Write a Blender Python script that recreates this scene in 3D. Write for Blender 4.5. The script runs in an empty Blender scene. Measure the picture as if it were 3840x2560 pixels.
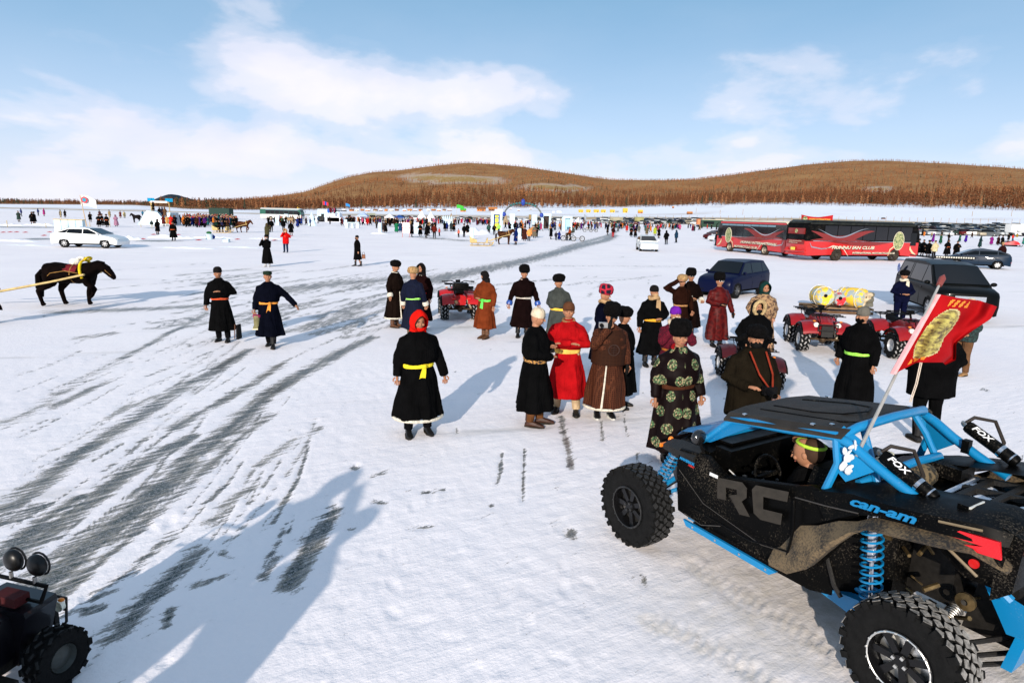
import bpy, bmesh, math, random
import numpy as np
from math import sin, cos, pi, radians, sqrt, atan2, hypot
from mathutils import Vector, Matrix, noise
random.seed(7)
SC = bpy.context.scene
COL = SC.collection
# ------------------------------------------------------------------ camera
CF, CH, CYH, CROLL = 2400.0, 3.1, 807.0, radians(1.5)
_p = math.atan((1280 - CYH) / CF)
_F = Vector((0, cos(_p), -sin(_p))); _U0 = Vector((0, sin(_p), cos(_p))); _R0 = Vector((1, 0, 0))
_R = _R0 * cos(CROLL) + _U0 * sin(CROLL); _U = _U0 * cos(CROLL) - _R0 * sin(CROLL)
CC = Vector((0, 0, CH))
cd = bpy.data.cameras.new('camera'); cam = bpy.data.objects.new('camera', cd); COL.objects.link(cam)
cd.sensor_width = 36; cd.lens = 36 * CF / 3840; cd.clip_start = .1; cd.clip_end = 20000
cam.matrix_world = Matrix(((_R.x, _U.x, -_F.x, CC.x), (_R.y, _U.y, -_F.y, CC.y), (_R.z, _U.z, -_F.z, CC.z), (0, 0, 0, 1)))
SC.camera = cam
# ------------------------------------------------------------------ light
SUN_EL, SUN_AZ = radians(18), radians(194.3)
SUND = Vector((sin(SUN_AZ) * cos(SUN_EL), cos(SUN_AZ) * cos(SUN_EL), sin(SUN_EL)))
sl = bpy.data.lights.new('sun', 'SUN'); so = bpy.data.objects.new('sun', sl); COL.objects.link(so)
sl.energy = 3.4; sl.angle = radians(.7); sl.color = (1, .90, .79)
so.rotation_euler = SUND.to_track_quat('Z', 'Y').to_euler()
SC.view_settings.view_transform = 'Standard'; SC.view_settings.look = 'None'
SC.view_settings.exposure = .64; SC.view_settings.gamma = 1
SC.view_settings.use_curve_mapping = False
W = bpy.data.worlds.new('World'); SC.world = W; W.use_nodes = True
nt = W.node_tree; nt.nodes.clear()
def nd(t, ty, **kw):
    n = t.nodes.new(ty)
    for k, v in kw.items():
        if k[0] == '_': n.inputs[k[1:].replace('_', ' ')].default_value = v
        else: setattr(n, k, v)
    return n
def mth(t, op, a, b=None, c=None, clamp=False):
    n = t.nodes.new('ShaderNodeMath'); n.operation = op; n.use_clamp = clamp
    for i, v in enumerate((a, b, c)):
        if v is None: continue
        if isinstance(v, (int, float)): n.inputs[i].default_value = v
        else: t.links.new(v, n.inputs[i])
    return n.outputs[0]
def ramp(t, fac, stops, interp='LINEAR'):
    n = t.nodes.new('ShaderNodeValToRGB'); n.color_ramp.interpolation = interp
    e = n.color_ramp.elements
    while len(e) < len(stops): e.new(.5)
    for k, (p, c) in zip(e, stops):
        k.position = p; k.color = (c, c, c, 1) if isinstance(c, (int, float)) else (*c, 1)
    t.links.new(fac, n.inputs[0]); return n.outputs[0]
def mixc(t, f, a, b, mode='MIX'):
    n = t.nodes.new('ShaderNodeMix'); n.data_type = 'RGBA'; n.blend_type = mode
    for s, v in ((n.inputs[0], f), (n.inputs[6], a), (n.inputs[7], b)):
        if isinstance(v, (int, float)): s.default_value = v
        elif isinstance(v, tuple): s.default_value = (*v, 1)
        else: t.links.new(v, s)
    return n.outputs[2]
L_ = nt.links.new
sky = nd(nt, 'ShaderNodeTexSky', sky_type='NISHITA', sun_disc=False, sun_elevation=SUN_EL, sun_rotation=SUN_AZ,
         altitude=1600, air_density=1.0, dust_density=.6, ozone_density=1.6)
geo = nd(nt, 'ShaderNodeTexCoord')
sp = nd(nt, 'ShaderNodeSeparateXYZ'); L_(geo.outputs['Generated'], sp.inputs[0])
dx, dy, dz = sp.outputs
# clouds live on a flat layer: project the direction on a plane overhead
zc = mth(nt, 'MAXIMUM', dz, .0)
inv = mth(nt, 'DIVIDE', 1, mth(nt, 'ADD', zc, .16))
cb = nd(nt, 'ShaderNodeCombineXYZ'); L_(mth(nt, 'MULTIPLY', dx, inv), cb.inputs[0]); L_(mth(nt, 'MULTIPLY', dy, inv), cb.inputs[1])
def wnoise(scale, detail, rough, off, dist=0, sc=(1, 1, 1)):
    mp = nd(nt, 'ShaderNodeMapping'); mp.inputs['Location'].default_value = off; mp.inputs['Scale'].default_value = sc
    L_(geo.outputs['Generated'], mp.inputs[0])
    n = nd(nt, 'ShaderNodeTexNoise', _Scale=scale, _Detail=detail, _Roughness=rough, _Distortion=dist); L_(mp.outputs[0], n.inputs['Vector'])
    return n.outputs[0]
n1 = wnoise(4.2, 8, .52, (3.1, 1.2, 0), .15, (1, 1, 2.2)); n2 = wnoise(1.5, 3, .5, (7.7, 2.2, 0), 0, (1, 1, 2.0))
az = mth(nt, 'DIVIDE', dx, mth(nt, 'MAXIMUM', dy, .05)); el = mth(nt, 'DIVIDE', dz, mth(nt, 'MAXIMUM', mth(nt, 'SQRT', mth(nt, 'ADD', mth(nt, 'MULTIPLY', dx, dx), mth(nt, 'MULTIPLY', dy, dy))), .05))
front = mth(nt, 'GREATER_THAN', dy, 0)
def blob(a0, e0, wa, we, amp):      # one cumulus bank around azimuth tangent a0, elevation tangent e0
    qa = mth(nt, 'DIVIDE', mth(nt, 'SUBTRACT', az, a0), wa); qe = mth(nt, 'DIVIDE', mth(nt, 'SUBTRACT', el, e0), we)
    d = mth(nt, 'ADD', mth(nt, 'MULTIPLY', qa, qa), mth(nt, 'MULTIPLY', qe, qe))
    return mth(nt, 'MULTIPLY', mth(nt, 'MULTIPLY', mth(nt, 'POWER', 2.718, mth(nt, 'MULTIPLY', d, -1)), amp), front)
banks = [(-.38, .21, .15, .06, .26), (-.38, .15, .12, .03, .14), (-.60, .185, .12, .03, .24), (-.66, .10, .25, .03, .16), (-.11, .175, .17, .035, .30), (-.30, .08, .36, .035, .30),
         (-.75, .05, .35, .06, .22), (.13, .04, .14, .025, .24), (.52, .025, .18, .02, .22), (.33, .11, .05, .012, .22), (.08, .205, .12, .035, .14), (-.78, .18, .12, .08, .16), (.66, .17, .12, .03, .12), (.05, .25, .5, .03, -.06), (.5, .29, .2, .05, -.14), (.0, .32, .25, .06, -.2), (-.55, .30, .25, .05, -.12), (-.22, .29, .2, .03, -.06)]
acc = None
for b in banks:
    v = blob(*b); acc = v if acc is None else mth(nt, 'ADD', acc, v)
den = mth(nt, 'ADD', mth(nt, 'ADD', mth(nt, 'MULTIPLY', mth(nt, 'SUBTRACT', n1, .5), 2.0), mth(nt, 'MULTIPLY', mth(nt, 'SUBTRACT', n2, .5), .7)), mth(nt, 'ADD', acc, .18))
cl = ramp(nt, den, [(.05, 0.0), (.22, .16), (.38, .50), (.50, .82), (.70, .97)], 'EASE')
hz = ramp(nt, dz, [(0, .85), (.04, .55), (.10, .22), (.22, .08), (.40, .05)])
cl2 = mth(nt, 'MAXIMUM', cl, hz)
wisp = mth(nt, 'MULTIPLY', wnoise(1.6, 7, .6, (1, 5, 0), .3, (1, 1, 2.6)), .5)
veil = ramp(nt, dz, [(0, (4.0, 4.8, 6.1)), (.12, (2.8, 4.2, 6.0)), (.30, (.85, 2.55, 4.2)), (1, (1.05, 2.35, 3.8))])
skc = mixc(nt, .8, sky.outputs[0], veil)   # thin high haze evens the blue out
shade = ramp(nt, wnoise(4.2, 5, .5, (3.1, 1.25, .05), .15, (1, 1, 2.2)), [(.3, (5.4, 5.5, 6.5)), (.65, (6.5, 6.35, 6.9))])
fin = mixc(nt, mth(nt, 'MAXIMUM', cl2, mth(nt, 'MULTIPLY', wisp, .5)), skc, shade)
bg = nd(nt, 'ShaderNodeBackground', _Strength=.099); L_(fin, bg.inputs[0])
wo = nd(nt, 'ShaderNodeOutputWorld'); L_(bg.outputs[0], wo.inputs[0])
# ------------------------------------------------------------------ where things stand
def ray(px, py): return _F + _R * ((px - 1920) / CF) - _U * ((py - 1280) / CF)
def at(px, py, z=0.0):
    r = ray(px, py); return CC + r * ((z - CH) / r.z)
def atd(px, py, y):
    r = ray(px, py); return CC + r * (y / r.y)
def under(px, ptop, h):             # ground point under a head seen at (px, ptop) on somebody h tall
    p = at(px, ptop, h); return Vector((p.x, p.y, 0))
def hor(px): return CYH + (px - 1920) * math.tan(CROLL)
# ------------------------------------------------------------------ materials
MATS = {}
def pm(col, rough=.8, metal=0, var=.12, scale=18, bump=0, spec=.3, coat=0, emit=None, alpha=None, key=None, bscale=None):
    k = key or (tuple(col), rough, metal, var, scale, bump, spec, coat, emit, alpha)
    if k in MATS: return MATS[k]
    m = bpy.data.materials.new('material'); m.use_nodes = True; t = m.node_tree
    b = t.nodes['Principled BSDF']
    tc = nd(t, 'ShaderNodeTexCoord')
    n = nd(t, 'ShaderNodeTexNoise', _Scale=scale, _Detail=4); t.links.new(tc.outputs['Object'], n.inputs['Vector'])
    c = mixc(t, ramp(t, n.outputs[0], [(.3, 0.), (.7, 1.)]), tuple(x * (1 - var) for x in col), tuple(min(1, x * (1 + var)) for x in col))
    t.links.new(c, b.inputs['Base Color'])
    b.inputs['Roughness'].default_value = rough; b.inputs['Metallic'].default_value = metal
    b.inputs['Specular IOR Level'].default_value = spec; b.inputs['Coat Weight'].default_value = coat
    if emit: b.inputs['Emission Color'].default_value = (*col, 1); b.inputs['Emission Strength'].default_value = emit
    if alpha is not None: b.inputs['Alpha'].default_value = alpha
    if bump:
        n3 = nd(t, 'ShaderNodeTexNoise', _Scale=bscale or scale * 2, _Detail=3); t.links.new(tc.outputs['Object'], n3.inputs['Vector'])
        bp = nd(t, 'ShaderNodeBump', _Strength=bump, _Distance=.02); t.links.new(n3.outputs[0], bp.inputs['Height']); t.links.new(bp.outputs[0], b.inputs['Normal'])
    MATS[k] = m; return m
def cloth(col, bump=.5):
    k = ('cloth', tuple(col), bump)
    if k in MATS: return MATS[k]
    m = pm(col, .95, 0, .3, 6, bump, .02, key=k, bscale=26); t = m.node_tree       # hanging folds on top of the nap
    tc = nd(t, 'ShaderNodeTexCoord'); mp = nd(t, 'ShaderNodeMapping'); mp.inputs['Scale'].default_value = (16, 16, 1.6); t.links.new(tc.outputs['Object'], mp.inputs[0])
    n = nd(t, 'ShaderNodeTexNoise', _Scale=1, _Detail=3, _Distortion=.4); t.links.new(mp.outputs[0], n.inputs['Vector']); b = t.nodes['Principled BSDF']
    bp = nd(t, 'ShaderNodeBump', _Strength=.7, _Distance=.05); t.links.new(n.outputs[0], bp.inputs['Height']); t.links.new(b.inputs['Normal'].links[0].from_socket, bp.inputs['Normal']); t.links.new(bp.outputs[0], b.inputs['Normal'])
    return m
BLK = pm((.003, .003, .0035), .8, spec=.12, var=.3, bump=.3)
RUB = pm((.006, .006, .006), .8, spec=.12, var=.3, bump=.3)
SKIN = pm((.36, .165, .09), .6, var=.12, scale=9, spec=.3)
HAIR = pm((.012, .009, .008), .6, var=.3)
CHR = pm((.62, .63, .65), .22, 1.0, .05)
STEEL = pm((.35, .34, .32), .4, .9, .25)
GLASS = pm((.003, .004, .005), .08, 0, .1, 3, spec=.3)
RED = pm((.55, .012, .012), .3, coat=.6, var=.08, spec=.5)
FURB = pm((.004, .0035, .0035), .95, var=.5, scale=30, bump=1.0, spec=.05, bscale=70)
FURW = pm((.68, .63, .52), .95, var=.25, scale=30, bump=1.0, spec=.05, bscale=70)
FURT = pm((.36, .22, .10), .95, var=.5, scale=25, bump=1.0, spec=.05, bscale=70)
# ------------------------------------------------------------------ mesh building
class MB:
    def __init__(s): s.v = []; s.f = []; s.m = []; s.k = 0
    def mat(s, k): s.k = k; return s
    def add(s, vs, fs, T=None):
        o = len(s.v)
        s.v += [tuple(T @ Vector(p)) if T else tuple(p) for p in vs]
        for f in fs: s.f.append(tuple(i + o for i in f)); s.m.append(s.k)
        return s
    def box(s, c, d, rz=0, T=None, taper=1.0):
        x, y, z = (q / 2 for q in d); vs = []
        for k, (a, b, e) in enumerate([(-1, -1, -1), (1, -1, -1), (1, 1, -1), (-1, 1, -1), (-1, -1, 1), (1, -1, 1), (1, 1, 1), (-1, 1, 1)]):
            t = taper if e > 0 else 1
            px, py = a * x * t, b * y * t
            vs.append((c[0] + px * cos(rz) - py * sin(rz), c[1] + px * sin(rz) + py * cos(rz), c[2] + e * z))
        return s.add(vs, [(3, 2, 1, 0), (4, 5, 6, 7), (0, 1, 5, 4), (1, 2, 6, 5), (2, 3, 7, 6), (3, 0, 4, 7)], T)
    def loft(s, rings, cap=True, close=True, T=None):
        n = len(rings[0]); vs = [p for r in rings for p in r]; fs = []
        for i in range(len(rings) - 1):
            for j in range(n if close else n - 1):
                a, b = i * n + j, i * n + (j + 1) % n
                fs.append((a, b, b + n, a + n))
        if cap: fs.append(tuple(range(n - 1, -1, -1))); fs.append(tuple(range((len(rings) - 1) * n, len(rings) * n)))
        return s.add(vs, fs, T)
    def tube(s, pts, r, n=8, cap=True, flat=1.0, T=None):
        pts = [Vector(p) for p in pts]; rs = r if isinstance(r, (list, tuple)) else [r] * len(pts); rings = []; up = None
        for i, p in enumerate(pts):
            d = (pts[min(i + 1, len(pts) - 1)] - pts[max(i - 1, 0)]).normalized()
            if up is None:
                up = Vector((0, 0, 1)) if abs(d.z) < .9 else Vector((1, 0, 0))
            a = d.cross(up).normalized(); up = a.cross(d).normalized()
            rings.append([p + (a * cos(2 * pi * j / n) + up * sin(2 * pi * j / n) * flat) * rs[i] for j in range(n)])
        return s.loft(rings, cap, T=T)
    def ell(s, c, r, nu=12, nv=8, T=None, fn=None):
        vs = [(c[0], c[1], c[2] - r[2])]; fs = []
        for i in range(1, nv):
            ph = -pi / 2 + pi * i / nv
            for j in range(nu):
                t = 2 * pi * j / nu; q = Vector((cos(ph) * cos(t), cos(ph) * sin(t), sin(ph)))
                if fn: q = fn(q)
                vs.append((c[0] + q.x * r[0], c[1] + q.y * r[1], c[2] + q.z * r[2]))
        vs.append((c[0], c[1], c[2] + r[2])); e = len(vs) - 1
        for j in range(nu): fs.append((0, 1 + (j + 1) % nu, 1 + j)); fs.append((e, e - nu + j, e - nu + (j + 1) % nu))
        for i in range(nv - 2):
            for j in range(nu):
                a = 1 + i * nu + j; b = 1 + i * nu + (j + 1) % nu; fs.append((a, b, b + nu, a + nu))
        return s.add(vs, fs, T)
    def lathe(s, prof, n=24, axis='z', c=(0, 0, 0), T=None, closed=False):
        vs = []; fs = []; m = len(prof)
        for j in range(n):
            t = 2 * pi * j / n
            for (r, h) in prof:
                x, y = r * cos(t), r * sin(t)
                vs.append((c[0] + x, c[1] + y, c[2] + h) if axis == 'z' else ((c[0] + x, c[1] + h, c[2] + y) if axis == 'y' else (c[0] + h, c[1] + x, c[2] + y)))
        for j in range(n):
            for i in range(m if closed else m - 1):
                a, b = j * m + i, j * m + (i + 1) % m; c2, d2 = ((j + 1) % n) * m + (i + 1) % m, ((j + 1) % n) * m + i
                fs.append((a, d2, c2, b))
        return s.add(vs, fs, T)
    def prism(s, poly, y0, y1, T=None, inset=0):   # polygon in xz, extruded along y
        n = len(poly)
        vs = [(x, y0, z) for x, z in poly] + [(x, y1, z) for x, z in poly]
        fs = [tuple(range(n)), tuple(range(2 * n - 1, n - 1, -1))] + [(i, i + n, (i + 1) % n + n, (i + 1) % n) for i in range(n)]
        return s.add(vs, fs, T)
    def quad(s, a, b, c, d, th=.01, T=None):       # thin plate on four corners, thickness along its normal
        a, b, c, d = map(Vector, (a, b, c, d)); n = (b - a).cross(d - a).normalized() * th
        return s.add([a, b, c, d, a + n, b + n, c + n, d + n], [(3, 2, 1, 0), (4, 5, 6, 7), (0, 1, 5, 4), (1, 2, 6, 5), (2, 3, 7, 6), (3, 0, 4, 7)], T)
    def mesh(s, mats, smooth=True, fix=False):
        me = bpy.data.meshes.new('mesh'); me.from_pydata(s.v, [], s.f)
        mats = mats if isinstance(mats, (list, tuple)) else [mats]
        for m in mats: me.materials.append(m)
        me.polygons.foreach_set('material_index', [min(k, len(mats) - 1) for k in s.m])
        if fix:
            bm = bmesh.new(); bm.from_mesh(me); bmesh.ops.recalc_face_normals(bm, faces=bm.faces); bm.to_mesh(me); bm.free()
        if smooth: me.shade_smooth(); me.set_sharp_from_angle(angle=radians(smooth if smooth is not True else 40))
        me.update(); return me
    def build(s, name, mats, parent=None, smooth=True, fix=True, **kw):
        return link(name, s.mesh(mats, smooth, fix), parent, **kw)
def link(name, me, parent=None, loc=None, rz=0, **kw):
    o = bpy.data.objects.new(name, me); COL.objects.link(o)
    if parent: o.parent = parent
    if loc is not None: o.location = loc
    if rz: o.rotation_euler[2] = rz
    for k, v in kw.items():
        if v: o[k] = v
    return o
def thing(name, label, cat, loc=(0, 0, 0), rz=0, group=None, scale=1.0):
    o = bpy.data.objects.new(name, None); COL.objects.link(o); o.location = loc; o.rotation_euler = (0, 0, rz)
    o.scale = (scale,) * 3; o.empty_display_size = .1
    o['label'] = label; o['category'] = cat
    if group: o['group'] = group
    return o
def tag(o, label, cat, group=None):
    o['label'] = label; o['category'] = cat
    if group: o['group'] = group
    return o
def copy_tree(o, parent=None, loc=None, rz=None, label=None, group=None, swap=None):
    c = o.copy(); COL.objects.link(c); c.parent = parent
    if loc is not None: c.location = loc
    if rz is not None: c.rotation_euler = (0, 0, rz)
    if label: c['label'] = label
    if group: c['group'] = group
    for ch in list(o.children):
        copy_tree(ch, c)
    return c
_tc = {}
def text(s, size, mat, parent, loc, rot, name='lettering', shear=0, ext=.004, align='LEFT', w=None, bold=0.0):
    k = (s, shear, bold)
    if k not in _tc:
        cu = bpy.data.curves.new('t', 'FONT'); cu.body = s; cu.shear = shear; cu.extrude = ext / max(size, .01); cu.offset = bold; cu.resolution_u = 2
        o = bpy.data.objects.new('t', cu); COL.objects.link(o)
        me = bpy.data.meshes.new_from_object(o.evaluated_get(bpy.context.evaluated_depsgraph_get())); bpy.data.objects.remove(o)
        _tc[k] = me
    me = _tc[k].copy(); me.materials.clear(); me.materials.append(mat)
    xs = [v.co.x for v in me.vertices]; ys = [v.co.y for v in me.vertices]
    x0, x1 = min(xs), max(xs); sx = (w / (x1 - x0)) if w else size; off = x0 if align == 'LEFT' else (x0 + x1) / 2
    for v in me.vertices: v.co.x = (v.co.x - off) * sx; v.co.y *= size; v.co.z *= size
    o = link(name, me, parent); o.location = loc
    o.matrix_basis = Matrix.Translation(loc) @ (rot if isinstance(rot, Matrix) else Matrix.Rotation(0, 4, 'Z'))
    return o
def basis(xa, ya):                  # rotation whose X runs along xa and whose Y runs near ya
    xa = Vector(xa).normalized(); ya = Vector(ya); ya = (ya - xa * ya.dot(xa)).normalized(); za = xa.cross(ya)
    return Matrix(((xa.x, ya.x, za.x, 0), (xa.y, ya.y, za.y, 0), (xa.z, ya.z, za.z, 0), (0, 0, 0, 1)))
def smoothstep(a, b, x):
    t = np.clip((x - a) / (b - a), 0, 1); return t * t * (3 - 2 * t)
# ------------------------------------------------------------------ the frozen lake
def C1(x, y): return (x * .931, 1100 + y * .931)
def C2(x, y): return (x * 1.6327, y * 1.6327)
def G2(p): q = at(*p); return (q.x, q.y)
TR = []
def track(w, s, pts, cv=C1): TR.append((w, s, [G2(cv(*p)) for p in pts]))
track(.30, 1.15, [(1500, 175), (1380, 235), (1260, 300), (1080, 400), (960, 510), (860, 600), (780, 660), (700, 740), (600, 815), (500, 900), (400, 965), (300, 1040), (200, 1130), (60, 1260)])
track(.15, .95, [(1100, 480), (980, 570), (880, 660), (740, 780), (600, 900), (480, 1010), (350, 1110), (200, 1235), (100, 1320)])
track(.20, 1.05, [(1140, 278), (1050, 345), (950, 402), (780, 490), (700, 545)])
track(.26, 1.05, [(1000, 225), (840, 330), (700, 400), (520, 520), (380, 600), (220, 720), (130, 790), (-60, 900)])
track(.22, 1.1, [(770, 575), (620, 650), (500, 730), (400, 810), (340, 860), (260, 910), (160, 990), (20, 1070), (-80, 1130)])
track(.12, .85, [(700, 970), (620, 1030), (520, 1120), (380, 1210)])
track(.16, 1.0, [(815, 1025), (730, 1100), (640, 1190), (560, 1260), (500, 1330), (450, 1380)])
track(.05, .8, [(450, 1380), (350, 1500)])
track(.15, 1.25, [(1350, 865), (1310, 920), (1260, 1000), (1200, 1110), (1160, 1180)])
track(.13, .9, [(1030, 760), (930, 830), (850, 925)])
track(.10, 1.0, [(1110, 1060), (1055, 1140)])
track(.18, .95, [(835, 80), (700, 150), (560, 225), (480, 265)])
track(.20, .8, [(430, 350), (330, 400), (210, 460)])
track(.25, .62, [(480, 270), (300, 360), (150, 460), (0, 545)])
track(.20, 1.05, [(150, 858), (60, 900), (-20, 930)])
track(.22, 1.05, [(190, 925), (100, 980), (-10, 1050)])
track(.14, 1.0, [(330, 815), (240, 870), (150, 920)])
track(.12, .9, [(540, 430), (440, 500), (640, 400)])
track(.07, .9, [(1420, 150), (1240, 230), (1120, 285)])
track(.13, .75, [(1290, 540), (1180, 590), (1040, 690)])
track(.08, .7, [(730, 460), (560, 600)]); track(.09, .7, [(1080, 480), (960, 540), (650, 720), (580, 800)])
track(.16, .8, [(190, 715), (80, 800)]); track(.07, .8, [(240, 1300), (470, 1190)])
for q, w in [(((1425, 695), (1432, 705)), .09), (((1500, 735), (1545, 720)), .07), (((1700, 805), (1790, 788)), .04), (((1510, 838), (1560, 845)), .05), (((1650, 948), (1760, 930)), .045),
             (((800, 1175), (880, 1145)), .11), (((890, 1045), (930, 1060)), .07), (((2022, 640), (2015, 700)), .04), (((1978, 850), (1982, 856)), .04), (((670, 1330), (690, 1280)), .06), (((350, 1275), (410, 1260)), .09),
             (((2025, 700), (2000, 770)), .03), (((1400, 945), (1440, 950)), .03), (((1150, 925), (1160, 925)), .035)]:
    track(w, 1.0, q)
for q, w in [(((1310, 1218), (1316, 1232)), .11), (((1290, 955), (1312, 1075)), .09), (((1290, 955), (1296, 1010)), .09), (((1205, 1030), (1200, 1150)), .035), (((1152, 1040), (1143, 1110)), .03),
             (((1480, 1320), (1483, 1340)), .06), (((1380, 965), (1384, 1010)), .04), (((1430, 930), (1440, 1000)), .03), (((1462, 1040), (1466, 1080)), .03), (((1048, 980), (1050, 992)), .04), (((1850, 160 * 5.3), (1852, 850)), .01),
             (((2240, 890), (2280, 900)), .05), (((2150, 880), (2160, 890)), .03), (((1310, 795), (1314, 850)), .07), (((1500, 905), (1508, 930)), .03)]:
    track(w, .95, q, C2)
track(1.6, 1.1, [(960, 650), (1050, 630), (1150, 610), (1240, 590), (1320, 568), (1390, 552), (1410, 540)], C2)
track(1.2, 1.0, [(1300, 568), (1400, 540), (1420, 528)], C2)
track(1.5, .95, [(640, 668), (760, 652), (860, 644), (960, 634)], C2)
track(.7, .95, [(480, 700), (400, 706), (250, 712), (130, 716)], C2)
track(.8, .75, [(740, 725), (860, 690), (1000, 668), (1080, 650)], C2)
track(.5, .8, [(680, 755), (800, 715), (900, 690)], C2)
track(.4, .75, [(180, 776), (260, 765)], C2)
track(.5, .75, [(1040, 672), (1130, 655), (1280, 640)], C2)
track(.35, .7, [(1380, 648), (1520, 632)], C2); track(.35, .65, [(1300, 655), (1360, 645)], C2)
track(.8, .6, [(1250, 610), (1560, 612)], C2); track(.9, .7, [(640, 700), (560, 740)], C2)
ICE = []        # swept rinks further out: (px polygon centre line, half width)
track(3.2, 1.3, [(690, 516), (800, 519), (900, 520), (960, 522)], C2); track(2.2, 1.2, [(960, 545), (1060, 552)], C2)
track(1.0, 1.3, [(-40, 546), (100, 549), (200, 550), (300, 552), (520, 556)], C2)
track(1.6, 1.3, [(-30, 521), (110, 522), (190, 520)], C2)
track(3.5, .8, [(1430, 525), (1440, 515), (1400, 508)], C2)
rq = random.Random(3); _q0, _q1 = Vector(G2(C1(200, 1130))), Vector(G2(C1(1260, 300))); _dm = atan2(_q1.y - _q0.y, _q1.x - _q0.x)
for x0, x1, y0, y1, n, wa, wb_, la, lb_, st in [(560, 1400, 1040, 1270, 75, .07, .28, .8, 4.0, .9), (0, 900, 1180, 1500, 26, .04, .10, .8, 3.5, .8), (0, 1100, 1450, 2150, 60, .02, .06, .4, 2.2, .9), (300, 1300, 1000, 1100, 16, .2, .5, 2, 6, .75), (1250, 1750, 1000, 1160, 30, .08, .3, 1.5, 5, .8), (2100, 2700, 960, 1120, 18, .05, .2, 1, 3, .7)]:
    for _ in range(n):       # scraped streaks that follow the traffic
        px, py = rq.uniform(x0, x1), rq.uniform(y0, y1); x, y = G2((px, py)); a = _dm + rq.uniform(-.12, .12) - (.35 if y > 14 else 0); l = rq.uniform(la, lb_); w = rq.uniform(wa, wb_); s_ = rq.uniform(.8, 1.15) * st
        TR.append((w, s_, [(x, y), (x + l * .5 * cos(a), y + l * .5 * sin(a)), (x + l * cos(a + .05), y + l * sin(a + .05))]))
for _ in range(70):      # scuffs and prints between the people
    x, y = rq.uniform(-1.2, 5.5), rq.uniform(6.5, 15); a = rq.uniform(0, 6.3); l = rq.uniform(.02, .14)
    TR.append((rq.uniform(.018, .045), rq.uniform(.6, .95), [(x, y), (x + l * cos(a), y + l * sin(a))]))
_r = [1.0]
while _r[-1] < 520: _r.append(_r[-1] * (1.0105 if _r[-1] < 14 else 1.016 if _r[-1] < 60 else 1.05))
_a = np.concatenate([np.linspace(-180, -58, 22)[:-1], np.linspace(-58, 58, 620), np.linspace(58, 180, 22)[1:-1]])
RR, AA = np.meshgrid(np.array(_r), np.radians(_a), indexing='ij')
GX = (RR * np.sin(AA)).ravel(); GY = (RR * np.cos(AA)).ravel()
D = np.zeros(len(GX)); Ddk = np.zeros(len(GX))
def segd(pts, X, Y):
    best = np.full(len(X), 1e9); along = np.zeros(len(X)); acc = 0
    for (x0, y0), (x1, y1) in zip(pts, pts[1:]):
        L = hypot(x1 - x0, y1 - y0) + 1e-6; t = np.clip(((X - x0) * (x1 - x0) + (Y - y0) * (y1 - y0)) / L / L, 0, 1)
        d = np.hypot(X - x0 - t * (x1 - x0), Y - y0 - t * (y1 - y0)); m = d < best
        best[m] = d[m]; along[m] = acc + t[m] * L; acc += L
    return best, along
for w, s, pts in TR:
    if len(pts) < 2: continue
    d, _ = segd(pts, GX, GY); D = np.maximum(D, s * .92 * np.exp(-(d / (w * .72)) ** 2 * .9))
GZ = np.zeros(len(GX)); TM = np.zeros(len(GX))
near = np.hypot(GX, GY) < 9
for pts, w in [([(2570, 2100), (2792, 2251), (3000, 2370), (3161, 2473), (3300, 2560)], .13), ([(2440, 2330), (2700, 2450), (2900, 2580)], .13), ([(3700, 2330), (3840, 2380)], .13)]:
    d, al = segd([G2(p) for p in pts], GX[near], GY[near]); m = np.exp(-(d / w) ** 4)
    lug = np.maximum(0, np.sin(al * 2 * pi / .085 + np.where(d > w * .45, 2.2, 0))) * .013
    GZ[near] += m * (lug - .006) * (.25 if w < .1 else 1); TM[near] = np.maximum(TM[near], m * .55)
# trampled, yellowish snow beside the buggy and under the quad bikes
for (cx, cy), rr, am in [((3000, 2300), 1.1, .6), ((3700, 2350), .9, .9), ((2250, 1550), 1.2, .25), ((1750, 1225), 1.0, .5), ((3150, 1350), 1.3, .5), ((2600, 2000), .8, .35), ((2950, 1400), 1.0, .3)]:
    q = at(cx, cy); TM = np.maximum(TM, am * np.exp(-((GX - q.x) ** 2 + (GY - q.y) ** 2) / rr ** 2))
for i in np.nonzero((np.hypot(GX, GY) < 16) & (np.abs(np.arctan2(GX, GY)) < 1.05))[0]:
    x, y = GX[i], GY[i]
    GZ[i] += .006 * noise.noise((x * 1.3, y * 1.3, 0)) + .006 * noise.noise((x * 5, y * 5, 3)) + .004 * noise.noise((x * 14, y * 14, 3))
for _ in range(260):     # boot prints
    x, y = rq.uniform(-4, 5), rq.uniform(3.5, 13); a = rq.uniform(0, 6.3); m_ = (np.abs(GX - x) < .3) & (np.abs(GY - y) < .3)
    u = (GX[m_] - x) * cos(a) + (GY[m_] - y) * sin(a); v = -(GX[m_] - x) * sin(a) + (GY[m_] - y) * cos(a); q = (u / .12) ** 2 + (v / .05) ** 2
    GZ[m_] += -.008 * np.exp(-q ** 2) + .003 * np.exp(-(q - 1.6) ** 2)
GZ -= .012 * np.clip(D, 0, 1)
nr, na = RR.shape; me = bpy.data.meshes.new('snow'); idx = np.arange(nr * na).reshape(nr, na)
nx = np.roll(idx, -1, axis=1)
fs = np.stack([idx[:-1], idx[1:], nx[1:], nx[:-1]], -1).reshape(-1, 4)
vs = np.stack([GX, GY, GZ], -1)
cen = len(vs); vs = np.vstack([vs, [[0, 0, 0]]])
me.vertices.add(len(vs)); me.vertices.foreach_set('co', vs.ravel())
fl = fs.tolist() + [(cen, int(idx[0, j]), int(nx[0, j])) for j in range(na)]
me.clear_geometry(); me.from_pydata(vs.tolist(), [], fl)
at_ = me.attributes.new('marks', 'FLOAT_COLOR', 'POINT')
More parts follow.
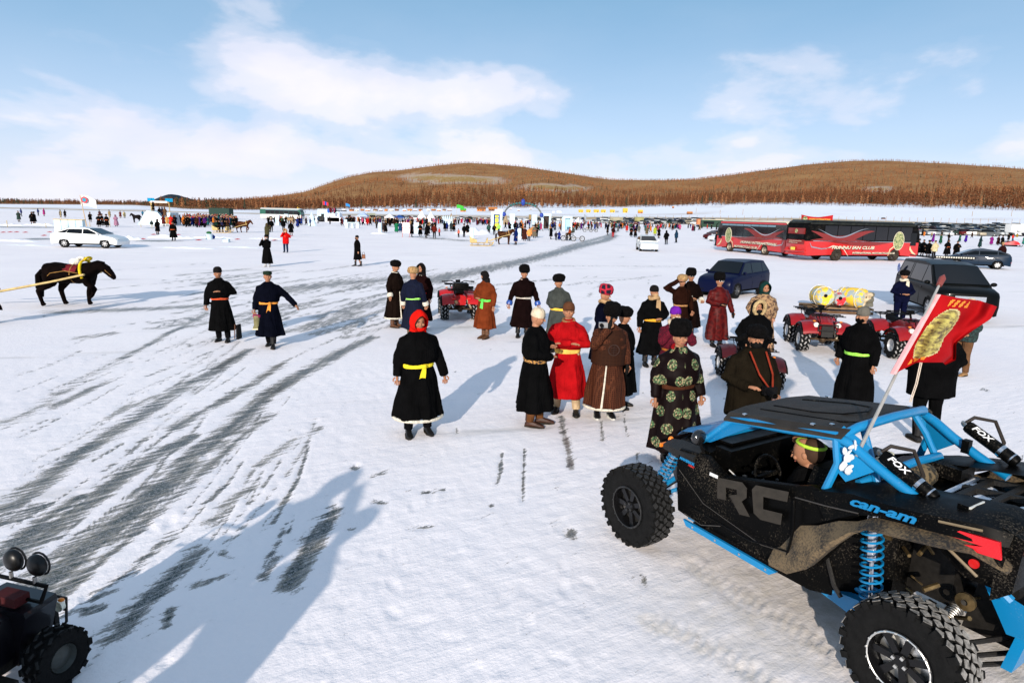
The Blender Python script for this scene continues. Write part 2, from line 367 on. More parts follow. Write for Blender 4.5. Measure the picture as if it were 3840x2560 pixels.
cols = np.zeros((len(vs), 4)); cols[:-1, 0] = np.clip(D, 0, 1.3); cols[:-1, 1] = TM; cols[:, 3] = 1
at_.data.foreach_set('color', cols.ravel())
me.shade_smooth()
m = bpy.data.materials.new('snow and ice'); m.use_nodes = True; t = m.node_tree; b = t.nodes['Principled BSDF']
tc = nd(t, 'ShaderNodeTexCoord'); av = nd(t, 'ShaderNodeAttribute', attribute_name='marks'); sx = nd(t, 'ShaderNodeSeparateXYZ'); t.links.new(av.outputs['Vector'], sx.inputs[0])
def gn(scale, det, rough=.55, rz=0, sc=(1, 1, 1), dist=0, loc=(0, 0, 0)):
    mp = nd(t, 'ShaderNodeMapping'); mp.inputs['Rotation'].default_value = (0, 0, rz); mp.inputs['Scale'].default_value = sc; mp.inputs['Location'].default_value = loc
    mr = nd(t, 'ShaderNodeMapping'); mr.inputs['Rotation'].default_value = (0, 0, rz)
    t.links.new(tc.outputs['Object'], mr.inputs[0]); mp.inputs['Rotation'].default_value = (0, 0, 0); t.links.new(mr.outputs[0], mp.inputs[0])
    n = nd(t, 'ShaderNodeTexNoise', _Scale=scale, _Detail=det, _Roughness=rough, _Distortion=dist); t.links.new(mp.outputs[0], n.inputs['Vector']); return n.outputs[0]
q0, q1 = Vector(G2(C1(200, 1130))), Vector(G2(C1(1260, 300))); ang = atan2(q1.y - q0.y, q1.x - q0.x)
streak = gn(1.0, 8, .66, -ang, (.55, 5.5, 1), .2); cross = gn(1.0, 8, .7, -ang + .75, (1.5, 15, 1), .3); grain = gn(38, 3, .7); fine = gn(130, 2, .6); big = gn(.22, 4, .5); wind = gn(1, 6, .6, -.25, (.12, .9, 1), .2)
nz = mth(t, 'ADD', mth(t, 'ADD', mth(t, 'MULTIPLY', mth(t, 'SUBTRACT', streak, .5), 1.5), mth(t, 'MULTIPLY', mth(t, 'SUBTRACT', cross, .5), 2.5)), mth(t, 'MULTIPLY', mth(t, 'SUBTRACT', grain, .5), 1.0))
base = mth(t, 'ADD', mth(t, 'MULTIPLY', sx.outputs[0], .92), nz)
icef = ramp(t, base, [(.48, 0), (.60, .75), (.80, 1)])
wisps = ramp(t, mth(t, 'ADD', wind, mth(t, 'MULTIPLY', grain, .10)), [(.66, 0), (.76, .5)])
icef = mth(t, 'MAXIMUM', icef, wisps)
dust = ramp(t, mth(t, 'ADD', mth(t, 'MULTIPLY', fine, .5), mth(t, 'MULTIPLY', grain, .5)), [(.46, 0), (.62, .85)])
low = mth(t, 'MULTIPLY', mth(t, 'SUBTRACT', gn(.9, 3, .5, -ang, (.6, 2.5, 1)), .5), 1.1)
icef2 = mth(t, 'MULTIPLY', icef, mth(t, 'SUBTRACT', 1, mth(t, 'MULTIPLY', dust, .5)))
scol = mixc(t, ramp(t, big, [(.35, 0), (.65, 1)]), (.88, .825, .83), (.93, .875, .87))
scol = mixc(t, mth(t, 'MULTIPLY', ramp(t, gn(1.2, 4), [(.5, 0), (.75, 1)]), .25), scol, (.74, .74, .79))
scol = mixc(t, mth(t, 'MULTIPLY', sx.outputs[1], ramp(t, gn(6, 5, .65), [(.3, .25), (.65, 1)])), scol, (.50, .44, .33))
tone = mth(t, 'ADD', mth(t, 'ADD', base, low), mth(t, 'MULTIPLY', mth(t, 'SUBTRACT', fine, .5), .8))
icol = ramp(t, tone, [(.50, (.34, .32, .28)), (.72, (.16, .145, .11)), (.88, (.04, .05, .04)), (.97, (.008, .024, .022))])
t.links.new(mixc(t, icef2, scol, icol), b.inputs['Base Color'])
t.links.new(ramp(t, icef2, [(0, .8), (.5, .5), (1, .28)]), b.inputs['Roughness'])
b.inputs['Specular IOR Level'].default_value = .12
h = mth(t, 'ADD', mth(t, 'MULTIPLY', gn(9, 5, .6), .6), mth(t, 'ADD', mth(t, 'MULTIPLY', grain, .25), mth(t, 'MULTIPLY', gn(1, 5, .6, -.5, (1.2, 7, 1)), .8)))
h = mth(t, 'MULTIPLY', h, mth(t, 'SUBTRACT', 1, mth(t, 'MULTIPLY', icef, .85)))
bp = nd(t, 'ShaderNodeBump', _Strength=.5, _Distance=.028); t.links.new(h, bp.inputs['Height']); t.links.new(bp.outputs[0], b.inputs['Normal'])
me.materials.append(m); link('snow_ground', me, kind='structure')
# ------------------------------------------------------------------ land beyond the lake
CT = [(-3500, 900, 770, 1600, 762), (-1200, 900, 764, 1600, 757), (0, 900, 766, 1600, 756), (500, 900, 769, 1600, 764), (600, 850, 775, 1600, 764), (700, 745, 785, 1600, 760), (850, 745, 788, 1700, 754), (1000, 745, 789, 1800, 741), (1150, 745, 789, 1800, 721), (1220, 745, 788, 1800, 697), (1300, 740, 786, 1800, 666),
      (1400, 735, 785, 1800, 646), (1500, 730, 784, 1800, 640), (1650, 720, 782, 1800, 620), (1747, 720, 781, 1800, 611), (1850, 720, 780, 1800, 616), (1950, 720, 779, 1800, 625), (2100, 720, 779, 1800, 647), (2200, 720, 779, 1800, 663), (2286, 720, 778, 1850, 676),
      (2450, 720, 775, 1900, 676), (2600, 710, 770, 1900, 675), (2700, 700, 768, 1900, 662), (2850, 700, 766, 1900, 638), (3000, 700, 767, 1900, 617), (3150, 700, 770, 1900, 606), (3300, 700, 774, 1900, 607), (3500, 700, 779, 1900, 613), (3700, 690, 785, 1900, 626), (3840, 690, 790, 1900, 638), (4500, 700, 800, 1900, 660), (7000, 800, 800, 1900, 780)]
_th, _r1, _z1, _r2, _z2 = [], [], [], [], []
for px, r1, y1, r2, y2 in CT:
    v = ray(px, hor(px)); _th.append(atan2(v.x, v.y))
    for y, r, zz in ((y1, r1, _z1), (y2, r2, _z2)):
        v = ray(px, y); zz.append(CH + r * v.z / hypot(v.x, v.y))
    _r1.append(r1); _r2.append(r2)
def prof(th):
    g = lambda a: float(np.interp(th, _th, a)); return g(_r1), g(_z1), g(_r2), g(_z2)
def landz(th, r):
    r1, z1, r2, z2 = prof(th); r0 = 330 if th < 0 else 330 - 90 * min(1, th / .5)
    zb = max(.5, z1 * .22)
    if r < r0: return -.6 + .6 * (r - r0 + 30) / 30
    if r < r0 + 40: z = zb * (r - r0) / 40
    elif r < r1: u = (r - r0 - 40) / (r1 - r0 - 40); z = zb + (z1 - zb) * u ** 1.3
    elif r < r2:
        u = (r - r1) / (r2 - r1); z = z1 + (z2 - z1) * (1 - cos(pi * min(1, u * 1.0))) / 2 * .35 + (z2 - z1) * u * .65
        z += min(1, max(0, z2 / 60)) * sin(pi * u) * 13 * noise.noise((th * 9, r / 260, 4))
    else: z = z2 - (r - r2) * .25
    return z
rs = [225, 235, 242, 250, 258, 266, 274, 282, 290, 300, 312, 326, 340, 356, 372, 400, 440, 480, 530, 580, 640, 680, 720, 760, 820, 900] + list(range(960, 1920, 60)) + [1960, 2100, 2400]
ths = np.linspace(-1.15, 1.15, 300); vs = []; ca = []
CLR = []
for px, y, wx, wy in [(1700, 672, 165, 13), (2080, 705, 115, 9), (3290, 712, 35, 5)]:
    v = ray(px, y); CLR.append((atan2(v.x, v.y), v.z / hypot(v.x, v.y), wx / CF, wy / CF))
def clearing(th, r, z):
    e = (z - CH) / r; m = 0
    for a, b0, wa, we in CLR:
        d = ((th - a) / wa) ** 2 + ((e - b0) / we) ** 2; m = max(m, 1.6 - d * 1.0)
    return min(1, max(0, m))
for th in ths:
    for r in rs:
        z = landz(th, r); vs.append((r * sin(th), r * cos(th), z))
        r1, z1, r2, z2 = prof(th); r0 = 330 if th < 0 else 330 - 90 * min(1, th / .5)
        n = noise.noise((th * 40, r / 60, 0)); n2 = noise.noise((th * 12, r / 25, 5))
        tan = max(0, 1 - abs(r - r0 - 45 - 10 * n) / 34) * 1.3 if r < r1 - 80 else 0
        tan = max(tan, .7 * max(0, n2 - .25) * 2 if r < r1 - 60 else 0)
        fo = float(smoothstep(r1 + 5, r1 + 70, r + 60 * n)); c = clearing(th, r, z)
        ca.append((fo * (1 - c), min(1, tan + c * .9), c, 1))
nr_ = len(rs); fs = [(i * nr_ + j, (i + 1) * nr_ + j, (i + 1) * nr_ + j + 1, i * nr_ + j + 1) for i in range(len(ths) - 1) for j in range(nr_ - 1)]
me = bpy.data.meshes.new('land'); me.from_pydata(vs, [], fs); a_ = me.attributes.new('cover', 'FLOAT_COLOR', 'POINT'); a_.data.foreach_set('color', np.array(ca).ravel()); me.shade_smooth()
m = bpy.data.materials.new('hill ground'); m.use_nodes = True; t = m.node_tree; b = t.nodes['Principled BSDF']
tc = nd(t, 'ShaderNodeTexCoord'); av = nd(t, 'ShaderNodeAttribute', attribute_name='cover'); sx = nd(t, 'ShaderNodeSeparateXYZ'); t.links.new(av.outputs['Vector'], sx.inputs[0])
nA = gn(.02, 6, .6); nB = gn(.09, 5, .6); nS = gn(.05, 5, .65, loc=(50, 3, 0))
snow = mixc(t, mth(t, 'MULTIPLY', sx.outputs[1], ramp(t, nB, [(.25, .3), (.55, 1)])), (.84, .85, .9), (.42, .31, .17))
forest = mixc(t, ramp(t, nA, [(.35, 0), (.65, 1)]), (.24, .115, .048), (.33, .18, .075))
forest = mixc(t, ramp(t, nS, [(.70, 0), (.76, .8)]), forest, (.8, .8, .84))
t.links.new(mixc(t, mth(t, 'MULTIPLY', sx.outputs[2], ramp(t, nB, [(.3, .5), (.45, 1)])), mixc(t, sx.outputs[0], snow, forest), (.32, .20, .07)), b.inputs['Base Color']); b.inputs['Roughness'].default_value = 1; b.inputs['Specular IOR Level'].default_value = .05
me.materials.append(m); link('hills', me, kind='structure')
# the hill far away on the left, distance haze put into its blue colour, and low land round the rest of the lake
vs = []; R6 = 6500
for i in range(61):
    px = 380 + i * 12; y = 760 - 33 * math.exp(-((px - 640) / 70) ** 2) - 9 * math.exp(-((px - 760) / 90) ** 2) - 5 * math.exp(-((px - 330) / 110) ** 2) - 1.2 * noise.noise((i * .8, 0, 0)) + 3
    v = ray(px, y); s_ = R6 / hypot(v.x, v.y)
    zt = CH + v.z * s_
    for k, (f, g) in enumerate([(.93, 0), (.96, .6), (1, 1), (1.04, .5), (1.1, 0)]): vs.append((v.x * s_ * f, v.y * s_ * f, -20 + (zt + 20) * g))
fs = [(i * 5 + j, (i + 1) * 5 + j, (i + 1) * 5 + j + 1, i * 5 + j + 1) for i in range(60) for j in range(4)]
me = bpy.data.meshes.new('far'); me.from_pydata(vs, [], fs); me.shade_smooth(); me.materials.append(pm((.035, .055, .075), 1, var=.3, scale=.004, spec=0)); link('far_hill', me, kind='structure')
vs = []; fs = []
for i in range(97):
    th = radians(-66 - (228) * i / 96)
    for r, z in ((480, -.5), (560, 1), (900, 4), (1400, 25 + 14 * noise.noise((i * .3, 0, 0))), (2200, -5)): vs.append((r * sin(th), r * cos(th), z))
fs = [(i * 5 + j, i * 5 + j + 1, (i + 1) * 5 + j + 1, (i + 1) * 5 + j) for i in range(96) for j in range(4)]
me = bpy.data.meshes.new('rim'); me.from_pydata(vs, [], fs); me.shade_smooth(); me.materials.append(pm((.55, .55, .58), 1, var=.4, scale=.01, spec=0)); link('lake_shore', me, kind='structure')
# ------------------------------------------------------------------ larch forest
BARK = pm((.13, .075, .045), .95, var=.3, scale=3, spec=.05); TW1 = pm((.26, .115, .05), .95, var=.35, scale=.6, spec=.05); TW2 = pm((.12, .048, .022), .95, var=.35, scale=.6, spec=.05); TWG = pm((.035, .045, .028), .95, var=.3, scale=.6, spec=.05)
rng = np.random.default_rng(5)
V = []; Fc = []; Mi = []
def far_tree(x, y, z, h, kind, nb=9):
    o = len(V); w = h * (.16 if kind < 2 else .2); a0 = rng.random() * 6.28
    for k in range(3): V.append((x + .14 * cos(k * 2.1), y + .14 * sin(k * 2.1), z - 1))
    V.append((x, y, z + h)); Fc.extend([(o, o + 1, o + 3), (o + 1, o + 2, o + 3), (o + 2, o, o + 3)]); Mi.extend([3] * 3)
    for k in range(nb):
        u = .22 + .74 * k / nb + rng.random() * .05; a = a0 + k * 2.4; rr = w * (1.15 - u) * (.8 + .6 * rng.random()); p = len(V)
        zz = z + h * u; ca_, sa_ = cos(a), sin(a); ww = .09 * h
        V.extend([(x - sa_ * ww * .3, y + ca_ * ww * .3, zz - .04 * h), (x + ca_ * rr, y + sa_ * rr, zz + .02 * h), (x + sa_ * ww * .3, y - ca_ * ww * .3, zz + .14 * h)])
        Fc.append((p, p + 1, p + 2)); Mi.append(kind)
EDGE = []
n_f = 0
for _ in range(60000):
    if n_f > 21000: break
    th = rng.uniform(-.80, .80); u = rng.random(); r1, z1, r2, z2 = prof(th)
    r = r1 + (r2 + 40 - r1) * u ** 1.15; z = landz(th, r)
    if clearing(th, r, z) > .35 and rng.random() < .96: continue
    dn = noise.noise((th * 14, r / 90, 8))
    if dn < -.25 and rng.random() < .55 and r > r1 + 60: continue
    n_f += 1; k = 2 if (rng.random() < .02 or (th > .2 and th < .42 and r > r2 - 160 and rng.random() < .5) or (th < -.42 and rng.random() < .35)) else int(dn < 0)
    if th < -.52 and th > -.64 and r < 1000: k = 1
    kk = 1 if (k == 0 and r < r1 + 130) else 0 if (k == 1 and r > r1 + 420) else k; far_tree(r * sin(th), r * cos(th), z, rng.uniform(8, 13) * (1 if u < .2 else .72 if u < .6 else .48) * (.55 if th < -.50 else 1), kk, 8 if u > .3 else 10)
me = bpy.data.meshes.new('forest'); me.from_pydata(V, [], Fc); me.polygons.foreach_set('material_index', Mi)
for q in (TW1, TW2, TWG, BARK): me.materials.append(q)
link('larch_forest', me, kind='stuff', label='bare reddish brown larch forest covering the hills')
# the trees of the forest edge, one by one
def edge_tree(h, kind, seed):
    rg = random.Random(seed); tr = MB(); tr.tube([(0, 0, -1), (0, 0, h * .5), (0, 0, h)], [.2, .13, .03], 5)
    cr = MB()
    for k in range(46):
        u = .18 + .8 * k / 46; a = rg.random() * 6.28; rr = h * (.22 if kind else .17) * (1.12 - u) * rg.uniform(.7, 1.3); zz = h * u; ww = .035 * h
        cr.add([(-sin(a) * ww * .4, cos(a) * ww * .4, zz - .02 * h), (cos(a) * rr, sin(a) * rr, zz + .03 * h), (sin(a) * ww * .4, -cos(a) * ww * .4, zz + .07 * h)], [(0, 1, 2)])
    return tr.mesh(BARK), cr.mesh([TW1, TW2, TWG][kind], smooth=False)
protos = [edge_tree(h, k, i) for i, (h, k) in enumerate([(12, 0), (10.5, 1), (13, 1), (11, 0), (9, 1), (11, 2)])]
for i in range(300):
    th = -.76 + 1.52 * (i + rng.random() * .8) / 300; r1, z1, _, _ = prof(th); r = r1 - rng.uniform(0, 26)
    x, y = r * sin(th), r * cos(th); k = 5 if rng.random() < .06 or (th < -.5 and rng.random() < .4) else int(rng.integers(0, 5))
    where = 'behind the white sedan at far left' if th < -.48 else 'below the dark left slope' if th < -.2 else 'below the central hill' if th < .1 else 'in the middle gap between the hills' if th < .26 else 'below the right hill'
    lb = ('dark evergreen tree' if k == 5 else 'bare brown larch') + ' at the forest edge ' + where
    e = thing('larch_tree' if k < 5 else 'spruce_tree', lb, 'tree', (x, y, landz(th, r)), rng.random() * 6, lb[:-0] if False else 'trees on the forest edge, ' + ('evergreen, ' if k == 5 else '') + where, rng.uniform(.8, 1.1) * (.5 if th < -.50 else 1))
    link('trunk', protos[k][0], e); link('crown', protos[k][1], e)
# ------------------------------------------------------------------ people
DG = bpy.context.evaluated_depsgraph_get
def remeshed(mb, vox, mat, it=2):
    me = mb.mesh(mat, fix=True); o = bpy.data.objects.new('r', me); COL.objects.link(o)
    r = o.modifiers.new('r', 'REMESH'); r.mode = 'VOXEL'; r.voxel_size = vox; r.use_smooth_shade = True
    s = o.modifiers.new('s', 'SMOOTH'); s.iterations = it; s.factor = .5
    me2 = bpy.data.meshes.new_from_object(o.evaluated_get(DG())); bpy.data.objects.remove(o)
    if len(me2.polygons) < 50: return me
    co = np.empty(len(me2.vertices) * 3); me2.vertices.foreach_get('co', co); co = co.reshape(-1, 3); nn = np.empty(len(me2.vertices) * 3); me2.vertices.foreach_get('normal', nn); nn = nn.reshape(-1, 3)
    sd = random.random() * 50
    for i, c in enumerate(co):
        up_ = 1 if c[2] > 1.02 else .8
        f = noise.noise((c[0] * 9, c[1] * 9 + sd, c[2] * 14 * up_ if c[2] > 1.0 else c[2] * 3)) * .013 + noise.noise((c[0] * 3.5 + sd, c[1] * 3.5, c[2] * 3)) * .012
        co[i] = c + nn[i] * f
    me2.vertices.foreach_set('co', co.ravel())
    me2.materials.clear(); me2.materials.append(mat if not isinstance(mat, list) else mat[0]); return me2
ARM = dict(down=((.27, .03, 1.13), (.30, -.05, .88), (0, -.15, -1)), front=((.30, -.02, 1.13), (.10, -.24, 1.07), (-.9, -.3, 0)), chest=((.33, .02, 1.15), (.09, -.23, 1.20), (-.9, -.2, .1)),
           cam=((.27, -.19, 1.18), (.09, -.27, 1.46), (-.2, -.2, 1)), brow=((.46, -.12, 1.46), (.17, -.16, 1.66), (-1, 0, .1)), out=((.38, .02, 1.18), (.58, -.10, .98), (.6, -.2, -.7)),
           cross=((.31, -.10, 1.13), (-.06, -.23, 1.15), (-.9, .2, 0)), pocket=((.31, .05, 1.14), (.21, -.11, .96), (-.3, -.5, -.7)), back=((.28, .12, 1.12), (.06, .2, .98), (-.8, .1, -.3)),
           hold=((.28, -.02, 1.12), (.22, -.22, 1.0), (-.2, -.9, -.2)), side=((.29, .02, 1.12), (.36, -.06, .86), (.1, -.1, -1)), stick=((.29, .0, 1.12), (.22, -.2, 1.05), (-.5, -.8, 0)))
def hand(mb, wr, d, s, curl=.5):
    wr = Vector(wr); d = Vector(d).normalized(); up = Vector((0, 0, 1)) if abs(d.z) < .8 else Vector((0, -1, 0))
    a = d.cross(up).normalized(); n = a.cross(d).normalized()
    mb.tube([wr - d * .06, wr, wr + d * .045, wr + d * .085], [.027, .028, .036, .030], 8, flat=.55)
    for i, (o, L) in enumerate([(-.030, .062), (-.010, .074), (.011, .069), (.030, .052)]):
        p = wr + d * .078 + a * o; q = p + d * L * .5 + n * curl * -.012; r = q + d * L * .4 - n * curl * .035
        mb.tube([p, q, r], [.0105, .0095, .008], 5)
    b = wr + d * .03 + a * (-.030 * s); mb.tube([b, b + d * .03 - a * .025 * s, b + d * .058 - a * .022 * s - n * .012], [.012, .011, .009], 5)
def head(mb, T, lod, hairless=False):
    if lod == 0: mb.mat(0).ell((0, 0, 1.605), (.08, .098, .118), 8, 6, T); return
    def fn(q):
        x, y, z = q
        if z < 0: x *= 1 + .30 * z * z * -1; y = y * (1 + .12 * z) - (.10 * -z if y < 0 else 0) * .6
        if y < 0: y *= .94
        return Vector((x, y, z))
    mb.mat(0).ell((0, 0, 1.605), (.080, .100, .120), 18, 12, T, fn)
    # nose, cheeks, ears
    mb.add([(0, -.098, 1.632), (-.012, -.094, 1.585), (.012, -.094, 1.585), (0, -.122, 1.588), (0, -.094, 1.578)], [(0, 1, 3), (0, 3, 2), (1, 4, 3), (3, 4, 2)], T)
    for s in (-1, 1):
        mb.ell((.040 * s, -.074, 1.588), (.024, .018, .020), 8, 6, T); mb.ell((.081 * s, .005, 1.60), (.010, .020, .030), 8, 6, T)
        mb.mat(1).ell((.030 * s, -.0925, 1.620), (.0125, .006, .0045), 6, 4, T)
        mb.mat(1).quad((.030 * s - .017, -.094, 1.640), (.030 * s + .017, -.094, 1.640), (.030 * s + .015, -.096, 1.647), (.030 * s - .015, -.096, 1.647), .004, T)
        mb.mat(0)
    mb.mat(2).ell((0, -.093, 1.552), (.024, .007, .0055), 8, 4, T); mb.mat(0)
LIP = pm((.30, .09, .07), .6, var=.1)
SKT = [(.27, .31, .25, 0), (.45, .28, .225, 0), (.70, .245, .20, 0), (.92, .205, .17, 0), (1.01, .175, .145, 0), (1.06, .225, .18, -.01), (1.15, .245, .19, -.01), (1.28, .24, .18, 0), (1.37, .195, .145, 0), (1.42, .155, .12, 0), (1.455, .11, .10, 0), (1.495, .078, .08, 0)]
JKT = [(.80, .215, .17, 0), (.90, .225, .18, 0), (1.05, .225, .185, -.005), (1.18, .235, .19, -.005), (1.28, .235, .18, 0), (1.37, .195, .145, 0), (1.42, .155, .12, 0), (1.455, .115, .105, 0), (1.495, .085, .085, 0)]
PRK = [(.66, .235, .19, 0), (.85, .235, .195, 0), (1.05, .235, .195, -.005), (1.18, .245, .195, -.005), (1.28, .245, .185, 0), (1.37, .205, .15, 0), (1.43, .16, .13, 0), (1.46, .12, .11, 0), (1.50, .09, .09, 0)]
LONG = [(.18, .30, .24, 0)] + SKT[1:]
COAT = [(.38, .27, .22, 0), (.60, .25, .20, 0), (.85, .225, .185, 0), (1.0, .215, .175, 0), (1.15, .225, .18, 0), (1.28, .235, .175, 0), (1.37, .195, .145, 0), (1.42, .155, .12, 0), (1.455, .11, .10, 0), (1.495, .08, .08, 0)]
def person(label, loc, yaw, h=1.72, dress='deel', col=(.003, .003, .004), arms=('down', 'down'), legs=((-.11, 0), (.11, .02)), sash=None, hat='fur', hatc=None, lod=2, bulk=1.0, hyaw=0, hpitch=0,
           boots=(.006, .0055, .0055), trous=(.004, .004, .005), mask=None, glasses=None, scarf=None, cuffs=None, trim=None, gloves=None, mat=None, lean=0, group=None, seat=None, soles=None, face=True, knot=0, collar=None, zoff=0, hems=None, footup=0):
    k = h / 1.72; e = thing('person', label, 'person', (loc[0], loc[1], zoff), radians(yaw), group, k)
    e.rotation_euler[0] = radians(lean + random.uniform(-1.5, 2.5)); e.rotation_euler[1] = radians(random.uniform(-1.8, 1.8)); hpitch = hpitch or random.uniform(-3, 9); hyaw = hyaw or random.uniform(-12, 12)
    n1, n2 = (24, 12) if lod == 2 else (12, 7) if lod == 1 else (8, 5)
    T = Matrix.Translation((0, 0, 1.5)) @ Matrix.Rotation(radians(hyaw), 4, 'Z') @ Matrix.Rotation(radians(hpitch), 4, 'X') @ Matrix.Translation((0, 0, -1.5))
    prof = dict(deel=SKT, jacket=JKT, parka=PRK, long=LONG, coat=COAT)[dress]; zlow = prof[0][0]
    ph = random.random() * 6
    dz = 0
    if seat is not None: prof = [p for p in prof if p[0] > .82]; dz = seat - .86
    B = MB(); head(B, T, lod)
    B.mat(0).tube([(0, .01, .95), (0, .01, 1.2), (0, .012, 1.42), (0, .012, 1.47), (0, .0, 1.57)], [.11, .12, .09, .055, .052], 10 if lod == 2 else 6)
    ff = []
    for s, (fx, fy, *fz) in zip((-1, 1), legs):
        fz = fz[0] if fz else 0; hip = (.09 * s, 0, .93)
        if seat is not None: kn = (.20 * s, -.42, .93); ft = (.22 * s, -.40 - footup * .9, .93 - seat + .08 + footup)
        else: kn = ((.10 * s + fx) / 2, fy * .35 - .03 + (-.05 if fz else 0), .50 + fz * .4); ft = (fx, fy + .02, .09 + fz)
        B.tube([hip, kn, ft], [.085, .055, .04], 8 if lod == 2 else 6); ff.append((hip, kn, ft, s, fz))
    C = MB(); SL = []
    for s, a in zip((-1, 1), arms):
        el, wr, hd = ARM[a] if isinstance(a, str) else a
        el, wr, hd = [(q[0] * s, q[1], q[2]) for q in (el, wr, hd)]; sh = (.150 * s * bulk, .01, 1.365)
        B.tube([sh, el, wr], [.05, .038, .026], 8 if lod == 2 else 5); SL.append((sh, el, wr, hd, s))
        if lod == 2: hand(B, wr, hd, s)
        elif lod == 1:
            w = Vector(wr); d = Vector(hd).normalized(); B.tube([w, w + d * .05, w + d * .13], [.03, .042, .022], 5, flat=.6)
    body = B.build('body', [SKIN, HAIR, LIP], e, smooth=60)
    if dz: body.location.z = dz
    cm = mat or cloth(col)
    rings = []
    for i, (z, rx, ry, yo) in enumerate(prof):
        am = .10 * max(0, min(1, (1.0 - z) / .6)) if dress in ('deel', 'long', 'coat') else .012
        ring = []
        for j in range(n1):
            th = 2 * pi * j / n1; f = bulk * (1 + am * sin(6 * th + ph + z * 1.3) + am * .6 * sin(11 * th + 2 * ph) + .012 * sin(23 * z + 3 * th + ph))
            mx = (legs[0][0] + legs[1][0]) / 2 * max(0, (.9 - z)) * .8; my = (legs[0][1] + legs[1][1]) / 2 * max(0, (.9 - z)) * .7
            st = 1 + max(0, .9 - z) * abs(legs[0][1] - legs[1][1]) * .9
            ring.append((rx * f * cos(th) + mx, ry * f * sin(th) * st + yo + my, z))
        rings.append(ring)
    C.loft(rings)
    for sh, el, wr, hd, s in SL:
        v0, v1, v2 = Vector(sh), Vector(el), Vector(wr); w2 = v2 + (v2 - v1).normalized() * .015
        C.tube([v0 - Vector((.06 * s, 0, -.02)), v0 + Vector((.035 * s, 0, -.03)), (v0 + v1) / 2, v1, (v1 + w2) / 2, w2], [.066, .080, .082, .076, .068, .060], n2)
    nm = {'deel': 'robe', 'long': 'robe', 'coat': 'coat', 'jacket': 'jacket', 'parka': 'jacket'}[dress]
    me = remeshed(C, .019, cm) if lod == 2 else C.mesh(cm)
    cl = link(nm, me, e)
    if dz: cl.location.z = dz
    if dress in ('jacket', 'parka') or seat is not None or abs(legs[0][1] - legs[1][1]) > .3 or hems == 'open':
        Tm = MB()
        for hip, kn, ft, s, fz in ff: Tm.tube([(hip[0] * .9, hip[1], hip[2] + .03), (Vector(hip) + Vector(kn)) / 2, kn, (Vector(kn) + Vector(ft)) / 2, ft], [.115, .10, .08, .072, .062], n2)
        o = Tm.build('trousers', cloth(trous), e)
        if dz: o.location.z = dz
    bm_ = pm(boots, .55, spec=.35, var=.3, bump=.3)
    for hip, kn, ft, s, fz in ff:
        b = MB(); x, y, z = ft; y -= .02; zz = z - .09; yaw_f = .12 * s
        b.tube([(x, y + .02, zz + .30), (x, y + .02, zz + .18), (x, y + .02, zz + .10)], [.066, .058, .062], n2)
        ringz = []
        for fy_, w_, hh in [(.085, .036, .06), (.06, .045, .09), (0, .046, .11), (-.07, .044, .085), (-.13, .050, .065), (-.18, .040, .05), (-.205, .018, .04)]:
            ringz.append([(x + yaw_f * -fy_ * .8 + w_ * cos(2 * pi * j / 8), y + fy_, zz + max(0.012, hh / 2 + hh / 2 * sin(2 * pi * j / 8))) for j in range(8)])
        b.loft(ringz)
        if soles or lod == 2: b.mat(1).loft([[(p[0] + (p[0] - x) * .08, p[1], zz + q) for p in [(x + yaw_f * -fy_ * .8 + w_ * sg, y + fy_) for fy_, w_, sg in [(.09, .03, 1), (.0, .048, 1), (-.13, .052, 1), (-.21, .015, 1), (-.21, .015, -1), (-.13, .052, -1), (0, .048, -1), (.09, .03, -1)]]] for q in (0.001, .024)])
        o = b.build('boot', [bm_, cloth(soles or (.03, .025, .02))], e)
        if dz: o.location.z = dz
    def part(mb, name, m, **kw):
        o = mb.build(name, m, e, **kw)
        if dz: o.location.z = dz
        return o
    if sash:
        s = MB(); pr = [(.985, 1.06), (1.0, 1.09), (1.035, 1.09), (1.055, 1.06)]
        s.loft([[(.181 * bulk * f * cos(2 * pi * j / 20), .151 * bulk * f * sin(2 * pi * j / 20) - .004, z + .012 * sin(2 * pi * j / 20 + ph)) for j in range(20)] for z, f in pr])
        if knot:
            kx = .05 * (knot or 1); s.ell((kx, -.175 * bulk, 1.02), (.035, .03, .03), 8, 5)
            s.loft([[(kx + a, -.175 * bulk - .01 + o, z) for a, o in ((-w_, 0), (w_, 0), (w_, .012), (-w_, .012))] for z, w_ in ((1.02, .022), (.93, .035), (.80, .045))], T=Matrix.Translation((kx, 0, 1.02)) @ Matrix.Rotation(.18 * (knot or 1), 4, 'Y') @ Matrix.Translation((-kx, 0, -1.02)))
        part(s, 'sash', cloth(sash, .2) if not isinstance(sash, bpy.types.Material) else sash)
    if cuffs:
        for sh, el, wr, hd, s_ in SL:
            w = Vector(wr); d = (w - Vector(el)).normalized(); c = MB(); c.tube([w - d * .07, w - d * .02, w + d * .03], [.07, .084, .074], n2); part(c, 'cuff', cloth(cuffs) if not isinstance(cuffs, bpy.types.Material) else cuffs)
    if trim:     # pale fleece along the hem and the front edge
        c = MB(); z, rx, ry, yo = prof[0]
        my = (legs[0][1] + legs[1][1]) / 2 * max(0, (.9 - z)) * .7
        c.tube([(rx * bulk * 1.0 * cos(2 * pi * j / 20), ry * bulk * sin(2 * pi * j / 20) * (1 + max(0, .9 - z) * abs(legs[0][1] - legs[1][1]) * .9) + my, z) for j in range(21)], .022, 6)
        if dress == 'long' or 'sheepskin' in label: c.tube([(-.10, -ry * bulk * 1.0 - .01 + my, z), (-.07, -.205 * bulk, .6), (-.05, -.165 * bulk, .98)], [.018, .014, .01], 6)
        part(c, 'hem_trim', trim)
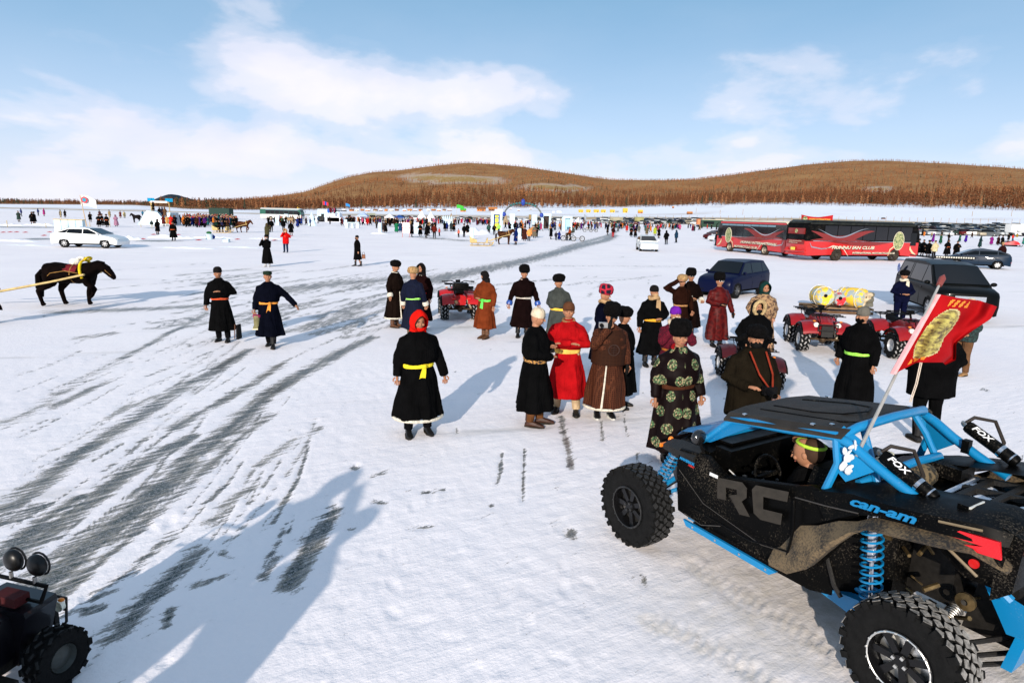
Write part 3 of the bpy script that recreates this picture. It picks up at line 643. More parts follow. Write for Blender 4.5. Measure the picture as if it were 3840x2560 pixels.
    if collar:
        c = MB(); c.tube([(.085 * cos(a), .085 * sin(a) + .005, 1.475 + .02 * sin(a)) for a in [2 * pi * j / 14 for j in range(15)]], .024, 7); part(c, 'collar', cloth(collar) if not isinstance(collar, bpy.types.Material) else collar)
    if gloves:
        for sh, el, wr, hd, s_ in SL:
            g = MB(); w = Vector(wr); d = Vector(hd).normalized(); g.tube([w - d * .04, w + d * .02, w + d * .08, w + d * .16], [.04, .042, .05, .026], 8, flat=.7); part(g, 'glove', cloth(gloves))
    if scarf:
        c = MB(); c.tube([(.095 * cos(a), .095 * sin(a) - .01, 1.485 + .015 * sin(3 * a)) for a in [2 * pi * j / 14 for j in range(15)]], .042, 8)
        c.loft([[(.05 + a, -.17 + o - (z - 1.2) * -.03, z) for a, o in ((-w_, 0), (w_, 0), (w_, .02), (-w_, .02))] for z, w_ in ((1.46, .04), (1.3, .05), (1.17, .055))])
        part(c, 'scarf', cloth(scarf))
    hc = hatc or (.010, .009, .009); hm = hc if isinstance(hc, bpy.types.Material) else None
    H = MB(); hn = 18 if lod == 2 else 10
    if hat == 'beanie':
        H.lathe([(.088, 1.628), (.094, 1.64), (.094, 1.665), (.090, 1.70), (.075, 1.735), (.045, 1.757), (.001, 1.765)], hn, T=T @ Matrix.Translation((0, .012, -.005)) @ Matrix.Scale(1.13, 4, (0, 1, 0))); hm = hm or cloth(hc)
    elif hat == 'cap':
        H.lathe([(.090, 1.645), (.094, 1.655), (.098, 1.70), (.088, 1.725), (.001, 1.735)], hn, T=T @ Matrix.Scale(1.12, 4, (0, 1, 0))); H.box((0, -.12, 1.655), (.12, .07, .012), T=T); hm = hm or cloth(hc)
    elif hat in ('fur', 'tall'):
        up = .04 if hat == 'tall' else 0
        H.lathe([(.082, 1.625), (.118, 1.64), (.138, 1.68), (.138, 1.73 + up * .5), (.115, 1.775 + up), (.065, 1.80 + up), (.001, 1.807 + up)], hn + 6, T=T @ Matrix.Scale(1.10, 4, (0, 1, 0)) @ Matrix.Translation((0, .008, 0)))
        for i in range(len(H.v)):
            v = Vector(H.v[i]); n_ = noise.noise(v * 22 + Vector((ph, 0, 0))); c0 = T @ Vector((0, 0, 1.68)); H.v[i] = tuple(v + (v - c0) * .10 * n_)
        hm = hm or FURB
    elif hat == 'ushanka':
        H.lathe([(.085, 1.64), (.118, 1.65), (.125, 1.70), (.11, 1.745), (.06, 1.772), (.001, 1.78)], hn + 6, T=T @ Matrix.Scale(1.12, 4, (0, 1, 0)))
        for s in (-1, 1): H.tube([(.10 * s, .01, 1.65), (.17 * s, .0, 1.60), (.235 * s, -.01, 1.57)], [.05, .052, .03], 8, flat=.5, T=T)
        hm = hm or FURB
    elif hat in ('hood', 'furhood', 'bal'):
        k_ = 1.0 if hat != 'bal' else .86
        rings = []
        for i in range(9):
            a = -1.15 + 2.3 * i / 8 if False else i / 8
            yy = -.105 + .225 * a; r_ = [.088, .112, .124, .130, .130, .122, .104, .07, .01][i] * k_
            rings.append([(r_ * cos(q) * 1.0, yy * k_ + (-.02 if sin(q) > .3 and i < 2 else 0), 1.612 + r_ * 1.22 * sin(q) + (.012 if hat == 'hood' and sin(q) > .9 else 0)) for q in [2 * pi * j / (hn) for j in range(hn)]])
        H.loft(rings, cap=False, T=T); H.tube([(0, .02, 1.55), (0, .02, 1.45)], [.11 * k_, .12 * k_], hn, cap=False, T=T)
        hm = hm or cloth(hc)
    if hat:
        if hat in ('hood', 'furhood', 'bal'):
            H.f = [f for f in H.f if len(f) == 4]; H.m = [0] * len(H.f)
        o = part(H, 'hat' if hat not in ('hood', 'furhood') else 'hood', hm, smooth=70)
        if hat == 'furhood':
            c = MB(); c.tube([(.112 * cos(a), -.085 - .02 * sin(a), 1.615 + .135 * sin(a)) for a in [2 * pi * j / 18 for j in range(19)]], [.036 + .006 * sin(9 * j) for j in range(19)], 8, T=T); part(c, 'fur_trim', FURT if trim is None else trim)
    if mask:
        c = MB(); c.ell((0, -.045, 1.555), (.072, .07, .058), 12, 8, T); part(c, 'face_mask', cloth(mask))
    if glasses:
        c = MB()
        for s in (-1, 1): c.mat(0).ell((.033 * s, -.104, 1.622), (.026, .008, .018), 10, 6, T); c.mat(1).tube([(.033 * s + .027 * cos(a), -.101, 1.622 + .019 * sin(a)) for a in [2 * pi * j / 10 for j in range(11)]], .004, 5, T=T)
        c.mat(1).tube([(-.01, -.106, 1.625), (.01, -.106, 1.625)], .004, 5, T=T)
        part(c, 'sunglasses', [GLASS, pm(glasses, .4)])
    return e
# printed and woven robe materials
def medallion(base, c1, c2, sp=.26, r=.085, scale=1):
    m = bpy.data.materials.new('medallion silk'); m.use_nodes = True; t = m.node_tree; b = t.nodes['Principled BSDF']
    tc = nd(t, 'ShaderNodeTexCoord'); s = nd(t, 'ShaderNodeSeparateXYZ'); t.links.new(tc.outputs['Object'], s.inputs[0]); X, Y, Z = s.outputs
    an = mth(t, 'MULTIPLY', mth(t, 'ARCTAN2', X, Y), .26)
    row = mth(t, 'FLOOR', mth(t, 'DIVIDE', Z, sp * .8)); off = mth(t, 'MULTIPLY', mth(t, 'MODULO', row, 2), sp / 2)
    u = mth(t, 'SUBTRACT', mth(t, 'MODULO', mth(t, 'ADD', mth(t, 'ADD', an, off), 10 * sp), sp), sp / 2); v = mth(t, 'SUBTRACT', mth(t, 'MODULO', Z, sp * .8), sp * .4)
    d = mth(t, 'SQRT', mth(t, 'ADD', mth(t, 'MULTIPLY', u, u), mth(t, 'MULTIPLY', v, v)))
    inside = mth(t, 'LESS_THAN', d, r); w = nd(t, 'ShaderNodeTexVoronoi', _Scale=42); t.links.new(tc.outputs['Object'], w.inputs['Vector'])
    ring = mth(t, 'GREATER_THAN', mth(t, 'SINE', mth(t, 'MULTIPLY', d, 150)), .2)
    pc = mixc(t, w.outputs['Color'], c1, c2); pc = mixc(t, mth(t, 'MULTIPLY', ramp(t, w.outputs['Distance'], [(.35, 0), (.55, 1)]), .9), pc, base)
    pc = mixc(t, mth(t, 'MULTIPLY', ring, .35), pc, c1)
    t.links.new(mixc(t, inside, base, pc), b.inputs['Base Color']); b.inputs['Roughness'].default_value = .6; b.inputs['Specular IOR Level'].default_value = .08
    return m
def weave(base, c1, scale=60, amt=.8, rough=.8, vor=True):
    m = bpy.data.materials.new('woven robe'); m.use_nodes = True; t = m.node_tree; b = t.nodes['Principled BSDF']
    tc = nd(t, 'ShaderNodeTexCoord'); w = nd(t, 'ShaderNodeTexVoronoi', _Scale=scale, feature='DISTANCE_TO_EDGE'); w.inputs['Randomness'].default_value = .25 if vor else 1
    t.links.new(tc.outputs['Object'], w.inputs['Vector'])
    t.links.new(mixc(t, mth(t, 'MULTIPLY', ramp(t, w.outputs[0], [(.08, 1), (.2, 0)]), amt), base, c1), b.inputs['Base Color']); b.inputs['Roughness'].default_value = rough; b.inputs['Specular IOR Level'].default_value = .12; return m
def camo(c1, c2, scale=14):
    m = bpy.data.materials.new('camouflage cloth'); m.use_nodes = True; t = m.node_tree; b = t.nodes['Principled BSDF']
    tc = nd(t, 'ShaderNodeTexCoord'); w = nd(t, 'ShaderNodeTexNoise', _Scale=scale, _Detail=4, _Roughness=.7); t.links.new(tc.outputs['Object'], w.inputs['Vector'])
    t.links.new(mixc(t, ramp(t, w.outputs[0], [(.48, 0), (.53, 1)]), c1, c2), b.inputs['Base Color']); b.inputs['Roughness'].default_value = .9; return m
MED = medallion((.004, .0012, .0012), (.04, .15, .06), (.50, .34, .20), .25, .070)
def fa(px, py, z=0): return at(px, py, z)
NVY = (.002, .0025, .008); BK = BK3 = (.0028, .0028, .003); BR = (.015, .005, .003)
person('man in black robe and black knitted cap with orange-red sash, one hand at his chest', fa(838, 1278), 8, 1.72, col=BK, sash=(.55, .08, .03), hat='beanie', arms=('down', 'chest'), legs=((-.10, .02), (.13, -.08)), hems='open', collar=None)
e2 = fa(1015, 1300); person('man in navy robe striding forward with an orange sash, carrying felt boots', e2, 12, 1.72, col=(.002, .0025, .006), sash=(.75, .28, .05), hat='cap', hatc=(.015, .028, .018), arms=('down', 'out'), legs=((-.06, .18), (.08, -.16)), hyaw=12, bulk=1.05, knot=1)
person('person in long black coat and white mask photographing, white boots', fa(1003, 1000), -5, 1.7, dress='long', col=BK, hat='beanie', mask=(.8, .8, .8), arms=('cam', 'cam'), boots=(.7, .7, .7), lod=1)
person('person in olive parka standing behind the white-masked photographer', fa(1003, 905), 160, 1.7, dress='parka', col=(.05, .045, .022), hat='hood', hatc=(.06, .045, .02), lod=1, arms=('cam', 'cam'))
person('person in bright red parka and jeans with a fur hood', fa(1072, 947), 0, 1.68, dress='parka', col=(.5, .006, .006), hat='furhood', hatc=(.3, .02, .02), arms=('cam', 'chest'), trous=(.012, .02, .05), lod=1, mask=(.75, .6, .5))
person('person in broad black coat seen from behind near the red parka', fa(1064, 866), 175, 1.7, dress='parka', col=BK, hat='hood', bulk=1.2, lod=1)
person('slim person in black standing right of the red parka', fa(1092, 884), 20, 1.7, dress='coat', col=BK, hat='hood', lod=1)
wk = fa(1343, 998); person('lone man in black coat walking away with a tan bag', wk, -60, 1.72, dress='coat', col=BK, hat='beanie', arms=('down', 'side'), legs=((-.12, -.13), (.1, .12)), lod=1, mask=(.02, .02, .02))
person('man in dark sheepskin robe with pale fleece edges and black fur hat', fa(1483, 1226), 65, 1.75, col=(.007, .004, .003), hat='fur', arms=('down', 'down'), trim=FURW, cuffs=FURW, boots=(.09, .035, .015), collar=FURW, bulk=1.05, hyaw=15)
person('person in blue robe with tan fur hat and lime sash, back turned', under(1553, 1003, 1.78), 165, 1.72, col=(.012, .02, .065), sash=(.35, .8, .15), hat='fur', hatc=FURT, cuffs=FURW, arms=('down', 'down'), boots=(.12, .07, .03), mat=weave((.002, .003, .010), (.004, .008, .03), 22, .5))
person('hooded person in dark maroon robe facing the pair in talk', under(1577, 988, 1.78), -25, 1.74, col=(.010, .003, .003), hat='hood', hatc=(.010, .008, .008), arms=('side', 'down'), sash=(.35, .02, .02), collar=FURW, bulk=1.05)
person('man with bright red hood over a black robe and yellow sash, standing alone in front', fa(1566, 1622), 20, 1.74, col=BK, sash=(.85, .62, .03), hat='hood', hatc=(.62, .010, .006), arms=('down', 'side'), legs=((-.14, -.06), (.14, -.02)), hyaw=5, bulk=1.12, knot=1, trim=FURW, hems='open')
person('person in rust brown robe with bright green sash and black balaclava', fa(1818, 1268), -35, 1.70, col=(.13, .026, .008), sash=(.12, .80, .10), hat='bal', arms=('front', 'down'), hyaw=-40, legs=((-.05, 0), (.06, .0)), boots=(.10, .045, .02), knot=1)
person('smiling man in dark robe with white sash and shiny blue cuffs', under(1965, 1000, 1.82), 6, 1.76, col=(.006, .0025, .0025), sash=(.55, .5, .42), hat='tall', arms=('side', 'side'), cuffs=pm((.02, .07, .30), .35, spec=.6), bulk=1.05, collar=(.4, .3, .25))
person('man in grey robe with yellow sash looking left', under(2103, 1030, 1.80), -25, 1.74, col=(.045, .05, .045), sash=(.85, .48, .06), hat='fur', arms=('back', 'down'), hyaw=-20, bulk=1.0)
person('man in black robe and cream knitted cap with leopard print sash, seen side-on', fa(1998, 1592), 80, 1.76, col=BK, sash=camo((.5, .25, .06), (.02, .01, .01), 40), hat='beanie', hatc=(.60, .50, .36), arms=('front', 'chest'), legs=((-.10, .02), (.10, -.10)), boots=(.05, .02, .012), bulk=1.1, hpitch=12, hems='open', trous=(.12, .05, .02))
person('man in scarlet robe with yellow sash and brown knitted cap, arms crossed', fa(2122, 1548), -10, 1.76, col=(.32, .005, .007), sash=(.80, .45, .10), hat='beanie', hatc=(.10, .04, .02), arms=('cross', 'cross'), legs=((-.16, .05), (.16, -.04)), bulk=1.02, collar=(.25, .13, .06), trous=(.45, .33, .2), hems='open')
sk = person('woman in brown silk robe and jacket with huge fur hat, filming with a camcorder', fa(2262, 1560), 3, 1.72, dress='long', col=(.05, .02, .008), mat=weave((.018, .004, .002), (.085, .026, .011), 34, .9), hat='tall', arms=('cam', 'down'), glasses=(.02, .02, .02), trim=FURW, gloves=(.01, .01, .01), bulk=1.08, soles=(.6, .6, .55))
jk = MB(); jk.loft([[(rx * 1.14 * cos(2 * pi * j / 24), ry * 1.16 * sin(2 * pi * j / 24) + yo, z) for j in range(24)] for z, rx, ry, yo in [(.88, .235, .20, 0), (1.0, .235, .195, 0), (1.2, .235, .18, 0), (1.33, .225, .165, 0), (1.42, .17, .12, 0)]], cap=False)
jk.build('over_jacket', weave((.022, .007, .003), (.034, .011, .0045), 18, .5), sk)
jk = MB(); jk.mat(0)
for r_ in (.085, .078): jk.tube([(.03 + r_ * cos(a), -.236, 1.13 + r_ * sin(a)) for a in [2 * pi * j / 20 for j in range(21)]], .005, 5)
for dz_ in (-.04, -.015, .01, .035): jk.tube([(-.02, -.238, 1.13 + dz_), (.08, -.238, 1.13 + dz_)], .005, 4)
jk.tube([(.03, -.238, 1.06), (.03, -.238, 1.20)], .005, 4); jk.build('round_emblem', pm((.03, .012, .008), .6), sk)
person('woman with red and blue flowered hat and beige scarf looking right', under(2268, 1072, 1.76), 70, 1.68, col=NVY, hat='tall', hatc=weave((.012, .01, .02), (.45, .02, .04), 9, 1.0), scarf=(.42, .26, .13), arms=('down', 'down'), hyaw=10)
person('bearded man in black half hidden behind the camcorder woman', Vector((fa(2262, 1560).x + .36, fa(2262, 1560).y + .55, 0)), 60, 1.62, col=BK, hat='fur', arms=('down', 'down'), bulk=1.05)
person('person in black robe and beanie with tan scarf wrapped over the mouth', fa(2436, 1370), 10, 1.70, dress='deel', col=BK, hat='beanie', scarf=(.42, .27, .14), mask=(.42, .27, .14), arms=('down', 'front'), sash=(.8, .35, .03))
ph_ = person('woman in purple knitted cap and dark red patterned robe holding up an orange phone case', under(2531, 1142, 1.72), 5, 1.66, dress='long', mat=weave((.13, .006, .02), (.02, .004, .006), 40, .7, vor=False), col=(.2, .01, .03), hat='beanie', hatc=(.14, .015, .30), scarf=(.62, .50, .36), mask=(.62, .50, .36), arms=('cam', 'cam'), sash=(.30, .10, .02), cuffs=(.6, .5, .45))
person('woman with tan fur hat raising a hand to her brow', under(2560, 1028, 1.76), 5, 1.68, col=BR, hat='fur', hatc=FURT, arms=('brow', 'down'), sash=(.4, .2, .08), bulk=.95)
person('person in black fur hat and sunglasses with white fur cuffs', under(2600, 1013, 1.80), 10, 1.74, col=(.006, .003, .0025), hat='tall', glasses=(.3, .3, .3), arms=('front', 'hold'), cuffs=FURW, sash=(.35, .2, .1), hyaw=-5)
person('woman in shiny dark red robe with white sunglasses and black fur hat', fa(2686, 1298), 12, 1.74, dress='long', mat=weave((.045, .002, .002), (.10, .005, .004), 7, .6, .5, vor=False), col=(.14, .01, .01), hat='tall', glasses=(.8, .8, .8), arms=('front', 'side'), gloves=(.01, .01, .01), sash=(.10, .01, .01))
person('man in dark silk robe with green and gold medallions and leaning fur hat', under(2562, 1218, 1.80), 8, 1.76, dress='long', mat=MED, col=(.03, .01, .01), hat='tall', arms=('down', 'down'), sash=(.06, .02, .01), collar=(.35, .01, .015), bulk=1.12, hyaw=-4)
pk = person('photographer in dark olive parka and fur hat with flaps, black mask, camera on strap', under(2830, 1222, 1.84), -4, 1.80, dress='parka', col=(.010, .0075, .0045), hat='ushanka', mask=(.008, .008, .008), arms=('front', 'hold'), bulk=1.10, trous=BK)
person('rider in black parka with broad pale fur hood trim', under(2848, 1130, 1.62), 4, 1.72, dress='parka', col=BK, hat='furhood', arms=('pocket', 'pocket'), mask=(.01, .01, .01), bulk=1.2, trim=pm((.42, .30, .15), .95, var=.3, bump=1, spec=.05), zoff=-.12)
person('person in tan camouflage cloak with green hood over a white band', under(2868, 1053, 1.78), 0, 1.72, dress='long', mat=camo((.32, .19, .09), (.07, .035, .02)), col=(.2, .1, .05), hat='hood', hatc=(.008, .035, .03), arms=('pocket', 'pocket'), bulk=1.22)
person('man in black robe and grey felt cap with lime belt, turned away beside the flag', fa(3190, 1545), -60, 1.76, dress='long', col=BK, hat='beanie', hatc=(.13, .12, .10), arms=('down', 'down'), sash=(.35, .8, .1), mask=BK, bulk=1.08, hyaw=-15)
person('tall figure all in black standing behind the red flag', fa(3462, 1652), 175, 1.84, dress='parka', col=BK, hat='hood', arms=('pocket', 'hold'), bulk=1.25, trous=BK)
person('bent person in green tartan and tall brown felt boots behind the flag', fa(3595, 1405), -70, 1.62, dress='jacket', mat=camo((.012, .04, .035), BK, 30), col=BK, hat='beanie', hatc=(.6, .5, .35), arms=('hold', 'hold'), boots=(.28, .15, .06), trous=(.12, .06, .03), bulk=1.1)
person('man in navy blue overalls and black cap leaning by the dark minivan', fa(3365, 1228), -6, 1.70, dress='jacket', col=(.003, .004, .016), hat='fur', arms=('front', 'front'), trous=(.003, .004, .018), collar=(.7, .65, .55), scarf=(.6, .55, .42))
person('man in embroidered dark jacket and fur hat standing behind the blue hatchback', under(3764, 910, 1.76), 160, 1.72, dress='jacket', col=(.02, .005, .005), hat='fur', hatc=FURT, trous=(.012, .02, .05), sash=(.5, .25, .1), lod=1)
person('man in black leaning by the nose of the left bus', fa(2683, 922), 90, 1.72, dress='jacket', col=BK, hat='beanie', lod=1)
# things they hold or carry
def bootbag():
    e = thing('felt_boots', 'pair of embroidered felt boots carried by the striding man', 'boots', (0, 0, 0)); b = MB()
    for q in (0, .05):
        b.mat(0).tube([(0, q, .32), (0, q, .2), (0, q, .08)], [.075, .068, .065], 10)
        b.loft([[(x_, q + w_ * cos(2 * pi * j / 8), .045 + h_ * sin(2 * pi * j / 8)) for j in range(8)] for x_, w_, h_ in [(-.08, .04, .03), (0, .05, .045), (.10, .045, .035), (.17, .03, .03), (.21, .01, .02)]])
    b.build('felt_upper', cloth((.22, .20, .10)), e); c = MB(); c.tube([(0, .02, .33), (0, .02, .28)], [.09, .09], 10); c.build('cuff', cloth((.30, .03, .10)), e)
    c = MB(); c.prism([(-.10, 0), (.2, 0), (.22, .03), (-.10, .02)], -.05, .09); c.build('sole', cloth((.7, .65, .45)), e); return e
q = bootbag(); p_ = atd(965, 1235, e2.y - .18); q.location = p_; q.rotation_euler = (0, 0, .1)
q = thing('shoulder_bag', 'tan bag carried by the lone walking man', 'bag', (wk.x + .30, wk.y + .1, .55)); b = MB(); b.box((0, 0, 0), (.20, .10, .24), taper=.85); b.build('pouch', cloth((.22, .10, .06)), q); b = MB(); b.tube([(-.07, 0, .12), (-.04, 0, .25), (.04, 0, .25), (.07, 0, .12)], .012, 6); b.build('handle', cloth((.10, .05, .03)), q)
q = thing('leather_case', 'black leather case with brown strap beside the man with the red-orange sash', 'case', atd(895, 1235, fa(838, 1278).y - .1)); b = MB(); b.box((0, 0, -.05), (.05, .22, .34), taper=.8); b.build('case_body', BLK, q); b = MB(); b.tube([(-.03, -.12, .14), (-.04, -.125, -.05), (-.05, -.12, -.2)], .012, 5); b.build('strap', cloth((.12, .06, .04)), q)
def camcorder(e_, loc, nm, lb, scale=1, tele=0):
    q = thing(nm, lb, 'camera', loc, 0, None, scale); b = MB(); b.box((0, 0, 0), (.13, .07, .08)); b.build('camera_body', pm((.35, .35, .35), .35, .6) if not tele else BLK, q)
    b = MB(); b.lathe([(.001, 0), (.03, 0), (.03, -.05 - tele), (.024, -.055 - tele), (.001, -.05)], 14, 'y', (-.03, -.035, 0)); b.build('lens', BLK, q); return q
camcorder(sk, atd(2262, 1218, fa(2262, 1560).y - .30), 'camcorder', 'small silver camcorder held up by the woman in brown silk')
tp = under(2830, 1222, 1.84); camcorder(pk, Vector((tp.x + .12, tp.y - .36, 1.12)), 'camera', 'black camera with long lens held by the parka photographer', 1.2, .12)
q = under(2531, 1142, 1.72); q = thing('phone_case', 'orange folding phone case held up by the purple-capped woman', 'phone', (q.x - .02, q.y - .33, 1.42)); b = MB(); b.box((0, 0, 0), (.15, .012, .085)); b.box((0, .008, -.09), (.15, .01, .08)); b.build('case_cover', cloth((.75, .22, .04), .1), q); b = MB(); b.box((.05, -.009, .02), (.018, .006, .018)); b.build('button', CHR, q)
# the strap crossing the photographer, checked cloth bundle on the medallion robe
b = MB(); b.tube([(tp.x - .10, tp.y - .20, 1.56), (tp.x + .0, tp.y - .31, 1.3), (tp.x + .10, tp.y - .37, 1.16)], .012, 5); b.tube([(tp.x + .10, tp.y - .18, 1.56), (tp.x + .17, tp.y - .28, 1.3), (tp.x + .15, tp.y - .36, 1.16)], .012, 5)
tag(b.build('camera_strap', cloth((.22, .03, .015))), 'red-brown strap hanging from the photographer to the camera', 'strap')
# ------------------------------------------------------------------ wheels
def oriented(t, r, y, axis='y'):    # frame on a wheel rim: x tangential, y axial, z radial
    ct, st = cos(t), sin(t)
    return Matrix(((-st, 0, ct, r * ct), (0, 1, 0, y), (ct, 0, st, r * st), (0, 0, 0, 1)))
def tyre_mesh(R, w, rim, nl, lug=(.05, .05, .02), rows=4, mat=RUB, tops=None):
    b = MB(); h = w / 2
    pr = [(rim, -h * .75), (rim + .02, -h * .9), ((rim + R) / 2, -h * 1.0), (R * .93, -h * .93), (R - lug[2], -h * .72), (R - lug[2], 0), (R - lug[2], h * .72), (R * .93, h * .93), ((rim + R) / 2, h), (rim + .02, h * .9), (rim, h * .75), (rim - .01, 0)]
    b.lathe(pr, 40, 'y', closed=True)
    for i in range(nl):
        for k in range(rows):
            t = 2 * pi * (i + (.5 if k % 2 else 0)) / nl; y = (k - (rows - 1) / 2) / (rows - 1) * w * .78
            r = R - lug[2] * (.45 if 0 < k < rows - 1 else .75); M = oriented(t, r, y) @ Matrix.Rotation(.5 if k % 2 else -.5, 4, 'Z')
            b.mat(0).box((0, 0, 0), lug, T=M, taper=.85)
            if tops: b.mat(1).box((0, 0, lug[2] * .5), (lug[0] * .9, lug[1] * .9, .004), T=M)
            if k in (0, rows - 1) and i % 2 == 0: b.mat(0).box((0, 0, 0), (lug[0] * .8, .02, .05), T=oriented(t, R * .93, y * 1.22))
    b.mat(0); return b.mesh([mat, tops or mat], smooth=30)
def lug_wheel(parent, loc, tyre, R, w, rim, side, rimmat, accent, spokes=7, name='wheel'):
    wh = link(name, tyre, parent); wh.location = loc
    o = side * w / 2; b = MB()
    b.lathe([(rim * 1.03, o * .78), (rim * 1.03, o * .95), (rim * .93, o * .98), (rim * .88, o * .70), (rim * .86, o * .2), (.001, o * .15)], 30, 'y')
    for k in range(spokes):
        t = 2 * pi * k / spokes; M = oriented(t, rim * .5, o * .55); b.box((0, 0, 0), (rim * .20, w * .10, rim * .80), T=M, taper=1.25)
    b.lathe([(.001, o * .80), (rim * .22, o * .80), (rim * .30, o * .6), (rim * .3, o * .2)], 16, 'y')
    b.build('rim', rimmat, wh)
    b = MB(); b.lathe([(rim * .80, o * .25), (rim * .35, o * .30)], 24, 'y'); b.tube([(rim * .97 * cos(a), o * .98, rim * .97 * sin(a)) for a in [2 * pi * j / 28 for j in range(29)]], .006, 5)
    for k in range(18):
        t = 2 * pi * k / 18; b.box((0, 0, 0), (.012, .012, .012), T=oriented(t, rim * .98, o * 1.0))
    for k in range(4): b.box((0, 0, 0), (.02, .02, .02), T=oriented(2 * pi * k / 4 + .4, rim * .20, o * .82))
    b.build('rim_ring', accent, wh); return wh
def coil(b, p0, p1, r, turns, wr, n=14):
    p0, p1 = Vector(p0), Vector(p1); d = (p1 - p0); L = d.length; d.normalize(); a = d.cross(Vector((1, 0, .1))).normalized(); c = d.cross(a)
    b.tube([p0 + d * L * i / (turns * n) + (a * cos(2 * pi * i / n) + c * sin(2 * pi * i / n)) * r for i in range(turns * n + 1)], wr, 6)
# ------------------------------------------------------------------ the blue and black desert buggy
BLU = pm((.004, .20, .42), .35, var=.06, scale=5, spec=.4, coat=.2)
PLA = pm((.0018, .0018, .0018), .42, var=.3, scale=8, spec=.05, bump=.08)
def specks(col, dirt, rough, spec, lo=.62, hi=.74, coat=0):
    m = bpy.data.materials.new('used plastic'); m.use_nodes = True; t = m.node_tree; b = t.nodes['Principled BSDF']; tc = nd(t, 'ShaderNodeTexCoord')
    n = nd(t, 'ShaderNodeTexNoise', _Scale=75, _Detail=4, _Roughness=.75); t.links.new(tc.outputs['Object'], n.inputs['Vector']); n2 = nd(t, 'ShaderNodeTexNoise', _Scale=3.5, _Detail=4); t.links.new(tc.outputs['Object'], n2.inputs['Vector'])
    f = ramp(t, mth(t, 'ADD', mth(t, 'MULTIPLY', n.outputs[0], .75), mth(t, 'MULTIPLY', n2.outputs[0], .35)), [(lo, 0), (hi, .8)])
    t.links.new(mixc(t, f, col, dirt), b.inputs['Base Color']); t.links.new(ramp(t, n2.outputs[0], [(.3, rough * .7), (.7, min(1, rough * 1.4))]), b.inputs['Roughness']); b.inputs['Specular IOR Level'].default_value = spec; b.inputs['Coat Weight'].default_value = coat; return m
PLM = pm((.012, .011, .010), .62, var=.25, scale=7, spec=.3, bump=.25, bscale=60)
def dusty():
    m = bpy.data.materials.new('dusty plastic'); m.use_nodes = True; t = m.node_tree; b = t.nodes['Principled BSDF']; tc = nd(t, 'ShaderNodeTexCoord')
    n = nd(t, 'ShaderNodeTexNoise', _Scale=60, _Detail=5, _Roughness=.7); t.links.new(tc.outputs['Object'], n.inputs['Vector']); n2 = nd(t, 'ShaderNodeTexNoise', _Scale=4, _Detail=3); t.links.new(tc.outputs['Object'], n2.inputs['Vector'])
    f = mth(t, 'ADD', mth(t, 'MULTIPLY', n.outputs[0], .7), mth(t, 'MULTIPLY', n2.outputs[0], .5))
    t.links.new(mixc(t, ramp(t, f, [(.48, 0), (.68, 1)]), (.012, .011, .010), (.15, .105, .055)), b.inputs['Base Color']); b.inputs['Roughness'].default_value = .85; return m
DUST = dusty(); PLA = specks((.0018, .0018, .0018), (.10, .085, .065), .42, .06); BLU = specks((.004, .19, .42), (.35, .42, .45), .35, .4, .66, .80, .15)
BO = Vector((2.594, 5.147, 0)); BA = radians(122.3)
bg_ = thing('buggy', 'blue and black open desert buggy with flag pole and driver at lower right', 'buggy', BO, BA)
TY = tyre_mesh(.385, .25, .19, 30, (.055, .045, .024), 5, tops=pm((.20, .19, .175), .9, var=.6, scale=30, bump=.4)); TYF = tyre_mesh(.385, .25, .19, 30, (.055, .045, .024), 5, tops=pm((.02, .02, .02), .6, var=.6, scale=30))
BR_ = pm((.010, .010, .011), .2, .5, spec=.5)
for X in (1.26, -1.26):
    for s in (1, -1): lug_wheel(bg_, (X, s * .80, .385), TY if X < 0 else TYF, .385, .25, .20, s, BR_, pm((.75, .74, .70), .3, .9) if X < 0 else pm((.05, .05, .05), .3, .6), 7)
def bp_(name, mb, m, **k): return mb.build(name, m, bg_, **k)
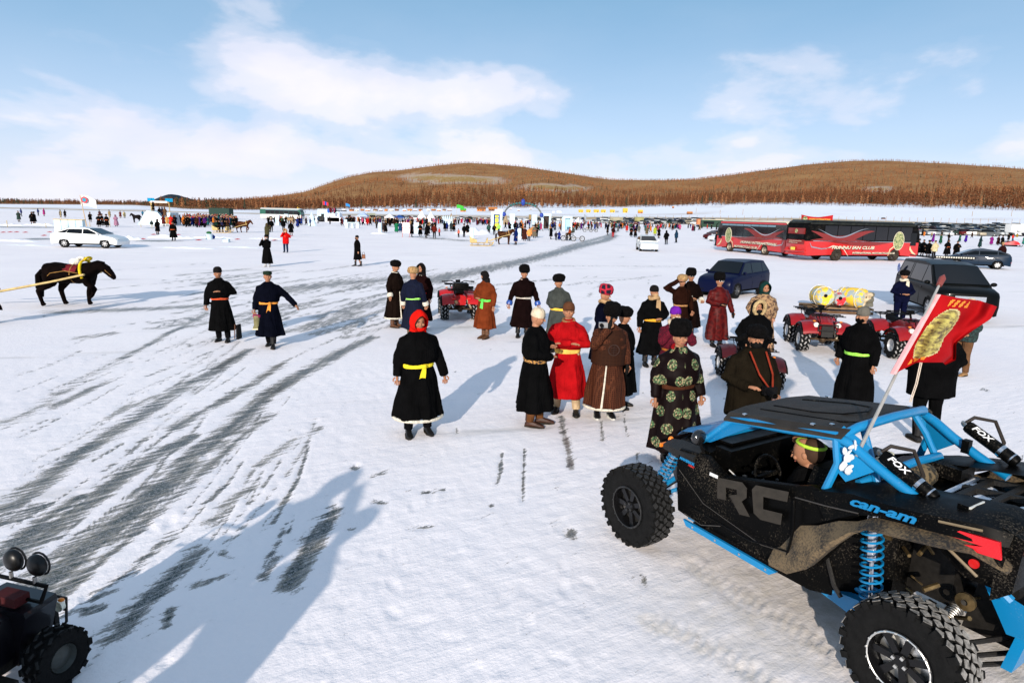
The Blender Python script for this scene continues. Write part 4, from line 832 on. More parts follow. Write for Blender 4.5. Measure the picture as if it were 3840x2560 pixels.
for s in (1, -1):
    Y = .70 * s
    door = [(.86, 1.07), (.83, .89), (.78, .52), (.67, .47), (-.22, .46), (-.36, .50), (-.54, .62), (-.70, .90), (-.84, 1.08), (-.72, 1.20), (-.42, 1.21), (-.30, 1.16), (.35, 1.0), (.55, 1.10)]
    b = MB(); n = len(door); out = [(x, Y + (.05 * s if (.5 < z < 1.05) else 0), z) for x, z in door]; inn = [(x, Y - .05 * s, z) for x, z in door]
    b.add(out + inn, [tuple(range(n)), tuple(range(2 * n - 1, n - 1, -1))] + [(i, i + n, (i + 1) % n + n, (i + 1) % n) for i in range(n)])
    if s > 0:
        b.tube([(.62, .765, .62), (.0, .775, .60), (-.45, .76, .68)], .006, 5); b.tube([(-.33, .76, .62), (-.36, .765, .85), (-.34, .765, 1.08)], .010, 6)
    o = bp_('door_panel', b, PLA)
    b = MB(); b.prism([(.70, .47), (.66, .42), (-.20, .395), (-.26, .445)], Y + .04 * s, Y + .065 * s); b.build('rocker_guard', BLU, bg_)
    b = MB()
    for k in range(4): b.box((.58 - .25 * k, Y + .068 * s, .445 - .006 * k), (.018, .01, .018))
    b.build('bolts', CHR, bg_)
    # rear fender: top skin and dusty flare lip
    top = [(-.42, 1.20, .70), (-.75, 1.31, .76), (-.97, 1.35, .82), (-1.21, 1.39, .84), (-1.53, 1.44, .80), (-1.66, 1.42, .72)]
    lo = [(-.60, .96, .80), (-.80, 1.10, .84), (-.97, 1.18, .88), (-1.21, 1.215, .90), (-1.50, 1.25, .87), (-1.66, 1.26, .78)]
    b = MB(); b.loft([[(x, .36 * s, z + .0), (x, .56 * s, z + .01), (x, y * s, z - .02), (x2, y2 * s - .02 * s, z2 + .07), (x2, y2 * s - .12 * s, z2 + .06)] for (x, z, y), (x2, z2, y2) in zip(top, lo)], close=True); bp_('rear_fender', b, PLA)
    fl = [(-.18, .46, .765, .22), (-.36, .49, .80, .42), (-.54, .64, .86, .36), (-.70, .88, .89, .22), (-.84, 1.06, .91, .09), (-.95, 1.15, .92, .08), (-1.16, 1.19, .93, .08), (-1.36, 1.225, .92, .08), (-1.52, 1.25, .88, .06), (-1.68, 1.18, .80, .05)]
    b = MB(); b.loft([[(x, (y - .10) * s, z + w * .9), (x, y * s, z + w * .25), (x, (y - .02) * s, z), (x, (y - .16) * s, z + .01)] for x, z, y, w in fl]); bp_('fender_flare', b, DUST)
    b = MB(); b.tube([(.84, .46 * s, 1.10), (.62, .64 * s, 1.24), (.40, .60 * s, 1.46), (.22, .60 * s, 1.49), (-.10, .60 * s, 1.53), (-.51, .60 * s, 1.60), (-.62, .58 * s, 1.56), (-.76, .57 * s, 1.48), (-.95, .56 * s, 1.39), (-1.17, .55 * s, 1.30)], [.026, .03, .032, .034, .034, .036, .036, .036, .036, .034], 10)
    b.tube([(-.50, .60 * s, 1.59), (-.56, .64 * s, 1.42), (-.50, .66 * s, 1.19)], .030, 8)
    b.add([(.42, .61 * s, 1.45), (.80, .53 * s, 1.14), (.56, .66 * s, 1.22), (.20, .62 * s, 1.46), (.42, .585 * s, 1.45), (.80, .50 * s, 1.14), (.56, .63 * s, 1.22), (.20, .59 * s, 1.46)], [(0, 1, 2, 3), (4, 5, 6, 7), (0, 4, 5, 1), (1, 5, 6, 2), (2, 6, 7, 3), (3, 7, 4, 0)])
    b.add([(-.50, .62 * s, 1.57), (-.80, .585 * s, 1.44), (-.62, .62 * s, 1.30), (-.54, .645 * s, 1.38), (-.50, .60 * s, 1.57), (-.80, .565 * s, 1.44), (-.62, .60 * s, 1.30), (-.54, .62 * s, 1.38)], [(0, 1, 2, 3), (4, 5, 6, 7), (0, 4, 5, 1), (1, 5, 6, 2), (2, 6, 7, 3), (3, 7, 4, 0)])
    b.tube([(-.56, .36 * s, 1.63), (-.64, .40 * s, 1.50), (-.74, .43 * s, 1.30)], .026, 8)
    bp_('cage_tube', b, BLU)
    # reservoirs with lettering
    p0, p1 = Vector((-.80, .53 * s, 1.545)), Vector((-1.16, .52 * s, 1.37)); d = (p1 - p0).normalized()
    if s < 0: p0 += Vector((-.04, -.05, .05)); p1 += Vector((-.04, -.05, .05))
    b = MB(); b.tube([p0, p0 + d * .02, p1 - d * .02, p1], [.040, .047, .047, .038], 16); r_ = bp_('shock_reservoir', b, PLA)
    b = MB(); b.tube([p0 + d * .265, p0 + d * .29], .0485, 16, cap=False); b.tube([p0 + d * .355, p0 + d * .365], .0485, 16, cap=False); b.build('steel_band', CHR, r_)
    b = MB(); b.tube([p0 + Vector((.03, 0, .0)), p0 - d * .02], [.02, .03], 10); b.build('end_fitting', STEEL, r_)
    nrm = Vector((0, .62, .78)); nrm = (nrm - d * nrm.dot(d)).normalized(); text('FOX', .055, pm((.8, .8, .8), .5), r_, p0 + d * .05 + nrm * .047 - d.cross(nrm) * (.020 if s > 0 else .020) * -1, basis(d, nrm.cross(d)), shear=.2, w=.15, bold=.02)
    b = MB()
    b.tube([p0 + Vector((.01, 0, .02)), p0 + Vector((-.03, -.03, .07)), p0 + Vector((-.13, -.14, .05)), p0 + Vector((-.20, -.16, -.10)), p0 + Vector((-.19, -.14, -.22))], .014, 7); bp_('hose', b, pm((.02, .015, .012), .6))
    b = MB(); b.box((-.90 + .02, .53 * s, 1.45), (.05, .06, .10)); bp_('clamp', b, PLA)
    # springs and dampers
    b = MB(); coil(b, (-.86, .66 * s, 1.12), (-.93, .66 * s, .50), .068, 11, .0085); bp_('coil_spring', b, BLU); b = MB(); coil(b, (1.04, .52 * s, .96), (1.18, .60 * s, .60), .058, 9, .0075); bp_('coil_spring', b, BLU)
    b = MB(); b.tube([(-.855, .66 * s, 1.16), (-.89, .66 * s, .84)], .038, 12); b.tube([(-.89, .66 * s, .86), (-.93, .66 * s, .46)], .014, 8); bp_('damper', b, CHR); b = MB(); b.tube([(1.02, .51 * s, 1.0), (1.12, .57 * s, .76)], .032, 12); b.tube([(1.12, .57 * s, .76), (1.19, .6 * s, .56)], .012, 8); bp_('damper', b, CHR)
    # suspension
    b = MB(); b.loft([[(x, (y - w) * s, z - h), (x, (y + w) * s, z - h), (x, (y + w) * s, z + h), (x, (y - w) * s, z + h)] for x, y, z, w, h in [(-.30, .50, .40, .03, .03), (-.60, .56, .40, .035, .04), (-.86, .62, .43, .04, .075), (-1.02, .64, .42, .035, .06), (-1.26, .66, .385, .03, .05)]]); bp_('trailing_arm', b, BLU)
    for q0_, q1_, r_ in (((-.38, .46 * s, .52), (-.95, .56 * s, .50), .022), ((-.50, .34 * s, .72), (-.98, .58 * s, .46), .02), ((1.20, .25 * s, .62), (1.26, .66 * s, .44), .024), ((1.02, .25 * s, .58), (1.24, .66 * s, .43), .02)):
        b = MB(); b.tube([q0_, q1_], r_, 8); bp_('suspension_arm', b, BLU)
    b = MB(); b.tube([(-1.18, .58 * s, 1.22), (-1.5, .50 * s, .98), (-1.62, .46 * s, .88)], [.03, .03, .034], 8); bp_('rear_brace', b, BLU)
    for pts_ in ([(-1.62, .12 * s, .52), (-1.32, .68 * s, .44)], [(-1.62, .12 * s, .40), (-1.32, .68 * s, .36)], [(-1.62, .12 * s, .32), (-1.32, .68 * s, .30)], [(1.30, .2 * s, .50), (1.32, .66 * s, .36)], [(-.55, .62 * s, .70), (-.66, .66 * s, .52), (-.72, .66 * s, .46)]):
        b = MB(); b.tube(pts_, .017, 7); bp_('radius_rod', b, PLM)
    b = MB(); b.tube([(-1.26, .12 * s, .55), (-1.26, .68 * s, .39)], [.03, .022], 10); coil(b, (-1.26, .2 * s, .53), (-1.26, .34 * s, .49), .045, 7, .007, 10); bp_('drive_shaft', b, STEEL)
    b = MB(); b.lathe([(.11, .60 * s), (.11, .612 * s), (.04, .612 * s), (.04, .60 * s)], 20, 'y', (-1.26, 0, .385)); bp_('brake_disc', b, pm((.30, .22, .10), .4, .8))
# roof
b = MB(); xs = [.46, .30, .02, -.30, -.50, -.56]; ys = [-.64, -.56, -.34, -.28, .28, .34, .56, .64]
def rz(x, y):
    z = 1.475 + (.46 - x) * .155; a = abs(y)
    z += .055 if a < .30 and -.48 < x < .34 else .035 if a < .36 else .03 if a < .60 else -.012
    if x < -.4 and a < .5: z -= .02
    return z
G = [[(x + (.10 * (1 - abs(y) / .64) if x > .4 else 0), y, rz(x, y)) for y in ys] for x in xs]
n = len(ys); b.add([p for r in G for p in r] + [(p[0], p[1], p[2] - .02) for r in G for p in r], [(i * n + j, i * n + j + 1, (i + 1) * n + j + 1, (i + 1) * n + j) for i in range(5) for j in range(n - 1)] + [(48 + i * n + j, 48 + (i + 1) * n + j, 48 + (i + 1) * n + j + 1, 48 + i * n + j + 1) for i in range(5) for j in range(n - 1)]
      + [(j, j + 1, 49 + j, 48 + j) for j in range(n - 1)] + [(40 + j, 41 + j, 89 + j, 88 + j) for j in range(n - 1)] + [(i * n, (i + 1) * n, 48 + (i + 1) * n, 48 + i * n) for i in range(5)] + [(i * n + 7, (i + 1) * n + 7, 48 + (i + 1) * n + 7, 48 + i * n + 7) for i in range(5)])
rf_ = bp_('roof', b, pm((.030, .025, .020), .6, var=.3, scale=5, spec=.15, bump=.35, bscale=90), smooth=20)
b = MB()
for a in ([(.30, .20), (-.10, .26), (-.30, .20), (-.38, 0), (-.30, -.20), (-.10, -.26), (.30, -.20)], [(.34, .32), (-.38, .36), (-.50, .22), (-.52, 0)]):
    b.tube([(x, y, rz(x, y) + .004) for x, y in a], [.012] * len(a), 5, flat=.5)
b.build('groove', PLA, rf_)
b = MB()
for x, y in ((.30, .58), (.30, -.58), (-.30, .58), (-.40, .50), (-.45, -.5), (-.48, 0)): b.box((x, y, rz(x, y) + .006), (.03, .03, .01))
b.build('roof_bolt', CHR, rf_)
b = MB(); b.tube([(-.52, .58, 1.60), (-.57, .46, 1.665), (-.58, 0, 1.68), (-.57, -.46, 1.665), (-.52, -.58, 1.62)], .034, 10)
b.tube([(-.66, .52, 1.28), (-.72, .30, 1.34), (-.74, -.10, 1.36), (-.74, -.44, 1.34), (-.76, -.50, 1.22)], .032, 10); b.tube([(-.72, -.42, 1.34), (-.86, -.46, 1.18)], .02, 8); b.quad((-.50, .62, 1.62), (-.50, .52, 1.665), (-.70, .50, 1.56), (-.70, .60, 1.52), .006); bp_('rear_hoop', b, BLU)
# tub, hood, nose, deck
b = MB(); b.loft([[(x, -w, z0), (x, w, z0), (x, w * 1.04, z1), (x, -w * 1.04, z1)] for x, w, z0, z1 in [(.80, .40, .38, .95), (.55, .62, .36, .60), (-.45, .62, .36, .58), (-.62, .60, .40, 1.10), (-.95, .45, .45, 1.22)]]); bp_('floor_tub', b, PLA)
b = MB(); b.loft([[(x, -w, z0), (x, w, z0), (x, w, z1 - .06), (x, w * .6, z1), (x, -w * .6, z1), (x, -w, z1 - .06)] for x, w, z0, z1 in [(.58, .62, .60, 1.17), (.85, .55, .55, 1.16), (1.12, .44, .62, 1.06), (1.34, .26, .62, .92), (1.42, .16, .60, .82)]]); bp_('nose_body', b, PLA)
b = MB(); b.loft([[(x, y - w, z), (x, y + w, z), (x, y + w * .8, z + .025), (x, y - w * .8, z + .025)] for x, y, w, z in [(.66, 0, .50, 1.185), (.95, 0, .46, 1.16), (1.15, 0, .36, 1.09), (1.38, 0, .18, .95)]]); bp_('bonnet', b, BLU, smooth=20)
b = MB(); b.quad((.50, .45, 1.19), (.66, .45, 1.185), (.66, -.45, 1.185), (.50, -.45, 1.19), .02); b.box((.50, 0, 1.08), (.16, 1.1, .16)); bp_('dashboard', b, PLA)
b = MB(); b.loft([[(.66, .60, 1.0), (.66, .74, .98), (.66, .74, 1.06), (.66, .60, 1.12)], [(.95, .56, 1.02), (.95, .70, .99), (.95, .70, 1.05), (.95, .56, 1.10)], [(1.16, .50, .98), (1.16, .60, .96), (1.16, .60, 1.0), (1.16, .50, 1.04)]]); bp_('front_fender', b, PLM); b = MB(); b.loft([[(x, -y2, z) for x, y2, z in r] for r in [[(.66, .60, 1.0), (.66, .74, .98), (.66, .74, 1.06), (.66, .60, 1.12)], [(.95, .56, 1.02), (.95, .70, .99), (.95, .70, 1.05), (.95, .56, 1.10)], [(1.16, .50, .98), (1.16, .60, .96), (1.16, .60, 1.0), (1.16, .50, 1.04)]]]); bp_('front_fender', b, PLM)
b = MB(); b.box((1.19, .56, .98), (.02, .09, .035)); b.ell((1.16, .50, 1.03), (.025, .03, .03), 8, 6); bp_('amber_lamp', b, pm((.85, .22, .02), .3))
for s in (1, -1):
    b = MB(); b.ell((.64, .72 * s, 1.25), (.05, .08, .07), 12, 8); b.tube([(.64, .70 * s, 1.20), (.66, .62 * s, 1.10)], .016, 7); bp_('mirror', b, pm((.008, .008, .009), .2, spec=.5, coat=.5))
# seats, wheel, harness clutter
for s in (1, -1):
    b = MB(); b.loft([[(x, .30 * s - w, z), (x, .30 * s + w, z), (x - .06, .30 * s + w, z + .10), (x - .06, .30 * s - w, z + .10)] for x, w, z in [(.10, .22, .50), (-.22, .24, .46)]]); b.loft([[(-.26, .30 * s - w, z), (-.26, .30 * s + w, z), (-.38, .30 * s + w, z + .0), (-.38, .30 * s - w, z + .0)] for w, z in [(.24, .5), (.26, .9), (.20, 1.12), (.13, 1.26)]]); bp_('seat', b, PLA)
b = MB(); b.tube([(.22 + .06 * sin(a), .30 + .16 * cos(a), .98 + .15 * sin(a)) for a in [2 * pi * j / 20 for j in range(21)]], .014, 7); b.tube([(.45, .30, .95), (.22, .30, .98)], .02, 8); b.box((.22, .30, .98), (.03, .3, .03)); bp_('steering_wheel', b, PLA)
b = MB()
for k in range(9): b.box((.30 + .05 * sin(k * 3.), .50 - .05 * k, .92 + .05 * cos(k * 2.)), (.03, .03, .02))
b.tube([(.42, .56, 1.0), (.30, .50, .90), (.15, .52, .86)], .008, 5); bp_('dash_fittings', b, STEEL)
b = MB(); b.box((.40, .775, 1.0), (.085, .004, .028), T=Matrix.Identity(4)); bp_('warning_label', b, pm((.7, .68, .65), .5, var=.5, scale=120))
# rear deck with snow lying between the rack bars
b = MB(); b.loft([[(x, -w, z - .10), (x, w, z - .10), (x, w, z), (x, -w, z)] for x, w, z in [(-.74, .42, 1.16), (-1.0, .50, 1.22), (-1.62, .54, 1.30)]]); b.box((-.86, .40, 1.26), (.22, .20, .08)); b.box((-.86, -.40, 1.28), (.22, .22, .10)); bp_('rear_deck', b, PLA)
b = MB()
for q in range(26):
    x = -1.04 - .56 * random.random(); y = random.uniform(-.46, .46); b.ell((x, y, 1.225 + (-1.0 - x) * .13), (random.uniform(.03, .10), random.uniform(.03, .09), .018), 9, 5)
b.tube([(-1.0, -.5, 1.24), (-1.02, .4, 1.24), (-1.2, .5, 1.27), (-1.6, .52, 1.32)], .022, 7, flat=.5); o = bp_('snow_cover', b, pm((.8, .82, .86), .8, bump=.4)); o['kind'] = 'stuff'
b = MB()
for y in (-.42, -.14, .14, .42): b.loft([[(x, y - .03, z), (x, y + .03, z), (x, y + .022, z + .035), (x, y - .022, z + .035)] for x, z in ((-1.05, 1.25), (-1.62, 1.325))])
for x in (-1.12, -1.32, -1.52): b.loft([[(x - .025, y, 1.25 + (-1.05 - x) * .13), (x + .025, y, 1.25 + (-1.05 - x) * .13), (x + .02, y, 1.285 + (-1.05 - x) * .13), (x - .02, y, 1.285 + (-1.05 - x) * .13)] for y in (-.44, .44)])
bp_('rack_bar', b, PLM)
# tail
b = MB(); b.loft([[(-1.60, y, .95), (-1.70, y, 1.05), (-1.72, y, 1.38), (-1.60, y, 1.42)] for y in (-.72, .72)]); b.add([(-1.30, .80, 1.20), (-1.66, .80, 1.22), (-1.66, .72, 1.40), (-1.40, .78, 1.40), (-1.66, .60, .98), (-1.45, .70, 1.02)], [(0, 1, 2, 3), (0, 5, 4, 1)]); bp_('tail_panel', b, PLA)
for s in (1, -1):
    b = MB(); ch = [(-1.38, 1.30), (-1.44, 1.355), (-1.64, 1.375), (-1.66, 1.275), (-1.42, 1.255), (-1.45, 1.275), (-1.57, 1.315)]
    b.prism(ch, .842 * s if s > 0 else -.842, .825 * s if s > 0 else -.825); b.box((-1.725, .58 * s, 1.32), (.012, .22, .08)); bp_('tail_light', b, pm((.62, .006, .012), .25, coat=.5))
    b = MB(); b.lathe([(.001, .795 * s), (.028, .795 * s), (.028, .785 * s)], 14, 'y', (-1.52, 0, 1.17)); bp_('reflector', b, pm((.5, .01, .01), .3))
    b = MB(); b.tube([(-1.26, .85 * s, 1.22), (-1.40, .845 * s, 1.225), (-1.56, .83 * s, 1.12)], .010, 5); b.tube([(-1.33, .855 * s, 1.37), (-1.55, .84 * s, 1.405)], .008, 5); bp_('trim_strip', b, pm((.20, .15, .09), .5))
b = MB(); b.box((-1.36, .54, 1.41), (.06, .20, .055)); bp_('work_light', b, PLA); b = MB(); b.box((-1.395, .54, 1.41), (.012, .18, .045)); bp_('light_lens', b, pm((.75, .75, .7), .2, var=.3, scale=90))
b = MB(); b.box((-1.45, 0, .62), (.30, .36, .40), taper=.7); b.tube([(-.5, 0, .6), (-1.5, 0, .55)], .09, 10); b.box((-1.0, 0, .80), (.5, .5, .5), taper=.8); bp_('engine', b, pm((.02, .018, .016), .5, .5, .4))
b = MB(); b.loft([[(-1.60, y, .36), (-1.66, y, .36), (-1.74, y, .78), (-1.68, y, .80)] for y in (-.34, .34)]); b.add([(-1.60, .35, .60), (-1.45, .42, .92), (-1.70, .42, .86), (-1.74, .35, .62)], [(0, 1, 2, 3)]); bp_('rear_plate', b, BLU)
b = MB()
for k in range(26):
    y = random.uniform(.05, .55); x = random.uniform(-1.55, -.75); z = random.uniform(.5, 1.05)
    b.tube([(x, y, z), (x + random.uniform(-.12, .12), y + random.uniform(-.1, .1), z + random.uniform(-.1, .1))], random.uniform(.006, .02), 6)
b.lathe([(.06, 0), (.06, .02), (.02, .03)], 14, 'y', (-1.38, .40, .72)); o = bp_('engine_fittings', b, pm((.16, .11, .05), .45, .7, .6)); o['kind'] = 'stuff'
b = MB(); b.tube([(-1.74, .30, .56), (-1.84, .22, .60), (-1.84, -.3, .60)], .03, 10); b.tube([(-1.72, .1, .70), (-1.90, .05, .66), (-1.90, -.35, .66)], .022, 8); b.ell((-1.80, .12, .60), (.07, .06, .09), 10, 8); bp_('tow_bracket', b, pm((.30, .27, .22), .5, .7, .5))
# lettering on the side
NX = Vector((-1, 0, 0))
b = MB(); b.tube([(.80, .752, .90), (.50, .755, .70), (-.10, .757, .60), (-.40, .76, .66), (-.52, .80, .80)], .003, 4); b.tube([(-.34, .76, 1.10), (-.60, .80, 1.15), (-.85, .84, 1.21)], .005, 5); b.tube([(.70, .75, .52), (.50, .757, .50), (.30, .757, .58)], .004, 5); bp_('panel_seam', b, pm((.05, .045, .04), .5))
LT = Matrix.Translation((.34, .756, .72)) @ basis((-1, 0, .20), (0, 0, 1)) @ Matrix.Rotation(pi / 2, 4, 'X') @ Matrix.Scale(-1, 4, (0, 0, 1)) @ Matrix.Rotation(0, 4, 'X')
for pl in ([(0, .09), (.02, .27), (.27, .27), (.31, .23), (.30, .15), (.25, .11), (.32, 0), (.22, 0), (.13, .14), (.21, .16), (.21, .20), (.10, .20), (.09, .09)], [(.36, .04), (.36, .23), (.40, .27), (.69, .27), (.67, .19), (.46, .19), (.45, .09), (.62, .09), (.60, 0), (.42, 0)]):
    b = MB(); b.prism(pl, 0, .004, T=LT); bp_('lettering', b, pm((.026, .022, .017), .75, var=.2), smooth=False)
text('can-am', .085, BLU, bg_, (-.78, .826, 1.24), basis((-1, .17, .17), (0, -.42, 1)), shear=.2, w=.46, bold=.03)
text('MAVERICK', .034, BLU, bg_, (.80, .756, 1.005), basis((-1, 0, -.05), (0, 0, 1)), shear=.2, w=.17, bold=.02)
text('XRC', .022, pm((.5, .03, .03), .5), bg_, (.70, .757, .978), basis((-1, 0, -.05), (0, 0, 1)), shear=.2, w=.07, bold=.02)
text('ROTAX', .018, BLU, bg_, (.65, .755, .495), basis((-1, 0, 0), (0, 0, 1)), w=.07, bold=.02)
def bw(x, y, z): return BO + Matrix.Rotation(BA, 3, 'Z') @ Vector((x, y, z))
# ------------------------------------------------------------------ red flag on its pole
fb = bw(-.66, .60, 1.50); ft = atd(3530, 1052, 4.95)
fg = thing('flag', 'large red flag with gold oval emblem on a slanting pole fixed to the buggy', 'flag', fb)
b = MB(); b.tube([(0, 0, 0), ft - fb], [.014, .009], 8); b.build('pole', pm((.45, .42, .38), .35, .5), fg)
b = MB(); d = (ft - fb).normalized(); b.tube([ft - fb - d * .05, ft - fb + d * .02, ft - fb + d * .06], [.02, .026, .004], 8); b.build('finial', pm((.25, .06, .05), .5, .3), fg)
def fpt(u, v, off=0):
    S = lambda a, t: [x + (y - x) * t for x, y in zip(a, a)]
    bot = [(0, 2055, 858), (.35, 2105, 832), (.7, 2165, 832), (1, 2172, 838)]; top = [(0, 2158, 676), (.3, 2200, 684), (.65, 2250, 690), (1, 2290, 704)]
    rt = [(0, 2172, 838), (.2, 2196, 826), (.4, 2196, 788), (.62, 2236, 758), (.8, 2276, 732), (1, 2290, 704)]
    g = lambda L, t: (float(np.interp(t, [q[0] for q in L], [q[1] for q in L])), float(np.interp(t, [q[0] for q in L], [q[2] for q in L])))
    (bx, by), (tx, ty), (rx, ry) = g(bot, u), g(top, u), g(rt, v)
    lx, ly = 2055 + (2158 - 2055) * v, 858 + (676 - 858) * v
    cx = (bx * (1 - v) + tx * v) + (lx * (1 - u) + rx * u) - ((2055 * (1 - u) + 2172 * u) * (1 - v) + (2158 * (1 - u) + 2290 * u) * v)
    cy = (by * (1 - v) + ty * v) + (ly * (1 - u) + ry * u) - ((858 * (1 - u) + 838 * u) * (1 - v) + (676 * (1 - u) + 704 * u) * v)
    yb = fb.y + (ft.y - fb.y) * (.36 + .58 * v) + .15 * u + .085 * sin(u * 8.5 + v * 2.6) * min(1, u * 2.5) + .03 * sin(u * 17 - v * 4) * u
    return atd(cx * 1.6327, cy * 1.6327, yb - off)
N = 44; b = MB(); b.add([fpt(i / N, j / 26) - fb for i in range(N + 1) for j in range(27)], [(i * 27 + j, (i + 1) * 27 + j, (i + 1) * 27 + j + 1, i * 27 + j + 1) for i in range(N) for j in range(26)])
b.build('cloth', pm((.33, .005, .007), .7, var=.15, scale=4, spec=.05), fg, smooth=True, fix=False)
b = MB(); b.loft([[p + Vector((.022 * cos(a), .022 * sin(a), 0)) for a in (0, 1.05, 2.1, 3.14, 4.2, 5.2)] for p in [fpt(0, j / 12) - fb - Vector((.012, 0, 0)) for j in range(13)]]); b.build('pole_sleeve', pm((.72, .36, .36), .8, spec=.1), fg)
def patch(pred, name, m, off=.006, n=60):
    b = MB(); nu = n; V_ = {}; 
    def vid(i, j):
        if (i, j) not in V_: V_[(i, j)] = len(b.v); b.v.append(tuple(fpt(i / nu, j / nu, off) - fb))
        return V_[(i, j)]
    for i in range(nu):
        for j in range(nu):
            if pred((i + .5) / nu, (j + .5) / nu): b.f.append((vid(i, j), vid(i + 1, j), vid(i + 1, j + 1), vid(i, j + 1))); b.m.append(0)
    return b.build(name, m, fg, fix=False)
gold = bpy.data.materials.new('gold embroidery'); gold.use_nodes = True; t = gold.node_tree; bb = t.nodes['Principled BSDF']; tc = nd(t, 'ShaderNodeTexCoord'); mp = nd(t, 'ShaderNodeMapping'); mp.inputs['Scale'].default_value = (1, 1, 3.2); t.links.new(tc.outputs['Object'], mp.inputs[0]); n = nd(t, 'ShaderNodeTexNoise', _Scale=13, _Detail=5, _Roughness=.65); t.links.new(mp.outputs[0], n.inputs['Vector'])
t.links.new(mixc(t, ramp(t, n.outputs[0], [(.40, 0), (.60, 1)]), (.09, .055, .02), (.50, .42, .10)), bb.inputs['Base Color']); bb.inputs['Roughness'].default_value = .6
patch(lambda u, v: ((u - .33) / .225) ** 2 + ((v - .46) / .36) ** 2 < 1, 'gold_emblem', gold)
patch(lambda u, v: 1 < ((u - .33) / .225) ** 2 + ((v - .46) / .36) ** 2 < 1.12, 'emblem_ring', pm((.5, .42, .2), .6), .005)
patch(lambda u, v: (.05 < v < .13 and .16 < u < .42 and sin(u * 60 + v * 40) > -.5) or (.86 < v < .97 and .22 < u < .52 and sin(u * 70 - v * 30) > 0), 'orange_lettering', pm((.70, .22, .02), .7), .006)
b = MB(); q = fpt(.4, 0) - fb
for dx_ in (0, .012): b.tube([q + Vector((dx_, 0, 0)), q + Vector((-.01 + dx_, 0, -.16)), q + Vector((-.035 + dx_, 0, -.30))], .004, 5)
b.build('cord', pm((.6, .5, .4), .8), fg)
b = MB(); p = bw(-.60, .62, 1.55) - fb
for k in range(12):
    c_ = p + Vector((random.uniform(-.04, .04), random.uniform(-.05, .0), random.uniform(-.16, .04))); b.ell(c_, (random.uniform(.008, .05), .012, random.uniform(.008, .04)), 5, 4, T=Matrix.Translation(c_) @ Matrix.Rotation(random.random() * 3, 4, 'Y') @ Matrix.Translation(-c_))
b.build('tape_wrap', pm((.62, .66, .68), .25, spec=.7), fg)
# driver, jug and bag behind the seats
drv = person('driver of the blue buggy in black with a lime headband, hand raised to the head', bw(-.16, .30, 0), -147.7 + 0, 1.74, dress='jacket', col=BK3, hat=None, arms=('brow', 'hold'), seat=.52, bulk=.95, hpitch=18, hyaw=20, trous=BK3, footup=.30)
b = MB(); b.tube([(.092 * cos(a), .108 * sin(a), 1.68 - .01 * sin(a)) for a in [2 * pi * j / 18 for j in range(19)]], .014, 6); c_ = MB(); c_.ell((0, .022, 1.632), (.084, .094, .104), 14, 9); c_ = c_.build('hair', pm((.05, .028, .018), .8, spec=.1), drv); c_.location.z = -.34; c_.rotation_euler = (radians(0), 0, 0); o = b.build('headband', pm((.45, .75, .05), .6), drv); o.location.z = -.34
q = thing('jug', 'cream plastic jug standing behind the buggy seats', 'jug', bw(-.66, .16, 1.12), BA); b = MB(); b.loft([[(.10 * f * cos(a), .13 * f * sin(a), z) for a in [2 * pi * (j + .5) / 12 for j in range(12)]] for z, f in ((0, .9), (.03, 1), (.22, 1), (.27, .8), (.29, .3))]); b.build('jug_body', pm((.75, .72, .60), .4), q); b = MB(); b.tube([(.0, 0, .28), (0, 0, .33)], .035, 10); b.build('cap', pm((.7, .66, .5), .5), q)
q = thing('camouflage_bag', 'camouflage bag lying behind the buggy seats beside the jug', 'bag', bw(-.72, -.16, 1.18), BA); b = MB(); b.ell((0, 0, .06), (.14, .18, .10), 14, 9); b.build('bag_body', camo((.14, .10, .05), (.02, .017, .01), 18), q); b = MB(); b.tube([(-.05, -.1, .12), (0, 0, .20), (.05, .1, .12)], .01, 6); b.build('strap', BLK, q)
